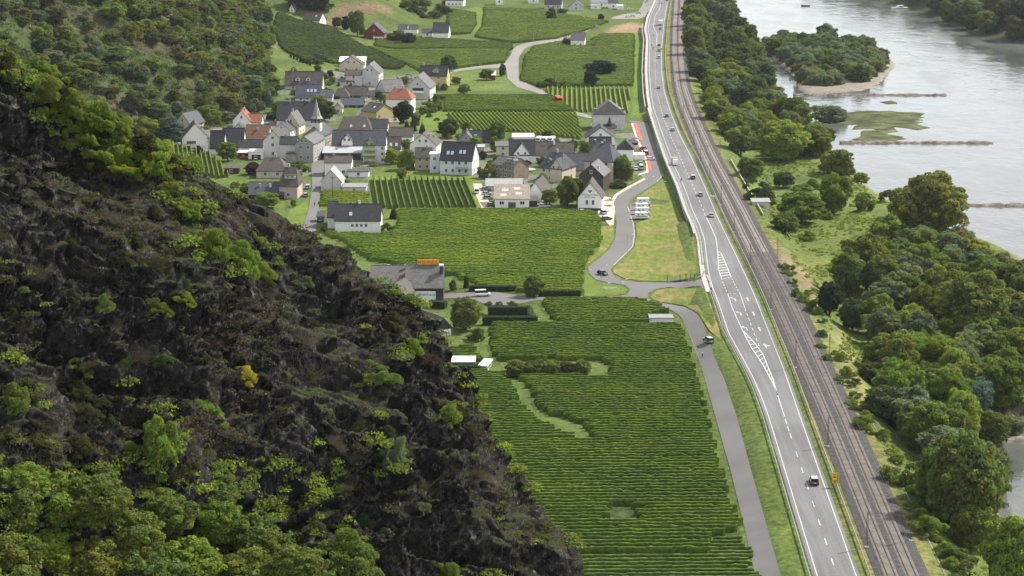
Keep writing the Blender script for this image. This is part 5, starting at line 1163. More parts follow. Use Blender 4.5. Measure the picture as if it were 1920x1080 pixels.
# ------------------------------------------------------------------ buildings
def _unit_window():
    mb = MB(); t = .09
    mb.box(-.5, .5, -.05, .0, -.5, -.5+t); mb.box(-.5, .5, -.05, .0, .5-t, .5); mb.box(-.5, -.5+t, -.05, 0, -.5+t, .5-t); mb.box(.5-t, .5, -.05, 0, -.5+t, .5-t); mb.box(-.035, .035, -.045, 0, -.5+t, .5-t)
    mb.box(-.58, .58, -.12, 0, -.56, -.503)
    me = bpy.data.meshes.new('window'); me.from_pydata(mb.v, [], mb.f); me.materials.append(M['frame'])
    mp_ = bpy.data.meshes.new('pane'); mp_.from_pydata([(-.41, -.025, -.41), (.41, -.025, -.41), (.41, -.025, .41), (-.41, -.025, .41)], [], [(0, 1, 2, 3)]); mp_.materials.append(M['glass'])
    return me, mp_
WME, WPA = _unit_window()
def window(par, x, y, z, w_=1.1, h=1.35, rz=0, name='window'):
    o = inst(WME, name, par, (x, y, z), (0, 0, rz), (w_, 1, h)); inst(WPA, 'pane', o); return o
def slab(mb, q, t=.24, mi=0):
    """thick roof plane from a polygon, thickened straight down"""
    n_ = len(q); b = [(x, y, z-t) for x, y, z in q]
    mb.add(list(q)+b, [tuple(range(n_)), tuple(range(2*n_-1, n_-1, -1))]+[(i, i+n_, (i+1) % n_+n_, (i+1) % n_) for i in range(n_)], mi)
def gable_x(mbw, mbr, x0, x1, y0, y1, zb, he, r, o=.45, hip=0):
    """ridge along x"""
    ym = (y0+y1)/2; tg = r/(ym-y0); ze = he-o*tg
    if hip: mbw.box(x0, x1, y0, y1, zb, he-.05)
    else: mbw.add([(x0, y0, zb), (x0, y1, zb), (x0, y1, he-.2), (x0, ym, he+r-.2), (x0, y0, he-.2), (x1, y0, zb), (x1, y1, zb), (x1, y1, he-.2), (x1, ym, he+r-.2), (x1, y0, he-.2)],
               [(0, 4, 3, 2, 1), (5, 6, 7, 8, 9), (0, 5, 9, 4), (1, 2, 7, 6), (0, 1, 6, 5), (4, 9, 8, 3), (3, 8, 7, 2)])
    zr = he+r; a = hip*(x1-x0)/2
    xa, xb = x0-(o if not hip else 0)*.7, x1+(o if not hip else 0)*.7
    if hip:
        e0, e1 = x0-o, x1+o; slab(mbr, [(e0, y0-o, ze), (e1, y0-o, ze), (x1-a, ym, zr), (x0+a, ym, zr)]); slab(mbr, [(e1, y1+o, ze), (e0, y1+o, ze), (x0+a, ym, zr), (x1-a, ym, zr)])
        slab(mbr, [(e1, y0-o, ze), (e1, y1+o, ze), (x1-a, ym, zr)]); slab(mbr, [(e0, y1+o, ze), (e0, y0-o, ze), (x0+a, ym, zr)])
    else:
        slab(mbr, [(xa, y0-o, ze), (xb, y0-o, ze), (xb, ym, zr), (xa, ym, zr)]); slab(mbr, [(xb, y1+o, ze), (xa, y1+o, ze), (xa, ym, zr), (xb, ym, zr)])
        mbr.box(xa, xb, ym-.14, ym+.14, zr-.02, zr+.08)
def gable_y(mbw, mbr, x0, x1, y0, y1, zb, he, r, o=.45, hip=0):
    xm = (x0+x1)/2; tg = r/(xm-x0); ze = he-o*tg; zr = he+r; ya, yb = y0-o*.8, y1+o*.8
    if hip: mbw.box(x0, x1, y0, y1, zb, he-.05)
    else: mbw.prism([(x0, zb), (x1, zb), (x1, he-.2), (xm, zr-.2), (x0, he-.2)], y0, y1)
    if hip:
        a = hip*(y1-y0)/2; slab(mbr, [(x0-o, y1+o, ze), (x0-o, y0-o, ze), (xm, y0+a, zr), (xm, y1-a, zr)]); slab(mbr, [(x1+o, y0-o, ze), (x1+o, y1+o, ze), (xm, y1-a, zr), (xm, y0+a, zr)])
        slab(mbr, [(x0-o, y0-o, ze), (x1+o, y0-o, ze), (xm, y0+a, zr)]); slab(mbr, [(x1+o, y1+o, ze), (x0-o, y1+o, ze), (xm, y1-a, zr)])
    else:
        slab(mbr, [(x0-o, yb, ze), (x0-o, ya, ze), (xm, ya, zr), (xm, yb, zr)]); slab(mbr, [(x1+o, ya, ze), (x1+o, yb, ze), (xm, yb, zr), (xm, ya, zr)])
        mbr.box(xm-.14, xm+.14, ya, yb, zr-.02, zr+.08)
def chimney(t, x, y, z0, z1, mat='grey'):
    mb = MB(); mb.box(x-.35, x+.35, y-.35, y+.35, z0, z1); c = mb.build('chimney', WM[mat], t); mb = MB(); mb.box(x-.45, x+.45, y-.45, y+.45, z1+.002, z1+.14); mb.build('chimney_cap', M['metal'], c)
FOOT = []
def house(label, px, py, w_, eave, roof_, d, rot=0, ridge='x', wall='white', roof='dark', win=None, side=None, hip=0, dorm=(), chim=(), o=.45, name='house', cat='house', door=None, extra=None, gwin=1):
    P = G(px, py); s_ = ppm(P[1], P[2]); phi = math.atan2(CH-P[2], P[1]); cs, sn = math.cos(phi), math.sin(phi)
    w_ = w_/s_; he = max(1.5, eave/s_/cs); rot = R(rot)
    if ridge == 'x': r = max(.9, (roof_/s_-(d/2+o)*sn)/cs)
    elif ridge == 'mono': r = max(.4, (roof_/s_-(d+2*o)*sn)/cs)
    else: r = max(.8, roof_/s_/cs)
    t = tag(empty(name, P, rot), label, cat); FOOT.append((P[0]-math.sin(rot)*d/2, P[1]+math.cos(rot)*d/2, w_/2, d/2, rot))
    W_ = MB(); Rf = MB(); x0, x1 = -w_/2, w_/2; zb = -2.5
    if ridge == 'x': gable_x(W_, Rf, x0, x1, 0, d, zb, he, r, o, hip)
    elif ridge == 'y': gable_y(W_, Rf, x0, x1, 0, d, zb, he, r, o, hip)
    elif ridge == 'flat': W_.box(x0, x1, 0, d, zb, he); Rf.box(x0-.25, x1+.25, -.25, d+.25, he+.003, he+.32)
    elif ridge == 'mono':
        W_.add([(x0, 0, zb), (x1, 0, zb), (x1, d, zb), (x0, d, zb), (x0, 0, he-.2), (x1, 0, he-.2), (x1, d, he+r-.2), (x0, d, he+r-.2)], [(0, 1, 5, 4), (1, 2, 6, 5), (2, 3, 7, 6), (3, 0, 4, 7), (4, 5, 6, 7), (3, 2, 1, 0)])
        slab(Rf, [(x0-o, -o, he-o*r/d), (x1+o, -o, he-o*r/d), (x1+o, d+o, he+r+o*r/d), (x0-o, d+o, he+r+o*r/d)])
    W_.build('wall', WM[wall], t); Rf.build('roof', RM[roof], t)
    nst = max(1, int((he+.3)/2.6))
    def rows(n_, k0, w0, rzf, fx):
        for k in range(k0):
            z = he*(k+.55)/k0 if k0 > 1 else min(1.7, he*.55)
            for i in range(n_):
                u = (i+.5)/n_-.5; fx(u*.82, z, min(1.2, .5*w0/n_), min(1.5, he/k0*.5))
    if win is None: win = (max(1, int(w_/3.2)), nst)
    if isinstance(win, tuple) and win[0]:
        rows(win[0], win[1], w_, 0, lambda u, z, a, b: window(t, u*w_, -.002, z, a, b))
    if ridge == 'y' and not hip and gwin and r > 2.2:
        for i in range(gwin): window(t, (i-(gwin-1)/2)*w_*.24, -.002, he+r*.28, min(1.1, w_*.13), min(1.3, r*.32))
    if side is None and abs(rot) > .1: side = (max(1, int(d/3.5)), nst)
    if side and side[0]:
        sx = x1 if (rot < 0 or (rot == 0 and px < 960)) else x0; rz = math.pi/2 if sx > 0 else -math.pi/2
        rows(side[0], side[1], d, rz, lambda u, z, a, b: window(t, sx+(.002 if sx > 0 else -.002), d*(.5+u), z, a, b, rz))
    for q in dorm:
        kind, fx_ = q[0], q[1]; xx = fx_*w_
        if kind == 'sky':
            tt = q[2] if len(q) > 2 else .45; y = tt*d/2; z = he+r*tt; mb = MB(); tg = r/(d/2)
            slab(mb, [(xx-.55, y-.6, z-.6*tg+.13), (xx+.55, y-.6, z-.6*tg+.13), (xx+.55, y+.6, z+.6*tg+.13), (xx-.55, y+.6, z+.6*tg+.13)], .2); mb.build('skylight', M['skylight'], t)
        elif kind == 'dormer':
            wd, wl = q[2], q[3]; tt = .28; y = tt*d/2; z = he+r*tt; tg = r/(d/2); hd = 1.3; rd = wd*.4; mb = MB(); mr = MB()
            gable_y(mb, mr, xx-wd/2, xx+wd/2, y, y+(hd+rd)/tg+.3, z-.4, z+hd, rd, .25); dm = mb.build('dormer', WM[wl], t); mr.build('dormer_roof', RM[roof], dm); window(dm, xx, y-.002, z+.75, wd*.55, .95)
        elif kind == 'cross':
            wd, wl, cr_ = q[2], q[3], q[4]; mb = MB(); mr = MB(); e2 = q[5] if len(q) > 5 else he
            gable_y(mb, mr, xx-wd/2, xx+wd/2, -.25, d/2-.05, zb, e2, cr_, .35); dm = mb.build('cross_gable', WM[wl], t); mr.build('gable_roof', RM[roof], dm)
            window(dm, xx-wd*.2, -.252, e2+.3, 1.0, 1.2); window(dm, xx+wd*.2, -.252, e2+.3, 1.0, 1.2)
        elif kind == 'shed':
            wd, wl = q[2], q[3]; tt = .35; y = tt*d/2; z = he+r*tt; mb = MB(); mb.box(xx-wd/2, xx+wd/2, y, y+d*.28, z-.4, z+1.25); dm = mb.build('dormer', WM[wl], t)
            mr = MB(); mr.box(xx-wd/2-.25, xx+wd/2+.25, y-.25, y+d*.3, z+1.253, z+1.42); mr.build('dormer_roof', RM[roof], dm)
            for i in range(max(1, int(wd/2))): window(dm, xx+((i+.5)/max(1, int(wd/2))-.5)*wd*.8, y-.002, z+.65, 1.0, .9)
    for q in chim:
        xx = q[0]*w_; yy_ = q[1]*d; top = he+(r*(1-abs(q[1]-.5)*2) if ridge == 'x' else r*(1-abs(q[0])*2) if ridge == 'y' else 0); chimney(t, xx, yy_, he-.3, top+1.1, q[2] if len(q) > 2 else 'grey')
    if door is not None: mb = MB(); mb.box(door*w_-.55, door*w_+.55, -.07, .02, 0, 2.1); mb.build('door', M['door'], t)
    if extra: extra(t, w_, he, r, d)
    return t, w_, he, r, d, s_
def part(t, name, mat, *boxes):
    mb = MB()
    for b in boxes: mb.box(*b)
    return mb.build(name, mat, t)
def text(par, s_, size, loc, rot, mat, name, ext=.02):
    cu = bpy.data.curves.new('lettering', 'FONT'); cu.body = s_; cu.size = size; cu.align_x = 'CENTER'; cu.align_y = 'CENTER'; cu.extrude = ext
    o = bpy.data.objects.new('lettering', cu); COL.objects.link(o); dg = bpy.context.evaluated_depsgraph_get(); me = bpy.data.meshes.new_from_object(o.evaluated_get(dg)); bpy.data.objects.remove(o)
    me.materials.clear(); me.materials.append(mat); q = bpy.data.objects.new(name, me); COL.objects.link(q); q.location = loc; q.rotation_euler = rot; q.parent = par; return q
H_ = house
# --- near centre
H_('long white house with a black roof and four small square windows in a row', 671, 436, 85, 24, 31, 11, 0, 'x', 'white', 'dark', (0, 0), chim=[(.02, .52, 'white')], dorm=[('sky', -.16, .35)],
   extra=lambda t, w_, he, r, d: ([window(t, w_*(-.12+.10*i), -.002, he*.56, 1.0, 1.1) for i in range(4)], [window(t, w_*(-.12+.10*i), -.002, .35, 1.0, .6) for i in range(3)]))
H_('white wing with its own black roof on the left of the long white house', 623, 428, 17, 22, 30, 12, 0, 'x', 'white', 'dark', (0, 0))
H_('small dark outbuilding at the street left of the white wing', 601, 417, 12, 12, 10, 5, 0, 'mono', 'slate', 'slate', (1, 1))
H_('grey and white shed with a dark slate gable at the street corner', 621, 357, 38, 18, 21, 10, -3, 'y', 'lgrey', 'light', (0, 0), gwin=0,
   extra=lambda t, w_, he, r, d: [part(t, 'gable_cladding', WM['slate'])] if False else t)
H_('flat roofed concrete garage terrace beside the grey shed', 664, 360, 44, 8, 10, 9, 0, 'flat', 'lgrey', 'light', (1, 1), name='garage', cat='garage')
H_('white two storey house with a brown roof standing above the grey shed', 634, 330, 50, 26, 13, 9, 0, 'x', 'white', 'brown', (2, 1), chim=[(-.2, .5)])
H_('white lean-to annexe with a sloping wall right of the brown roofed white house', 672, 333, 38, 12, 6, 8, 0, 'mono', 'white', 'brown', (1, 1))
H_('tall house with a flat pale metal roof beside the church street', 641, 300, 70, 14, 13, 9, 0, 'mono', 'slate', 'pale', (2, 1), chim=[(-.15, .5)])
H_('pink walled house with a tall dark brown mansard roof on the left of the street', 541, 373, 34, 26, 35, 12, -4, 'x', 'pink', 'brown', (1, 1), hip=.35, dorm=[('shed', .05, 4.2, 'lgrey')], chim=[(-.1, .5)])
H_('long low building with a grey slab roof half hidden behind the spur crest', 499, 374, 66, 10, 24, 13, 0, 'x', 'wood', 'slate', (0, 0), chim=[(.1, .3, 'white'), (-.2, .3)])
H_('cream house with a hipped brown roof behind the mansard house', 509, 334, 56, 15, 25, 13, 0, 'x', 'cream', 'brown', (2, 1), hip=.55, chim=[(.1, .5)])
H_('brown timber garden hut with a flat roof near the vine stakes', 434, 326, 26, 11, 5, 6, 0, 'mono', 'wood', 'brown', (1, 1), name='hut', cat='hut')
H_('white gabled house with a brown left roof slope in the village centre', 512, 297, 37, 33, 20, 12, -5, 'y', 'offwhite', 'brown', (1, 2), chim=[(-.45, .3)])
H_('white connecting house with a black roof between the white gable and the grey church house', 541, 299, 31, 30, 14, 9, 0, 'x', 'offwhite', 'dark', (0, 0), chim=[(-.2, .5)])
H_('grey rendered house with its gable facing down the street below the church', 571, 305, 35, 37, 12, 17, -12, 'y', 'grey', 'grey', (2, 2), gwin=2)
H_('small grey flat annexe in front of the connecting house', 546, 305, 18, 16, 4, 5, 0, 'flat', 'grey', 'brown', (0, 0), name='annexe')
H_('light grey gabled house with slate roof behind the white gable', 528, 258, 34, 15, 13, 12, -12, 'y', 'lgrey', 'slate', (1, 1), chim=[(.1, .4)])
H_('tall cream house with a pale roof left of the church', 546, 253, 30, 20, 22, 10, -12, 'y', 'cream', 'grey', (0, 0), chim=[(0, .3)])
H_('large building with a very dark roof behind the church', 556, 236, 74, 12, 34, 16, 0, 'x', 'offwhite', 'dark', (0, 0), chim=[(-.2, .5), (.3, .5)])
# church
def church(t, w_, he, r, d):
    tw = 15/ppm(1010); x = 0.6; y0 = -.5; y1 = y0+tw
    hb = he+r*.55
    mb = MB(); mb.box(x-tw/2, x+tw/2, 2.2, 2.2+tw, hb-3, hb+3.2); tb = mb.build('bell_tower', WM['offwhite'], t)
    mb = MB(); mb.box(x-tw/2-.15, x+tw/2+.15, 2.05, 2.35+tw, hb+3.203, hb+5.0)
    mb.build('belfry', WM['slate'], tb)
    for i in (-1, 1): window(tb, x+i*tw*.22, 2.048, hb+4.1, .7, 1.3)
    mb = MB(); cy = 2.2+tw/2; n_ = 8; prof = [(tw*.72, hb+5.0), (tw*.50, hb+6.1), (tw*.22, hb+9.6), (0.02, hb+13.6)]; vs = []
    for rr, z in prof:
        for i in range(n_): a = 2*math.pi*(i+.5)/n_; vs.append((x+math.cos(a)*rr, cy+math.sin(a)*rr, z))
    fs = [(j*n_+i, j*n_+(i+1) % n_, (j+1)*n_+(i+1) % n_, (j+1)*n_+i) for j in range(3) for i in range(n_)]+[tuple(range(n_-1, -1, -1))]
    mb.add(vs, fs); sp_ = mb.build('spire', RM['light'], tb)
    mb = MB(); mb.cyl((x, cy, hb+13.5), (x, cy, hb+15.1), .06); mb.box(x-.45, x+.45, cy-.05, cy+.05, hb+14.5, hb+14.62); mb.build('cross', M['metal'], sp_)
H_('village church of tan stone with a pointed slate spire', 588, 291, 37, 37, 15, 18, -10, 'y', 'stone', 'slate', (2, 1), name='church', cat='church', extra=church, gwin=1)
# left village
H_('white corner house with four small windows in a row on the left of the village', 367, 277, 48, 20, 26, 12, 10, 'y', 'white', 'brown', (0, 0), gwin=0, chim=[(.25, .4)], extra=lambda t, w_, he, r, d: [window(t, w_*(-.3+.09*i), -.002, he*.5, 1.1, 1.5) for i in range(4)])
H_('cream gabled house with slate roof half hidden by the cedar', 343, 243, 34, 12, 19, 12, -25, 'y', 'cream', 'slate', (1, 1))
H_('white house with black roof and a bright tree in front of it', 407, 290, 26, 14, 32, 10, 0, 'x', 'white', 'dark', (1, 1))
H_('barn with a broad dark roof in the left part of the village', 436, 277, 40, 8, 30, 12, 0, 'x', 'lgrey', 'dark', (0, 0), name='barn', cat='barn')
H_('white house with a brick red hipped roof at the foot of the hill', 453, 241, 32, 16, 18, 12, 0, 'y', 'white', 'red', (1, 1), chim=[(.1, .5)])
H_('right wing with a red brown roof of the red roofed house at the hill foot', 476, 240, 28, 12, 15, 9, 0, 'x', 'white', 'red', (0, 0))
H_('small slate gabled porch house in front of the red roofed house', 447, 248, 20, 7, 9, 6, 0, 'y', 'white', 'slate', (0, 0))
H_('house with a large rust brown tiled roof left of the white gable', 482, 266, 43, 5, 27, 12, 0, 'x', 'white', 'rust', (0, 0), chim=[(.0, .3)])
H_('low house with a nearly black roof and a white balcony wall', 470, 283, 46, 8, 14, 8, 0, 'x', 'white', 'dark', (0, 0))
def gar(t, w_, he, r, d): part(t, 'garage_shade_panel', M['black'], (-w_*.28, w_*.32, -.03, .01, 0, he*.62))  # black panel on the closed wall stands for the shaded inside
H_('white garage with a black panel as its shaded opening and a car inside', 480, 299, 28, 14, 3, 7, 0, 'flat', 'white', 'white', (0, 0), name='garage', cat='garage', extra=gar)
H_('open white carport with a red car standing in it', 456, 296, 20, 9, 2, 6, 0, 'flat', 'wood', 'white', (0, 0), name='carport', cat='carport')
# middle village
H_('long house with dark slate roof and white dormer gable, right of the church street', 652, 294, 58, 22, 29, 13, 0, 'x', 'offwhite', 'slate', (3, 1), dorm=[('cross', -.02, 4.6, 'white', 2.6, 7.2)])
def balc(t, w_, he, r, d):
    for k in range(3):
        z = 1.2+k*2.3; part(t, 'balcony', M['metal'], (-w_*.46, w_*.12, -2.0, .0, z, z+.15), (-w_*.46, w_*.12, -2.02, -1.96, z+.15, z+1.0))
H_('white house with slate roof, lime green gable and stacked glass balconies', 702, 306, 42, 35, 27, 13, 0, 'x', 'offwhite', 'slate', (0, 0), dorm=[('cross', -.22, 4.8, 'green', 2.6, 8.0)], extra=lambda t, w_, he, r, d: (balc(t, w_, he, r, d), window(t, w_*.36, -.002, he*.8), window(t, w_*.36, -.002, he*.5), window(t, w_*.36, -.002, he*.18)))
H_('older house with a brown roof between the slate roofs and the gardens', 664, 250, 62, 4, 26, 14, 0, 'x', 'white', 'brown', (0, 0), hip=.3, dorm=[('sky', -.1, .3), ('sky', .3, .3)])
H_('house with a plain dark roof directly behind the green gabled house', 705, 246, 42, 5, 18, 12, 0, 'x', 'offwhite', 'dark', (0, 0))
H_('white house with a brown roof in the middle row right of the slate roofs', 752, 272, 44, 17, 17, 9, 0, 'x', 'white', 'brown', (2, 1))
H_('dark brown low roof with two small skylights in the middle row', 738, 288, 26, 10, 23, 9, 0, 'x', 'cream', 'brown', (1, 1), dorm=[('sky', -.2, .3), ('sky', .2, .3)])
H_('white gabled house with a brown roof and dark dormer left of the new white house', 793, 294, 50, 24, 20, 12, -8, 'y', 'offwhite', 'brown', (2, 1), gwin=2, chim=[(.2, .3), (.3, .7)])
H_('small beige house with a brown roof beside the tall garden tree', 794, 319, 31, 25, 18, 8, 0, 'x', 'beige', 'brown', (2, 2), chim=[(.2, .5)])
H_('narrow blue white stair house joined to the new white house', 815, 324, 17, 34, 5, 6, 0, 'flat', 'bluew', 'white', (1, 2))
H_('large new white house with a dark roof and four skylights', 855, 328, 62, 29, 34, 12, -13, 'x', 'bluew', 'dark', (4, 2), side=(2, 2), dorm=[('sky', -.28, .35), ('sky', -.15, .35), ('sky', .1, .42), ('sky', .22, .42)], extra=lambda t, w_, he, r, d: part(t, 'balcony', M['metal'], (w_*.02, w_*.42, -2.2, -.0, 2.8, 2.95), (w_*.02, w_*.42, -2.22, -2.17, 2.95, 3.8)))
H_('grey gabled house right behind the new white house', 874, 272, 32, 8, 16, 12, -10, 'y', 'grey', 'grey', (0, 0), chim=[(0, .2)])
H_('house with a long black roof above the small pink house', 898, 272, 62, 6, 22, 11, 0, 'x', 'white', 'dark', (0, 0), dorm=[('sky', -.1, .5)])
H_('small pink brown house with roof terrace beside the new white house', 898, 297, 20, 20, 9, 8, 0, 'flat', 'pink', 'light', (1, 1))
# upper village
H_('long house with a brown roof and two blue framed dormers at the upper left', 569, 170, 70, 11, 26, 12, 0, 'x', 'cream', 'brown', (3, 1), dorm=[('dormer', -.16, 2.3, 'bluew'), ('dormer', .12, 2.3, 'bluew')], chim=[(-.3, .5)])
H_('white house with a blue slate roof and three skylights', 577, 190, 46, 8, 24, 11, 0, 'x', 'white', 'blue', (3, 1), dorm=[('sky', .0, .5), ('sky', .15, .5), ('sky', .3, .5)])
H_('extension with a blue slate roof right of the blue roofed house', 611, 190, 24, 8, 15, 9, 0, 'x', 'offwhite', 'blue', (1, 1))
H_('bungalow with a hipped dark brown roof above the broad dark tree', 639, 186, 30, 5, 16, 9, 0, 'x', 'white', 'brown', (0, 0), hip=.6)
H_('long low brown roofed outbuilding above the hedge line', 666, 184, 45, 5, 17, 9, 0, 'x', 'lgrey', 'brown', (0, 0))
H_('small brown roofed extension at the right end of the outbuilding', 699, 184, 22, 3, 9, 7, 0, 'x', 'lgrey', 'brown', (0, 0))
H_('cream gabled house with a white glass roofed wing behind it', 659, 136, 46, 15, 15, 10, 0, 'y', 'cream', 'brown', (2, 1), gwin=2)
H_('white glass roofed wing behind the cream gabled house', 661, 129, 48, 14, 9, 7, 0, 'mono', 'white', 'white', (0, 0), name='glasshouse', cat='glasshouse')
H_('tall grey gabled house right of the cream gabled house', 693, 162, 35, 26, 16, 15, -6, 'y', 'lgrey', 'grey', (1, 1), gwin=2, dorm=())
H_('grey wing with a brown roof joining the tall grey gabled house', 663, 160, 30, 20, 9, 8, 0, 'x', 'lgrey', 'brown', (1, 2))
H_('low white garden house with a flat brown roof below the cream house', 643, 159, 38, 6, 6, 7, 0, 'mono', 'offwhite', 'brown', (2, 1))
H_('big grey gabled house with a white balcony above the red roof', 783, 186, 46, 22, 22, 18, -8, 'y', 'lgrey', 'grey', (0, 0), chim=[(-.2, .4)], extra=lambda t, w_, he, r, d: (part(t, 'balcony', M['white'], (-w_*.2, w_*.25, -1.4, -.0, he*.55, he*.55+1.0)), part(t, 'loggia_shade_panel', M['black'], (-w_*.2, w_*.25, -.04, .01, he*.6, he*.95))))  # recess behind the balcony is a flat black panel for its shade
H_('long barn with a grey brown roof left of the big grey gabled house', 742, 176, 42, 6, 22, 12, 28, 'x', 'lgrey', 'grey', (0, 0), name='barn', cat='barn')
H_('yellow house with a dark roof and a small yellow gable', 812, 163, 52, 22, 19, 10, -8, 'x', 'yellow', 'dark', (2, 2), dorm=[('dormer', .08, 3.2, 'yellow')], chim=[(-.4, .5)])
H_('white house with a bright red tiled roof in the upper village', 747, 216, 48, 31, 20, 12, -8, 'x', 'white', 'red', (0, 0), hip=.5, side=(1, 2), chim=[(.1, .5), (-.2, .5)])
H_('low bungalow with a blue grey roof below the hedge line', 660, 202, 42, 6, 13, 9, 0, 'x', 'wood', 'blue', (2, 1))
H_('yellow house with a brown roof and a stepped pale roof', 692, 228, 38, 20, 16, 12, -40, 'x', 'yellow', 'brown', (2, 1), side=(1, 1), dorm=[('sky', .1, .5)], chim=[(0, .5), (.3, .5)])
H_('small grey slab roofed annexe left of the yellow house', 676, 226, 18, 10, 14, 8, -30, 'x', 'cream', 'light', (0, 0), name='annexe')
H_('low tan flat roofed workshop among the dark conifers', 731, 238, 34, 9, 9, 8, 12, 'mono', 'cream', 'tan', (0, 0), name='workshop', cat='workshop')
H_('small stone house between the broad dark tree and the bungalow', 634, 214, 15, 13, 9, 8, 0, 'y', 'cream', 'grey', (1, 1))
H_('grey garage with a tiled roof in front of the barn at the upper right', 762, 155, 24, 8, 6, 7, 20, 'mono', 'lgrey', 'grey', (1, 1), name='garage', cat='garage')
# slope and far
H_('dark red timbered farmhouse with a slate gable roof on the slope', 701, 74, 38, 13, 17, 12, -8, 'y', 'red', 'slate', (1, 1), extra=lambda t, w_, he, r, d: part(t, 'veranda', M['white'], (w_*.0, w_*.5, -2.2, -2.1, 1.2, 2.0), (w_*.02, w_*.06, -2.2, -2.0, -1, 1.2), (w_*.24, w_*.28, -2.2, -2, -1, 1.2), (w_*.45, w_*.49, -2.2, -2, -1, 1.2), (w_*0, w_*.5, -2.1, 0, 1.15, 1.2)))
H_('small white house with a pointed middle gable on the slope', 765, 63, 36, 9, 8, 8, 0, 'x', 'white', 'slate', (0, 0), dorm=[('cross', 0, 4.5, 'white', 2.4)])
H_('white house with a tall slate roof on the slope, rightmost of the slope houses', 826, 71, 30, 11, 18, 10, -6, 'x', 'white', 'slate', (0, 0))
H_('low white side wing of the house with the tall slate roof', 801, 69, 19, 8, 7, 7, 0, 'x', 'white', 'slate', (1, 1))
H_('tiny white chapel at the top of the hillside vineyard', 547, 23, 9, 7, 8, 7, -10, 'y', 'white', 'grey', (1, 1), name='chapel', cat='chapel')
H_('grey roofed house at the upper edge of the hillside vineyard', 584, 45, 34, 8, 14, 10, -20, 'x', 'white', 'brown', (1, 1), side=(1, 1), dorm=[('sky', .2, .5)])
H_('white house with four windows in a row at the top of the picture', 852, 12, 34, 12, 12, 10, -8, 'x', 'white', 'rust', (4, 1))
H_('slim white tower house at the top of the picture', 936, 9, 13, 22, 8, 9, 0, 'y', 'white', 'grey', (1, 2))
H_('dark roofed house cut by the top edge of the picture', 1037, 17, 32, 10, 18, 10, -6, 'x', 'lgrey', 'brown', (3, 1))
H_('light gabled house with a brown roof edge at the top of the picture', 1080, 20, 28, 8, 11, 10, 0, 'y', 'lgrey', 'grey', (1, 1))
H_('long white barn building at the top right of the upper village', 1128, 13, 40, 9, 11, 9, 0, 'x', 'white', 'light', (1, 1), name='barn', cat='barn')
H_('white house with a dark roof beside the long white barn', 1150, 16, 18, 11, 10, 9, 0, 'x', 'white', 'slate', (1, 1))
H_('low white garage right of the long white barn', 1163, 18, 12, 7, 2, 7, 0, 'flat', 'white', 'white', (0, 0), name='garage', cat='garage')
H_('white flat roofed annexe in front of the long white barn', 1117, 17, 18, 6, 3, 6, 0, 'flat', 'white', 'light', (1, 1), name='annexe')
H_('lone white house with a grey roof in the middle of the dull vineyards', 1083, 89, 26, 15, 14, 9, -6, 'x', 'white', 'grey', (2, 1), side=(1, 1))
H_('small red shed beside the slim dark tree at the road fork', 925, 151, 7, 11, 7, 4, 0, 'mono', 'red', 'white', (0, 0), name='shed', cat='shed')
H_('white house at the top of the picture beside the round trees', 1000, 6, 20, 9, 9, 8, 0, 'x', 'white', 'light', (1, 1))
# right part of the village
H_('big grey guest house with a hipped roof and dormers by the parking road', 1142, 244, 60, 31, 22, 13, 0, 'y', 'lgrey', 'grey', (2, 1), hip=.45, extra=lambda t, w_, he, r, d: [part(t, 'dormer', RM['grey'], (s_*w_*.36-1.6, s_*w_*.36+1.6, 3, 7, he-.2, he+1.7)) for s_ in (-1, 1)])
H_('white gabled inn below the big grey guest house', 1126, 272, 54, 14, 19, 13, 0, 'y', 'white', 'dark', (2, 1), gwin=1)
def turret(t, w_, he, r, d):
    mb = MB(); n_ = 4; tw = 1.6; vs = [(math.cos(math.pi/4+i*math.pi/2)*tw, 3+math.sin(math.pi/4+i*math.pi/2)*tw, he+r) for i in range(4)]+[(0, 3, he+r+4)]
    mb.add(vs, [(0, 1, 4), (1, 2, 4), (2, 3, 4), (3, 0, 4), (3, 2, 1, 0)]); mb.build('turret_roof', RM['slate'], t)
H_('small dark roofed house with a pointed turret between inn and guest house', 1143, 258, 20, 18, 8, 8, 0, 'x', 'beige', 'dark', (1, 1), extra=turret)
H_('building with rusty dark roofs behind the large slate roof', 1126, 288, 40, 6, 26, 10, 0, 'x', 'brick', 'dark', (0, 0), dorm=[('sky', .1, .5)])
H_('narrow house with a black roof between slate roof and willow', 1141, 305, 22, 18, 15, 9, 0, 'x', 'cream', 'dark', (0, 0))
H_('small white house with a black pyramid roof right of the willow', 1172, 302, 30, 24, 14, 9, -5, 'y', 'white', 'dark', (1, 1), hip=.5)
H_('white flat roofed building by the red parking lane', 1199, 300, 20, 9, 4, 5, 0, 'flat', 'white', 'white', (0, 0), name='garage', cat='garage')
H_('small garden pavilion with a grey pointed roof by the parking road', 1188, 272, 15, 6, 6, 5, 0, 'y', 'wood', 'grey', (0, 0), hip=.9, name='garden_pavilion', cat='pavilion')
H_('cream house with a flat grey roof beside the dark green tree', 943, 295, 26, 22, 9, 9, 0, 'mono', 'cream', 'grey', (1, 2))
H_('white house with a pointed gable and black roof in the courtyard row', 979, 307, 48, 18, 28, 11, 0, 'x', 'white', 'dark', (3, 1), dorm=[('cross', -.02, 7.4, 'white', 4.8)])
H_('long brown roofed wing right of the pointed white gable', 1020, 306, 46, 16, 26, 11, 0, 'x', 'white', 'brown', (3, 1), chim=[(.42, .4, 'white')])
H_('plain brown roof joining the courtyard row and the large slate roof', 1058, 304, 34, 12, 26, 12, 0, 'x', 'white', 'brown', (0, 0))
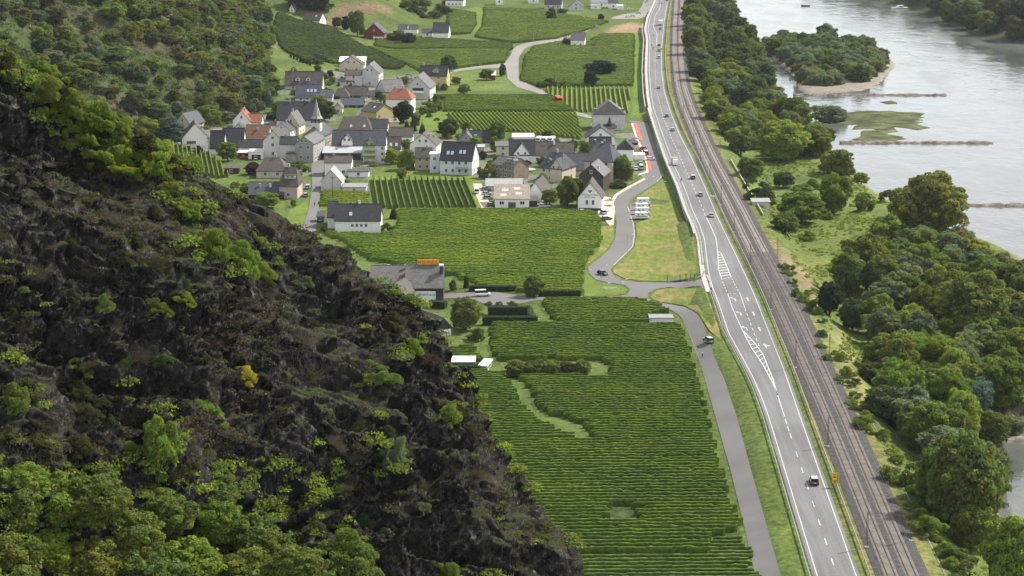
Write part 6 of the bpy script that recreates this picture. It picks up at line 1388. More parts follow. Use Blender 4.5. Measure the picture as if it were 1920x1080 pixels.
H_('brick house with a sooty gable and tan stone front left of the courtyard', 944, 335, 54, 26, 16, 9, -42, 'x', 'stone', 'grey', (4, 2), dorm=[('shed', .1, 2.5, 'grey'), ('dormer', .34, 1.8, 'grey')], chim=[(.3, .5)], side=(0, 0))
H_('three storey cream building with a big hipped slate roof, largest of the village', 1122, 347, 52, 46, 34, 17, -14, 'x', 'cream', 'slate', (3, 3), side=(2, 3), hip=.5, o=.5, chim=[(-.3, .5, 'brick'), (.05, .5, 'brick')])
H_('middle wing with a broad slate roof and white chimney of the cream estate', 1075, 330, 62, 12, 32, 15, 0, 'x', 'cream', 'slate', (0, 0), chim=[(-.05, .1, 'white')])
H_('cream estate wing with a steep slate roof and round topped gable', 1031, 341, 48, 27, 30, 13, -28, 'x', 'cream', 'slate', (3, 2), side=(2, 2), hip=.5, dorm=[('cross', .28, 5.5, 'cream', 4.0), ('dormer', -.15, 1.8, 'slate')], chim=[(.0, .5)])
H_('dark brick gabled house with a white chimney right of the dense green tree', 1108, 362, 46, 34, 20, 14, -14, 'y', 'dbrick', 'grey', (0, 0), chim=[(.25, .2, 'lgrey')], side=(0, 0))
def inn(t, w_, he, r, d):
    part(t, 'plinth', WM['slate'], (-w_/2+.4, w_/2-.4, -.08, .0, -.4, 1.0))
    text(t, 'Weingut Haus', 1.05, (0, -.03, he+.95), (math.pi/2, 0, 0), M['dmetal'], 'lettering'); text(t, 'Weinstuben', .85, (0, -.03, he+.05), (math.pi/2, 0, 0), M['dmetal'], 'lettering')
    mb = MB(); mb.cyl((-.35, -.03, he+2.4), (-.35, .0, he+2.4), .35, n=10); mb.cyl((.35, -.03, he+2.4), (.35, .0, he+2.4), .35, n=10); mb.cyl((0, -.03, he+2.0), (0, .0, he+2.0), .3, n=10); mb.build('emblem', M['dmetal'], t)
    for s_ in (-1, 1): window(t, s_*w_*.13, -.002, he*.62, 1.05, 1.9)
H_('white gabled wine tavern with two lines of dark lettering on its wall', 1106, 395, 45, 25, 28, 13, -6, 'y', 'white', 'brown', (0, 0), side=(1, 1), gwin=0, extra=inn, name='wine_tavern', cat='tavern')
def hall(t, w_, he, r, d):
    window(t, -w_*.3, -.002, he*.55, 1.8, 1.3); window(t, w_*.3, -.002, he*.55, 1.8, 1.3); part(t, 'gate', M['dmetal'], (-w_*.11, w_*.11, -.06, .01, 0, he*.62))
    mb = MB()
    for fx_, ty in ((-.25, .25), (-.2, .6), (.2, .35), (.15, .7)):
        y = ty*d; z = he+r*ty; x = fx_*w_; mb.add([(x-1.2, y-1.3, z-1.3*r/d+.05), (x+1.2, y-1.3, z-1.3*r/d+.05), (x+1.2, y+1.3, z+1.3*r/d+.05), (x-1.2, y+1.3, z+1.3*r/d+.05)], [(0, 1, 2, 3)])
    mb.build('roof_light', M['paving'], t)
H_('white farm hall with a tan sheet roof, grey gate and two windows', 960, 391, 64, 19, 28, 16, 0, 'mono', 'white', 'tan', (0, 0), extra=hall, name='farm_hall', cat='hall')
H_('low building with a light grey slab roof behind the white farm hall', 945, 358, 66, 10, 14, 8, 0, 'mono', 'lgrey', 'light', (0, 0), name='outbuilding', cat='outbuilding')
H_('white gabled house with a brown roof between farm hall and estate', 1003, 377, 30, 16, 20, 16, -12, 'y', 'white', 'brown', (0, 0), gwin=0, chim=[(-.3, .2, 'brick')], side=(0, 0))
H_('open lean-to with a brown roof right of the white farm hall', 998, 388, 18, 12, 6, 8, 0, 'mono', 'wood', 'brown', (0, 0), name='lean_to', cat='shed')
H_('flat white trailer roofed building beside the three motorhomes', 981, 266, 40, 8, 9, 12, 0, 'flat', 'white', 'white', (0, 0), name='outbuilding', cat='outbuilding')
# hotel
def hotel(t, w_, he, r, d):
    zc = 4.0
    part(t, 'white_facade', WM['white'], (-w_*.42, w_*.30, -.35, -.02, -.5, he*.72))
    part(t, 'window_band', M['glass'], (-w_*.46, w_*.34, -.12, -.003, he*.73, he*.97))
    text(t, 'Elsenhaus', 1.35, (w_*.06, -.37, he*.52), (math.pi/2, 0, 0), M['dmetal'], 'lettering')
    part(t, 'logo_board', M['dmetal'], (-w_*.40, -w_*.30, -.40, -.352, he*.35, he*.62))
    # letter boxes on the ridge
    zr = he+r; lw = 1.28; n_ = 5; cx = .08*w_
    for i, ch in enumerate('HOTEL'):
        x = cx+(i-2)*lw*1.04
        b = part(t, 'letter_box', M['orange'], (x-lw/2, x+lw/2, d/2-.15, d/2+.15, zr+.05, zr+1.5)); text(b, ch, 1.25, (x, d/2-.17, zr+.77), (math.pi/2, 0, 0), M['ored'], 'letter', .03)
    part(t, 'chimney', WM['slate'], (w_*.40, w_*.40+1.0, d*.28, d*.28+1.2, he, he+r*.56+2.6)); part(t, 'chimney_cap', M['white'], (w_*.40-.2, w_*.40+1.2, d*.28-.2, d*.28+1.4, he+r*.56+2.61, he+r*.56+3.0))
H_('hotel with a broad grey brown roof and orange letter boxes on the ridge', 796, 566, 70, 28, 43, 15, 0, 'x', 'dbrick', 'grey', (0, 0), extra=hotel, name='hotel', cat='hotel', chim=[(-.45, .75)])
H_('left wing of the hotel with a wide brown grey roof partly behind the spur', 733, 556, 76, 26, 34, 14, 0, 'x', 'slate', 'grey', (0, 0), name='hotel_wing', cat='hotel', chim=[(-.1, .7), (.35, .4)])
H_('dark slate clad annexe with a brown gable roof in front of the hotel', 741, 574, 42, 24, 20, 8, -20, 'y', 'slate', 'brown', (0, 0), gwin=0, side=(0, 0), name='annexe')
H_('slate roofed barn with a white ground floor at the foot of the spur', 831, 630, 36, 16, 19, 14, 34, 'y', 'slate', 'grey', (0, 0), name='barn', cat='barn', side=(0, 0), gwin=0, extra=lambda t, w_, he, r, d: (part(t, 'white_ground_floor', WM['white'], (-w_*.47, w_*.47, -.12, .0, -1, he*.72)), window(t, -w_*.2, -.125, he*.35)))
H_('flat white roofed garden pavilion behind a clipped hedge', 869, 690, 42, 9, 9, 6, 0, 'flat', 'wood', 'white', (0, 0), name='garden_pavilion', cat='pavilion')
H_('narrow white roofed shed at the right end of the garden pavilion', 905, 699, 14, 12, 11, 7, -12, 'flat', 'stone', 'white', (1, 1), name='shed', cat='shed')
H_('small white flat roofed pump house beside the lane', 1240, 607, 43, 9, 11, 4.6, 0, 'flat', 'white', 'light', (0, 0), name='pump_house', cat='pump house')
H_('small white garden shed on the river side of the railway', 1427, 387, 31, 9, 5, 5, 0, 'mono', 'offwhite', 'light', (0, 0), name='garden_shed', cat='shed')

# garden growth between the houses
def clear(x, y, m_):
    for fx, fy, a, b, r_ in FOOT:
        dx, dy = x-fx, y-fy; u = dx*math.cos(r_)+dy*math.sin(r_); v = -dx*math.sin(r_)+dy*math.cos(r_)
        if abs(u) < a+m_ and abs(v) < b+m_: return False
    return True
GW = np.array([q[:2] for q in GP([(480, 300), (400, 285), (340, 262), (345, 238), (450, 225), (530, 150), (620, 130), (840, 140), (830, 200), (850, 245), (930, 262), (1100, 262), (1150, 262), (1150, 300), (1130, 360), (1000, 385), (900, 330), (820, 325), (700, 310), (612, 300), (590, 300)])])
cnt = 0; glo, ghi = GW.min(0), GW.max(0)
STW = np.array([q[:2] for q in GP([(575, 430), (585, 300), (600, 250), (622, 250), (612, 300), (600, 430)])])
GN = ['garden bush among the houses, %s', ]
for _ in range(6000):
    if cnt >= 130: break
    q = rng.uniform(glo, ghi)
    wd = rng.uniform(2.2, 5.5)
    if not inside([q], GW)[0] or inside([q], STW)[0] or not clear(q[0], q[1], wd*.45): continue
    c = random.choice(['mid', 'green', 'dark', 'lime', 'deep', 'mid', 'olive']); k = random.choice(['shrub', 'bush', 'round', 'round', 'oval']) if wd > 3.4 else random.choice(['shrub', 'bush'])
    lb = '%s garden %s between the village houses' % (CN[c], 'bush' if k in ('shrub', 'bush') else 'tree')
    tree(k, (q[0], q[1], float(H(q[0], q[1]))), wd, wd*rng.uniform(.6, .9) if k in ('shrub', 'bush') else wd*rng.uniform(1.0, 1.35), TC[c], 'garden_bush' if k in ('shrub', 'bush') else 'garden_tree', lb, 'bush' if k in ('shrub', 'bush') else 'tree', lb); cnt += 1
# ------------------------------------------------------------------ vehicles
def loft(mb, secs, mi=0, caps=True):
    n_ = len(secs[0]); vs = [v for s_ in secs for v in s_]; fs = []
    for j in range(len(secs)-1):
        for i in range(n_): fs.append((j*n_+i, j*n_+(i+1) % n_, (j+1)*n_+(i+1) % n_, (j+1)*n_+i))
    if caps: fs += [tuple(range(n_-1, -1, -1)), tuple(range((len(secs)-1)*n_, len(secs)*n_))]
    mb.add(vs, fs, mi)
def mk_car(L_=4.4, W_=1.8, Hh=1.46, kind='car'):
    """nose towards +y; ground at z=0"""
    P = {}
    if kind == 'car': prof = [(-.5, .35, .62, .86), (-.49, .30, .80, .93), (-.40, .28, .92, .98), (-.18, .28, .95, 1.0), (.12, .28, .94, 1.0), (.30, .28, .88, .98), (.44, .30, .76, .93), (.5, .36, .60, .82)]
    elif kind == 'suv': prof = [(-.5, .42, .8, .9), (-.49, .38, 1.0, .96), (-.30, .36, 1.05, 1.0), (0, .36, 1.05, 1.0), (.22, .36, 1.02, 1.0), (.42, .38, .92, .95), (.5, .44, .72, .85)]
    else: prof = [(-.5, .4, 1.0, .95), (-.49, .38, 1.15, .98), (0, .36, 1.15, 1.0), (.30, .36, 1.10, 1.0), (.44, .38, .95, .95), (.5, .42, .7, .86)]
    mb = MB(); secs = []
    for y, zb, zt, k in prof:
        w_ = W_/2*k; secs.append([(-w_*.92, y*L_, zb), (w_*.92, y*L_, zb), (w_, y*L_, (zb+zt)/2), (w_*.93, y*L_, zt), (-w_*.93, y*L_, zt), (-w_, y*L_, (zb+zt)/2)])
    loft(mb, secs); P['body'] = mb
    base = .93 if kind == 'car' else 1.03 if kind == 'suv' else 1.13
    ys = dict(car=(-.42, -.28, .06, .24), suv=(-.48, -.42, .06, .22), van=(-.495, -.47, .20, .36))[kind]
    mb = MB(); w0, w1 = W_/2*.9, W_/2*.72
    mb.add([(-w0, ys[0]*L_, base), (w0, ys[0]*L_, base), (w0, ys[3]*L_, base-.03), (-w0, ys[3]*L_, base-.03), (-w1, ys[1]*L_, Hh-.05), (w1, ys[1]*L_, Hh-.05), (w1, ys[2]*L_, Hh-.05), (-w1, ys[2]*L_, Hh-.05)], [(0, 1, 5, 4), (1, 2, 6, 5), (2, 3, 7, 6), (3, 0, 4, 7), (4, 5, 6, 7)])
    P['window'] = mb
    mb = MB(); e = .04
    mb.add([(-w1-e, ys[1]*L_-e, Hh-.06), (w1+e, ys[1]*L_-e, Hh-.06), (w1+e, ys[2]*L_+e, Hh-.06), (-w1-e, ys[2]*L_+e, Hh-.06), (-w1*.9, ys[1]*L_+.1, Hh), (w1*.9, ys[1]*L_+.1, Hh), (w1*.9, ys[2]*L_-.1, Hh), (-w1*.9, ys[2]*L_-.1, Hh)], [(0, 1, 5, 4), (1, 2, 6, 5), (2, 3, 7, 6), (3, 0, 4, 7), (4, 5, 6, 7), (3, 2, 1, 0)])
    P['roof_panel'] = mb; return P
def to_me(mb, name, mat):
    me = bpy.data.meshes.new(name); me.from_pydata(mb.v, [], mb.f); me.materials.append(mat); return me
def wheel_me(r=.32, w_=.22):
    a = MB(); a.cyl((-w_/2, 0, 0), (w_/2, 0, 0), r, n=14); b = MB(); b.cyl((-w_/2-.012, 0, 0), (w_/2+.012, 0, 0), r*.6, n=10); return to_me(a, 'tyre', M['tyre']), to_me(b, 'rim', M['rim'])
TY, RI = wheel_me()
def box_me(name, mat, *b): mb = MB(); [mb.box(*q) for q in b]; return to_me(mb, name, mat)
CARS = {}
for k, dims in dict(car=(4.4, 1.8, 1.45), suv=(4.5, 1.86, 1.68), van=(5.0, 1.95, 2.05)).items():
    P = mk_car(*dims, kind=k); CARS[k] = (dims, {n_: to_me(mb, n_, M['car'] if n_ != 'window' else M['carglass']) for n_, mb in P.items()})
HL = box_me('headlight', M['lamp'], (-.17, .17, -.04, .04, -.07, .07)); TLm = box_me('tail_light', M['tail'], (-.15, .15, -.04, .04, -.08, .08)); NP = box_me('number_plate', M['white'], (-.26, .26, -.02, .02, -.06, .06))
def put_wheels(t, L_, W_, k=.31, r=1):
    for sx in (-1, 1):
        for sy in (-1, 1):
            w_ = inst(TY, 'wheel', t, (sx*(W_/2-.12), sy*L_*k, .32*r), scale=(1, r, r)); inst(RI, 'rim', w_)
def car(kind, P, az, col, label, roofcol=None, name='parked_car', group=None, cat='car'):
    (L_, W_, Hh), ms_ = CARS[kind]; t = empty(name, P, -az)
    for n_, me in ms_.items(): o = inst(me, n_, t, color=(roofcol if (roofcol and n_ == 'roof_panel') else col))
    put_wheels(t, L_, W_); zb = .68 if kind == 'car' else .82
    for sx in (-1, 1): inst(HL, 'headlight', t, (sx*W_*.34, L_*.488, zb-.04)); inst(TLm, 'tail_light', t, (sx*W_*.36, -L_*.497, zb))
    inst(NP, 'number_plate', t, (0, -L_*.503, zb-.12)); return tag(t, label, cat, group)
CC = dict(white=(.75, .75, .74), silver=(.42, .43, .44), grey=(.20, .205, .21), dark=(.035, .037, .042), blue=(.04, .09, .25), red=(.42, .03, .03), green=(.05, .25, .10), lblue=(.35, .45, .55))
def road_az(y): return math.atan2(float(XC('L', y+8)-XC('L', y-8)), 16)
for px, py, k, c, rc, back, lab in [
    (1526, 906, 'suv', 'dark', 'silver', 0, 'dark car with a light roof driving alone in the foreground'), (1333, 406, 'car', 'silver', None, 0, 'silver car just above the first hatched island'),
    (1313, 367, 'car', 'grey', 'silver', 0, 'grey car second above the hatched island'), (1299, 335, 'suv', 'dark', 'white', 0, 'dark car with a white roof beside the retaining wall'),
    (1261, 245, 'car', 'grey', 'white', 0, 'light roofed car near the big road bend'), (1250, 219, 'car', 'dark', None, 0, 'black car near the big road bend'), (1234.5, 166, 'car', 'grey', 'silver', 0, 'grey car alone on the far straight'),
    (1235.5, 109, 'suv', 'silver', 'white', 0, 'white car last in the far queue'), (1235.5, 96, 'car', 'blue', None, 0, 'blue car in the far queue'), (1235.5, 86, 'car', 'dark', 'grey', 0, 'dark car first in the far queue'),
    (1238, 55, 'car', 'blue', 'grey', 0, 'dark blue car right behind the white lorry'), (1239, 6, 'car', 'silver', None, 1, 'silver car at the very top of the road'), (1250, 2, 'car', 'dark', None, 0, 'dark car at the top edge of the picture')]:
    p_ = on_z(px, py, ZR); car(k, (p_[0], p_[1], ZR), road_az(p_[1])+(math.pi if back else 0), CC[c], lab, CC[rc] if rc else None, 'moving_car', 'cars driving on the main road')
def pcar(px, py, k, c, az, lab, rc=None, z=.2, grp='parked cars'):
    P = G(px, py); return car(k, (P[0], P[1], P[2]+z), R(az), CC[c], lab, CC[rc] if rc else None, group=grp)
for q in [(1130, 516, 'car', 'dark', 145, 'black car driving on the side road curve', 'grey'), (1328, 643, 'suv', 'grey', -20, 'grey car with a light roof on the side road', 'silver'),
          (1206, 281, 'car', 'red', -20, 'red car at the red parking lane'), (1210, 291, 'van', 'dark', -10, 'dark van with a white roof at the red parking lane', 'white'), (1220, 301, 'car', 'white', 80, 'white car standing across the parking road'),
          (1202, 318, 'van', 'silver', 0, 'silver van in the small yard at the parking road', 'white'), (1192, 319, 'car', 'white', 0, 'white car beside the silver van'), (1201, 309, 'car', 'silver', 0, 'silver car in front of the flat white garage'),
          (1131, 402, 'suv', 'lblue', -10, 'pale blue car beside the wine tavern', 'white'), (1137, 413, 'car', 'dark', 80, 'dark car with white roof at the vineyard corner', 'white'),
          (1091, 400, 'car', 'white', 5, 'white car in front of the wine tavern'), (1075, 401, 'car', 'dark', 0, 'black car in front of the estate garden'), (1008, 386, 'car', 'white', 70, 'white car under the lean-to roof'), (1021, 390, 'car', 'silver', 75, 'silver car right of the lean-to roof'),
          (894, 363, 'van', 'white', 0, 'white van on the farm track'), (911, 358, 'car', 'grey', 80, 'grey car at the hall wall, uppermost of the row'), (913, 366, 'car', 'silver', 80, 'silver car at the hall wall, second of the row'), (915, 374, 'car', 'grey', 80, 'grey car at the hall wall, third of the row'), (922, 388, 'car', 'dark', 80, 'dark car at the lower corner of the hall'),
          (577.5, 354, 'suv', 'silver', 0, 'silver car in the drive of the mansard house', 'white'), (572, 369, 'car', 'dark', -15, 'black car in the drive of the mansard house', 'silver'), (609, 262, 'car', 'white', 20, 'white car beside the church'), (613, 256, 'car', 'silver', 20, 'silver car behind the church'),
          (458, 298, 'car', 'red', 90, 'red car in front of the open carport'), (480, 299.5, 'car', 'silver', 0, 'light car at the white garage opening'), (905, 556, 'van', 'white', 80, 'white van in the hotel car park'),
          (835, 163, 'car', 'white', 80, 'white car beside the yellow house'), (1118, 51, 'car', 'white', 75, 'white car on the upper village road'), (1177, 33, 'car', 'white', 80, 'white car at the upper lay-by, left one'), (1186, 31.5, 'car', 'silver', 80, 'silver car at the upper lay-by, middle one'), (1197, 26, 'car', 'silver', 80, 'silver car at the upper lay-by, right one'), (1213, 5, 'van', 'white', 0, 'white van at the very top beside the road'), (1181, 19, 'car', 'white', 80, 'white car on the grass below the long white barn')]:
    pcar(*q)
# motorhomes
def camper(px, py, az, lab, col=(.75, .75, .74), L_=6.6, awn=False):
    P = G(px, py); t = tag(empty('motorhome', (P[0], P[1], P[2]+.18), -R(az)), lab, 'motorhome', 'parked motorhomes')
    W_ = 2.1; t.scale = (.92, .80, .86); mb = MB(); pr = [(-.5, .45), (-.5, 2.75), (-.46, 2.9), (.30, 2.95), (.39, 2.65), (.36, 2.0), (.38, 1.35), (.47, 1.1), (.5, .85), (.5, .45)]; n_ = len(pr)
    mb.add([(-W_/2, a*L_, b) for a, b in pr]+[(W_/2, a*L_, b) for a, b in pr], [tuple(range(n_)), tuple(range(2*n_-1, n_-1, -1))]+[(i, i+n_, (i+1) % n_+n_, (i+1) % n_) for i in range(n_)])
    o = mb.build('body', M['white'], t)
    part(t, 'windscreen', M['carglass'], (-W_*.44, W_*.44, L_*.372, L_*.40, 1.4, 1.98))
    for sx in (-1, 1):
        for y in (-.3, .0): window(t, sx*(W_/2+.002), y*L_, 1.95, 1.0, .6, sx*math.pi/2)
        part(t, 'side_stripe', M['dmetal'], (sx*W_/2-.012 if sx < 0 else W_/2-.0, sx*W_/2+.0 if sx < 0 else W_/2+.012, -L_*.46, L_*.34, 1.05, 1.3))
    part(t, 'roof_hatch', M['metal'], (-.4, .4, -L_*.2, -L_*.2+.8, 2.93, 3.03)); put_wheels(t, L_, W_, .32, 1.05)
    part(t, 'door', M['dmetal'], (-W_/2-.02, -W_/2-.001, L_*.06, L_*.06+.7, .6, 2.2)) if awn else None
for i, (px, py, lab) in enumerate([(1204, 411, 'white motorhome with a dark side door, front one of the row at the meadow'), (1205, 402, 'white motorhome second from the front in the meadow row'), (1205, 394, 'white motorhome third from the front in the meadow row'), (1207, 384, 'white motorhome with grey stripes, rear one of the meadow row')]): camper(px, py, 84, lab, awn=i == 0)
for px, lab in ((1011, 'white motorhome left of three in the village yard'), (1022, 'white motorhome in the middle of three in the village yard'), (1034, 'white motorhome right of three in the village yard')): camper(px, 267, 200, lab)
# red bus
def bus():
    P = G(1047, 193); t = tag(empty('bus', (P[0], P[1], P[2]+.2), R(8)), 'bright red bus driving up the village road bend', 'bus')
    L_, W_ = 10.5, 2.55; mb = MB(); pr = [(-.5, .4), (-.5, 3.0), (-.485, 3.2), (.485, 3.2), (.5, 2.9), (.5, .4)]; n_ = 6
    mb.add([(-W_/2, a*L_, b) for a, b in pr]+[(W_/2, a*L_, b) for a, b in pr], [tuple(range(n_)), tuple(range(2*n_-1, n_-1, -1))]+[(i, i+n_, (i+1) % n_+n_, (i+1) % n_) for i in range(n_)])
    o = mb.build('body', M['obj'], t); o.color = (.62, .03, .03, 1)
    part(t, 'rear_window', M['carglass'], (-.95, .95, -L_/2-.02, -L_/2-.001, 1.9, 2.8))
    for sx in (-1, 1): part(t, 'side_window', M['carglass'], (sx*W_/2-.01, sx*W_/2+.01, -L_*.45, L_*.45, 1.55, 2.55))
    part(t, 'windscreen', M['carglass'], (-1.1, 1.1, L_/2+.001, L_/2+.02, 1.2, 2.7)); o = part(t, 'roof_unit', M['obj'], (-.8, .8, -2, 1, 3.203, 3.42)); o.color = (.7, .2, .18, 1)
    put_wheels(t, L_, W_, .3, 1.5)
    for sx in (-1, 1): inst(TLm, 'tail_light', t, (sx*1.05, -L_/2-.03, 1.0))
bus()
def lorry(px, py, c, lab, L_=8.5, w_=2.5, h=3.4, back=0):
    p_ = on_z(px, py, ZR); t = tag(empty('lorry', (p_[0], p_[1], ZR), -road_az(p_[1])+(math.pi if back else 0)), lab, 'lorry')
    o = part(t, 'cargo_box', M['obj'], (-w_/2, w_/2, -L_/2, L_/2-2.3, .9, h)); o.color = (*c, 1); part(t, 'chassis', M['dmetal'], (-.9, .9, -L_/2+.1, L_/2-.4, .5, .897))
    mb = MB(); mb.add([(-w_*.47, L_/2-2.1, .5), (w_*.47, L_/2-2.1, .5), (w_*.47, L_/2, .5), (-w_*.47, L_/2, .5), (-w_*.47, L_/2-2.1, 2.7), (w_*.47, L_/2-2.1, 2.7), (w_*.44, L_/2-.5, 2.7), (-w_*.44, L_/2-.5, 2.7), (-w_*.47, L_/2, 1.5), (w_*.47, L_/2, 1.5)], [(0, 3, 2, 1), (0, 1, 5, 4), (4, 5, 6, 7), (7, 6, 9, 8), (8, 9, 2, 3), (1, 2, 9, 6, 5), (0, 4, 7, 8, 3)])
    mb.build('cab', M['white'], t); put_wheels(t, L_, w_, .33, 1.45)
lorry(1238.5, 47, (.75, .75, .76), 'white lorry at the head of the far traffic'); lorry(1265, 309, (.22, .24, .24), 'dark box lorry coming down beside the retaining wall', 6.5, 2.3, 3.0, 1)
# people (skinned figures) and two-wheelers
def figure(t, J, E, rad, name, mat, col):
    me = bpy.data.meshes.new(name); me.from_pydata([tuple(q) for q in J], E, []); o = bpy.data.objects.new(name, me); COL.objects.link(o); o.parent = t
    m_ = o.modifiers.new('skin', 'SKIN'); sk = me.skin_vertices[0].data
    for i, r_ in enumerate(rad): sk[i].radius = (r_, r_*.85)
    sk[0].use_root = True; s2 = o.modifiers.new('sub', 'SUBSURF'); s2.levels = 1; s2.render_levels = 1; me.materials.append(mat); o.color = (*col, 1)
    dg = bpy.context.evaluated_depsgraph_get(); nm = bpy.data.meshes.new_from_object(o.evaluated_get(dg)); o.modifiers.clear(); o.data = nm; nm.name = name
    return o
def walker(P, rz, top, legs, lab, stride=.3):
    t = tag(empty('person', P, rz), lab, 'person')
    s_ = stride
    J = [(0, 0, .95), (0, 0, 1.2), (0, .02, 1.42), (0, .02, 1.52), (-.19, .02, 1.42), (-.24, -.08, 1.15), (-.22, .08, .92), (.19, .02, 1.42), (.24, .1, 1.15), (.22, .22, .95), (-.10, 0, .9), (-.11, s_*.5, .5), (-.11, s_*.7, .08), (-.11, s_*.7+.18, .05), (.10, 0, .9), (.11, -s_*.3, .5), (.11, -s_*.9, .1), (.11, -s_*.9+.16, .05)]
    E = [(0, 1), (1, 2), (2, 3), (2, 4), (4, 5), (5, 6), (2, 7), (7, 8), (8, 9), (0, 10), (10, 11), (11, 12), (12, 13), (0, 14), (14, 15), (15, 16), (16, 17)]
    figure(t, J, E, [.15, .14, .15, .06, .07, .05, .035, .07, .05, .035, .10, .07, .05, .04, .10, .07, .05, .04], 'body', M['obj'], legs)
    J = [(0, 0, 1.0), (0, 0, 1.2), (0, .02, 1.44), (-.2, .02, 1.43), (-.26, -.08, 1.16), (.2, .02, 1.43), (.26, .1, 1.16)]
    figure(t, J, [(0, 1), (1, 2), (2, 3), (3, 4), (2, 5), (5, 6)], [.17, .165, .17, .085, .06, .085, .06], 'jacket', M['obj'], top)
    mb = MB(); secs = []
    for z, r_ in ((1.5, .05), (1.54, .075), (1.6, .092), (1.67, .098), (1.73, .08), (1.77, .03)): secs.append([(math.cos(a)*r_*.85, .03+math.sin(a)*r_, z) for a in np.linspace(0, 2*math.pi, 10, endpoint=False)])
    loft(mb, secs); mb.box(-.015, .015, .115, .15, 1.6, 1.65); hd = mb.build('head', M['skin'], t, True)
    mb = MB(); secs = []
    for z, r_ in ((1.62, .104), (1.7, .108), (1.76, .085), (1.79, .03)): secs.append([(math.cos(a)*r_*.87, .012+math.sin(a)*r_*.95, z) for a in np.linspace(0, 2*math.pi, 10, endpoint=False)])
    loft(mb, secs); mb.build('hair', M['bark'], hd, True); return t
P = G(590, 388); walker((P[0], P[1], P[2]+.17), R(170), (.05, .05, .06), (.03, .03, .05), 'person in dark clothes walking down the village street')
def wheel2(t, y, r=.34, name='wheel'):
    mb = MB(); n_ = 18; vs = []
    for i in range(n_):
        a = 2*math.pi*i/n_
        for dx, rr in ((-.02, r), (.02, r), (.02, r-.045), (-.02, r-.045)): vs.append((dx, y+math.cos(a)*rr, r+math.sin(a)*rr))
    mb.add(vs, [(4*i+k, 4*((i+1) % n_)+k, 4*((i+1) % n_)+(k+1) % 4, 4*i+(k+1) % 4) for i in range(n_) for k in range(4)])
    for i in range(6): a = math.pi*i/6; mb.cyl((0, y-math.cos(a)*(r-.03), r-math.sin(a)*(r-.03)), (0, y+math.cos(a)*(r-.03), r+math.sin(a)*(r-.03)), .006, n=3)
    mb.build(name, M['tyre'], t)
def rider(P, rz, top, legs, lab, helmet=(.7, .7, .7)):
    t = tag(empty('person', P, rz), lab, 'person')
    J = [(0, -.28, .98), (0, -.15, 1.2), (0, .02, 1.4), (0, .08, 1.48), (-.19, 0, 1.37), (-.22, .2, 1.15), (-.2, .42, 1.02), (.19, 0, 1.37), (.22, .2, 1.15), (.2, .42, 1.02), (-.1, -.22, .93), (-.12, .12, .72), (-.12, -.02, .34), (-.12, .12, .28), (.1, -.22, .93), (.12, .08, .85), (.12, .0, .5), (.12, .14, .44)]
    E = [(0, 1), (1, 2), (2, 3), (2, 4), (4, 5), (5, 6), (2, 7), (7, 8), (8, 9), (0, 10), (10, 11), (11, 12), (12, 13), (0, 14), (14, 15), (15, 16), (16, 17)]
    figure(t, J, E, [.15, .14, .15, .06, .07, .05, .035, .07, .05, .035, .10, .07, .05, .04, .10, .07, .05, .04], 'body', M['obj'], legs)
    figure(t, [(0, -.26, 1.02), (0, -.14, 1.22), (0, .02, 1.42), (-.2, 0, 1.38), (-.235, .19, 1.17), (.2, 0, 1.38), (.235, .19, 1.17)], [(0, 1), (1, 2), (2, 3), (3, 4), (2, 5), (5, 6)], [.17, .165, .17, .085, .06, .085, .06], 'jacket', M['obj'], top)
    mb = MB(); secs = []
    for z, r_ in ((1.46, .05), (1.5, .075), (1.56, .092), (1.63, .098), (1.69, .08), (1.73, .03)): secs.append([(math.cos(a)*r_*.85, .13+math.sin(a)*r_, z) for a in np.linspace(0, 2*math.pi, 10, endpoint=False)])
    loft(mb, secs); hd = mb.build('head', M['skin'], t, True)
    mb = MB(); secs = []
    for z, r_ in ((1.6, .115), (1.68, .118), (1.74, .09), (1.77, .03)): secs.append([(math.cos(a)*r_*.9, .12+math.sin(a)*r_, z) for a in np.linspace(0, 2*math.pi, 10, endpoint=False)])
    loft(mb, secs); o = mb.build('helmet', M['obj'], hd, True); o.color = (*helmet, 1); return t
def bicycle(px, py, rz, lab, rl):
    P = G(px, py); z = P[2]+.17; t = tag(empty('bicycle', (P[0], P[1], z), rz), lab, 'bicycle'); wheel2(t, -.52); wheel2(t, .52)
    mb = MB(); s_ = [((0, -.52, .34), (0, -.1, .30)), ((0, -.1, .30), (0, -.28, .85)), ((0, -.28, .85), (0, .36, .82)), ((0, -.1, .30), (0, .36, .78)), ((0, -.52, .34), (0, -.27, .8)), ((0, .36, .85), (0, .52, .34))]
    for a, b in s_: mb.cyl(a, b, .02, n=5)
    mb.build('frame', M['dmetal'], t); mb = MB(); mb.cyl((0, .36, .83), (0, .36, 1.0), .018, n=5); mb.cyl((-.22, .40, 1.0), (.22, .40, 1.0), .015, n=5); mb.build('handlebar', M['dmetal'], t)
    part(t, 'saddle', M['black'], (-.07, .07, -.42, -.16, .88, .93)); rider((P[0], P[1], z), rz, (.60, .62, .65), (.03, .03, .04), rl)
bicycle(1317, 671, R(-12), 'dark bicycle on the side road below the grey car', 'cyclist in a light top riding up the side road')
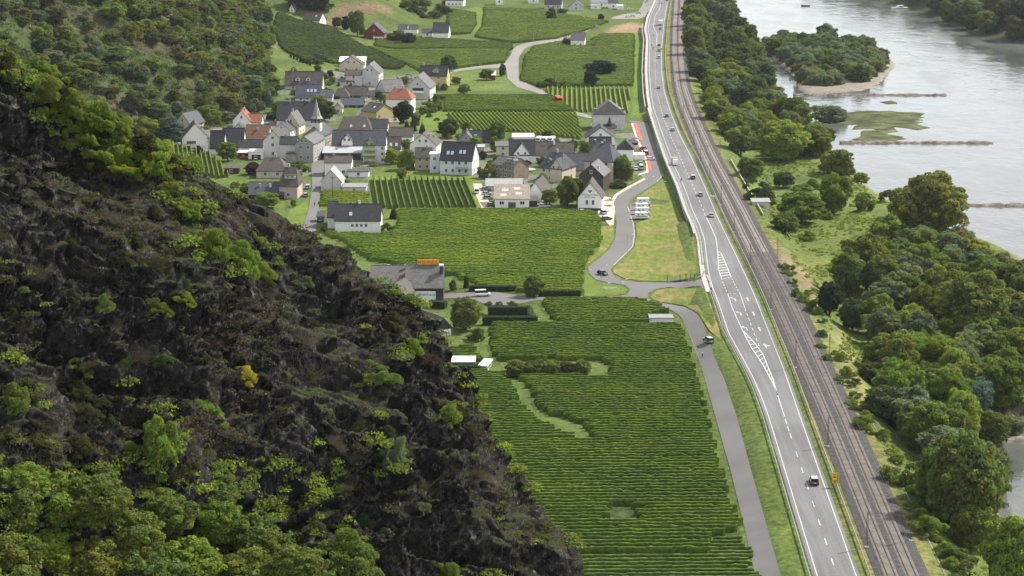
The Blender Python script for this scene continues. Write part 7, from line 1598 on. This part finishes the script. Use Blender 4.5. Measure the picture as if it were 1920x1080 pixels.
def motorbike(px, py, lab, rl, back=1):
    p_ = on_z(px, py, ZR); P = (p_[0], p_[1], ZR+.02); rz = -road_az(p_[1])+(math.pi if back else 0); t = tag(empty('motorcycle', P, rz), lab, 'motorcycle', 'motorcycles on the main road')
    wheel2(t, -.7, .32); wheel2(t, .75, .32); mb = MB(); secs = []
    for y, w_, z0, z1 in ((-.9, .08, .75, .85), (-.4, .16, .5, .86), (.1, .2, .4, .95), (.45, .2, .5, 1.05), (.75, .14, .8, 1.15)): secs.append([(-w_, y, z0), (w_, y, z0), (w_, y, z1), (-w_, y, z1)])
    loft(mb, secs); o = mb.build('fairing', M['obj'], t); o.color = (.06, .06, .07, 1)
    mb = MB(); mb.cyl((0, .75, .34), (0, .5, 1.0), .04, n=5); mb.cyl((-.33, .5, 1.06), (.33, .5, 1.06), .02, n=5); mb.build('fork', M['metal'], t); inst(HL, 'headlight', t, (0, .8, 1.0)); rider(P, rz, (.05, .05, .06), (.03, .03, .03), rl, (.1, .1, .1))
for q in ((1225, 69, 'motorcycle at the far bend, uppermost', 'rider in black on the uppermost motorcycle'), (1222, 88, 'motorcycle in the left lane beside the far queue, upper of the pair', 'rider in black on the upper motorcycle of the pair'), (1224.5, 93, 'motorcycle in the left lane beside the far queue, lower of the pair', 'rider in black on the lower motorcycle of the pair'), (1277, 341, 'motorcycle coming down behind the dark box lorry', 'rider in black behind the dark box lorry')): motorbike(*q)
# boats
def boat(px, py, L_, W_, c, lab, az, cabin=True):
    p_ = on_z(px, py, WZ); t = tag(empty('boat', (p_[0], p_[1], WZ), R(az)), lab, 'boat'); mb = MB(); secs = []
    for y, k, z in ((-.5, .8, 1.0), (-.3, 1, .95), (.1, 1, 1.0), (.35, .7, 1.15), (.5, .05, 1.35)): w_ = W_/2*k; secs.append([(-w_*.6, y*L_, -.3), (w_*.6, y*L_, -.3), (w_, y*L_, z), (-w_, y*L_, z)])
    loft(mb, secs); o = mb.build('hull', M['obj'], t); o.color = (*c, 1)
    if cabin:
        mb = MB(); mb.add([(-W_*.36, -L_*.25, .95), (W_*.36, -L_*.25, .95), (W_*.3, L_*.2, 1.0), (-W_*.3, L_*.2, 1.0), (-W_*.32, -L_*.22, 2.6), (W_*.32, -L_*.22, 2.6), (W_*.26, L_*.1, 2.5), (-W_*.26, L_*.1, 2.5)], [(0, 1, 5, 4), (1, 2, 6, 5), (2, 3, 7, 6), (3, 0, 4, 7), (4, 5, 6, 7)])
        cb = mb.build('cabin', M['white'], t); part(cb, 'cabin_window', M['glass'], (-W_*.38, -W_*.355, -L_*.2, L_*.05, 1.6, 2.2)); mb = MB(); mb.cyl((0, -.5, 2.5), (0, -.5, 5.5), .05, n=5); mb.build('mast', M['metal'], t)
    else: part(t, 'outboard', M['black'], (-.2, .2, -L_/2-.3, -L_/2+.1, .2, 1.3))
boat(1686, 16, 14, 4, (.7, .7, .72), 'white cabin cruiser moored at the wooded far bank', 100); boat(1510, 12, 7, 2.2, (.05, .05, .06), 'small dark boat alone in the upper river', 90, False)
# ------------------------------------------------------------------ street furniture
def lamp(px, py, h, lab, arm=1.6, name='street_lamp'):
    P = G(px, py); t = tag(empty(name, (P[0], P[1], P[2])), lab, 'street lamp', 'street lamps'); mb = MB(); mb.cyl((0, 0, -.3), (0, 0, h), .09, .05, 6); mb.build('pole', M['metal'], t)
    mb = MB(); mb.cyl((0, 0, h-.05), (arm, 0, h+.25), .04, .03, 5); mb.build('arm', M['metal'], t); part(t, 'lamp_head', M['lamp'], (arm-.15, arm+.55, -.14, .14, h+.15, h+.3))
for q in [(1176, 476, 6.5, 'street lamp on the meadow edge of the side road'), (1238, 383, 8.5, 'tall street lamp on the meadow beside the retaining wall'), (1096, 558, 8.5, 'tall street lamp at the vineyard corner of the junction'), (1216, 365, 7, 'street lamp at the parking road bend'), (1183, 380, 7, 'street lamp at the entrance of the motorhome bay'), (1196, 354, 5, 'street lamp on the pale sidewalk below the willow'),
          (1127, 533, 6, 'street lamp at the tip of the grass by the black car'), (1131, 568, 6, 'street lamp at the lane behind the grass triangle'), (1164, 560, 6, 'street lamp beside the oblong sign'), (431, 330, 6, 'street lamp beside the timber garden hut'), (678, 176, 6, 'street lamp above the hedge line'), (1000, 84, 8, 'tall street lamp at the vineyard road'), (1287, 120+5, 7, 'lamp post on the river side of the far railway')]: lamp(*q)
def pole(px, py, h, lab, stays=0):
    P = G(px, py); t = tag(empty('utility_pole', tuple(P)), lab, 'utility pole'); mb = MB(); mb.cyl((0, 0, -.5), (0, 0, h), .16, .11, 7); mb.build('mast', M['bark'], t); mb = MB(); mb.box(-1.1, 1.1, -.07, .07, h-.9, h-.75); mb.build('crossarm', M['bark'], t)
    for i in range(stays): mb = MB(); mb.cyl((-1.5*(i+1), -2-i, 0), (0, 0, h-1), .05, n=4); mb.build('stay_wire', M['metal'], t)
pole(391, 292, 8.5, 'wooden utility pole with stays beside the corner house', 3); pole(624, 372, 9, 'utility pole behind the white wing at the street')
# catenary masts
def mast(px_y, side, lab):
    y = on_z(1500, px_y, YR)[1]; x = float(XC('T1', y))-2.6 if side < 0 else float(XC('T2', y))+2.9
    t = tag(empty('catenary_mast', (x, y, YR)), lab, 'railway mast', 'catenary masts along the railway'); mb = MB()
    for a in (-.16, .16):
        for b in (-.16, .16): mb.cyl((a, b, -.3), (a*.6, b*.6, 7.6), .035, n=4)
    for i in range(14): z = .3+i*.52; s_ = 1 if i % 2 else -1; mb.cyl((-.15*s_, -.15, z), (.15*s_, -.15, z+.5), .02, n=3); mb.cyl((-.15, .15*s_, z), (-.15, -.15*s_, z+.5), .02, n=3)
    mb.build('lattice', M['dmetal'], t); mb = MB(); d = 3.4*(-side); mb.cyl((0, 0, 7.0), (d, 0, 7.3), .04, n=4); mb.cyl((0, 0, 5.6), (d, 0, 7.2), .035, n=4); mb.cyl((0, 0, 5.6), (d*.8, 0, 5.5), .03, n=4); mb.build('bracket', M['dmetal'], t)
    part(t, 'foundation', M['concrete'], (-.4, .4, -.4, .4, -.4, .25))
MW = ['lowest in the picture', 'second from the bottom', 'third from the bottom', 'level with the second hatched island', 'level with the junction', 'level with the side road curve', 'level with the motorhomes', 'level with the willow', 'beside the big road bend', 'above the big road bend', 'level with the red bus', 'level with the island', 'on the far straight', 'near the top', 'second from the top', 'topmost']
for i, yy_ in enumerate([1027, 838, 690, 582, 500, 436, 384, 341, 305, 275, 225, 180, 140, 105, 70, 40]):
    mast(yy_, -1, 'lattice catenary mast on the road side of the tracks, %s' % MW[i])
    if i % 2 == 0: mast(yy_-12, 1, 'lattice catenary mast on the river side of the tracks, %s' % MW[i])
# contact wires
for nm, lab in (('T1', 'contact wire hanging over the left railway track'), ('T2', 'contact wire hanging over the right railway track')):
    yw = np.arange(360, 1500, 10.); mb = MB(); P = np.column_stack([XC(nm, yw), yw, np.full(len(yw), YR+5.7)]); path_box(mb, P, .03, 0, .03); path_box(mb, P, .03, 1.2, 1.23); tag(mb.build('contact_wire', M['dmetal']), lab, 'wire')
# signs
def sign(px, py, w_, h, z0, mat, lab, rz=0, draw=None, name='road_sign', legs=2):
    P = G(px, py); t = tag(empty(name, tuple(P), rz), lab, 'sign')
    for i in range(legs): x = (i-(legs-1)/2)*w_*.6; mb = MB(); mb.cyl((x, .06, -.4), (x, .06, z0+h*.8), .05, n=6); mb.build('post', M['metal'], t)
    part(t, 'panel', mat, (-w_/2, w_/2, -.03, .03, z0, z0+h))
    if draw: draw(t, w_, h, z0)
def ysign(t, w_, h, z0):
    part(t, 'border', M['black'], (-w_*.46, w_*.46, -.045, -.031, z0+h*.955, z0+h*.965), (-w_*.46, w_*.46, -.045, -.031, z0+h*.035, z0+h*.045))
    part(t, 'white_inset', M['white'], (-w_*.40, w_*.12, -.045, -.031, z0+h*.36, z0+h*.44))
    mb = MB()
    for x0, x1, z in ((-.34, .1, .80), (-.34, .2, .60), (-.34, .12, .52), (-.3, .25, .24), (-.3, .1, .16)): mb.box(x0*w_, x1*w_, -.045, -.031, z0+h*z-.05, z0+h*z+.05)
    mb.box(w_*.30, w_*.36, -.045, -.031, z0+h*.2, z0+h*.85); mb.build('printed_lines', M['black'], t)
sign(1566, 914, 1.45, 2.35, 1.0, M['yellow'], 'tall yellow direction sign on the verge between guard rail and tracks', 0, ysign)
sign(1143, 549, 4.6, .45, 1.4, M['white'], 'long white name board on the grass beside the junction', R(0)); sign(1168, 543, .7, .7, 1.8, M['white'], 'small white sign at the road mouth below the meadow', 0, legs=1)
sign(1240.5, 99, 2.0, 1.6, 1.5, M['yellow'], 'small yellow sign beside the far queue of cars', 0)
sign(1334, 378, 1.2, .5, 2.0, M['white'], 'white sign on the verge beside the silver car', 0, legs=1) ; sign(1339, 379, 1.2, .5, 2.0, M['white'], 'second white sign on the verge beside the silver car', 0, legs=1)
for i, px in enumerate((1251, 1275, 1286, 1295, 1302)):
    P = G(px, 529-i*1.2); mb = MB(); mb.cyl((P[0], P[1], P[2]-.2), (P[0], P[1], P[2]+2.4-.1*i), .10, n=6); tag(mb.build('fence_post', M['bark']), 'dark wooden post in the short row behind the curved guard rail', 'post', 'wooden posts at the junction')
# play frame on the lawn, spoil heap, trampoline and small garden things
P = G(763, 333); t = tag(empty('play_frame', tuple(P)), 'orange wooden play frame on the lawn beside the small round tree', 'play frame'); mb = MB()
for x in (-.8, .8):
    for y in (-.6, .6): mb.cyl((x, y, -.2), (x*.7, y*.5, 2.6), .07, n=5)
mb.build('leg', M['ored'], t); part(t, 'platform', M['orange'], (-.8, .8, -.6, .6, 1.2, 1.3)); o = part(t, 'slide', M['redp'], (.7, 1.1, -.3, .3, .2, 1.2))
P = G(990, 320); mb = MB(); mb.cyl((P[0], P[1], P[2]+.5), (P[0], P[1], P[2]+.75), 3.2, 3.0, 16); tag(mb.build('garden_pool_cover', M['concrete']), 'pale oval pool cover in the courtyard behind the small bush', 'pool')
P = G(1278, 562); mb = MB(); V = []; n_ = 14; R0 = [(1, 0), (.75, .35), (.4, .6), (.1, .7)]
for k, z in R0:
    for i in range(n_): a = 2*math.pi*i/n_; q = 1+.25*math.sin(3*a+k*4)+rng.uniform(-.1, .1); V.append((P[0]+math.cos(a)*k*2.6*q, P[1]+math.sin(a)*k*2.2*q, P[2]+z*1.1+.1))
mb.add(V, [(j*n_+i, j*n_+(i+1) % n_, (j+1)*n_+(i+1) % n_, (j+1)*n_+i) for j in range(3) for i in range(n_)]+[tuple(range(3*n_, 4*n_))]); tag(mb.build('earth_heap', simple('red_earth', (.12, .055, .03), .95, .4, 1)), 'small heap of red brown earth on the grass by the junction', 'heap')
def umbrella(px, py, lab):
    P = G(px, py); t = tag(empty('parasol', tuple(P)), lab, 'parasol', 'parasols on the tavern terrace'); mb = MB(); mb.cyl((0, 0, 0), (0, 0, 2.4), .04, n=5); mb.build('pole', M['metal'], t); mb = MB(); mb.cyl((0, 0, 2.0), (0, 0, 2.6), 1.5, .05, 8); o = mb.build('canopy', M['obj'], t); o.color = (.16, .09, .06, 1)
for i, (px, py) in enumerate(((1142, 376), (1144, 385), (1143, 396), (1194, 268))): umbrella(px, py, ('brown closed parasol at the upper end of the tavern terrace', 'brown parasol in the middle of the tavern terrace', 'brown parasol at the lower end of the tavern terrace', 'brown parasol beside the parking road gardens')[i])
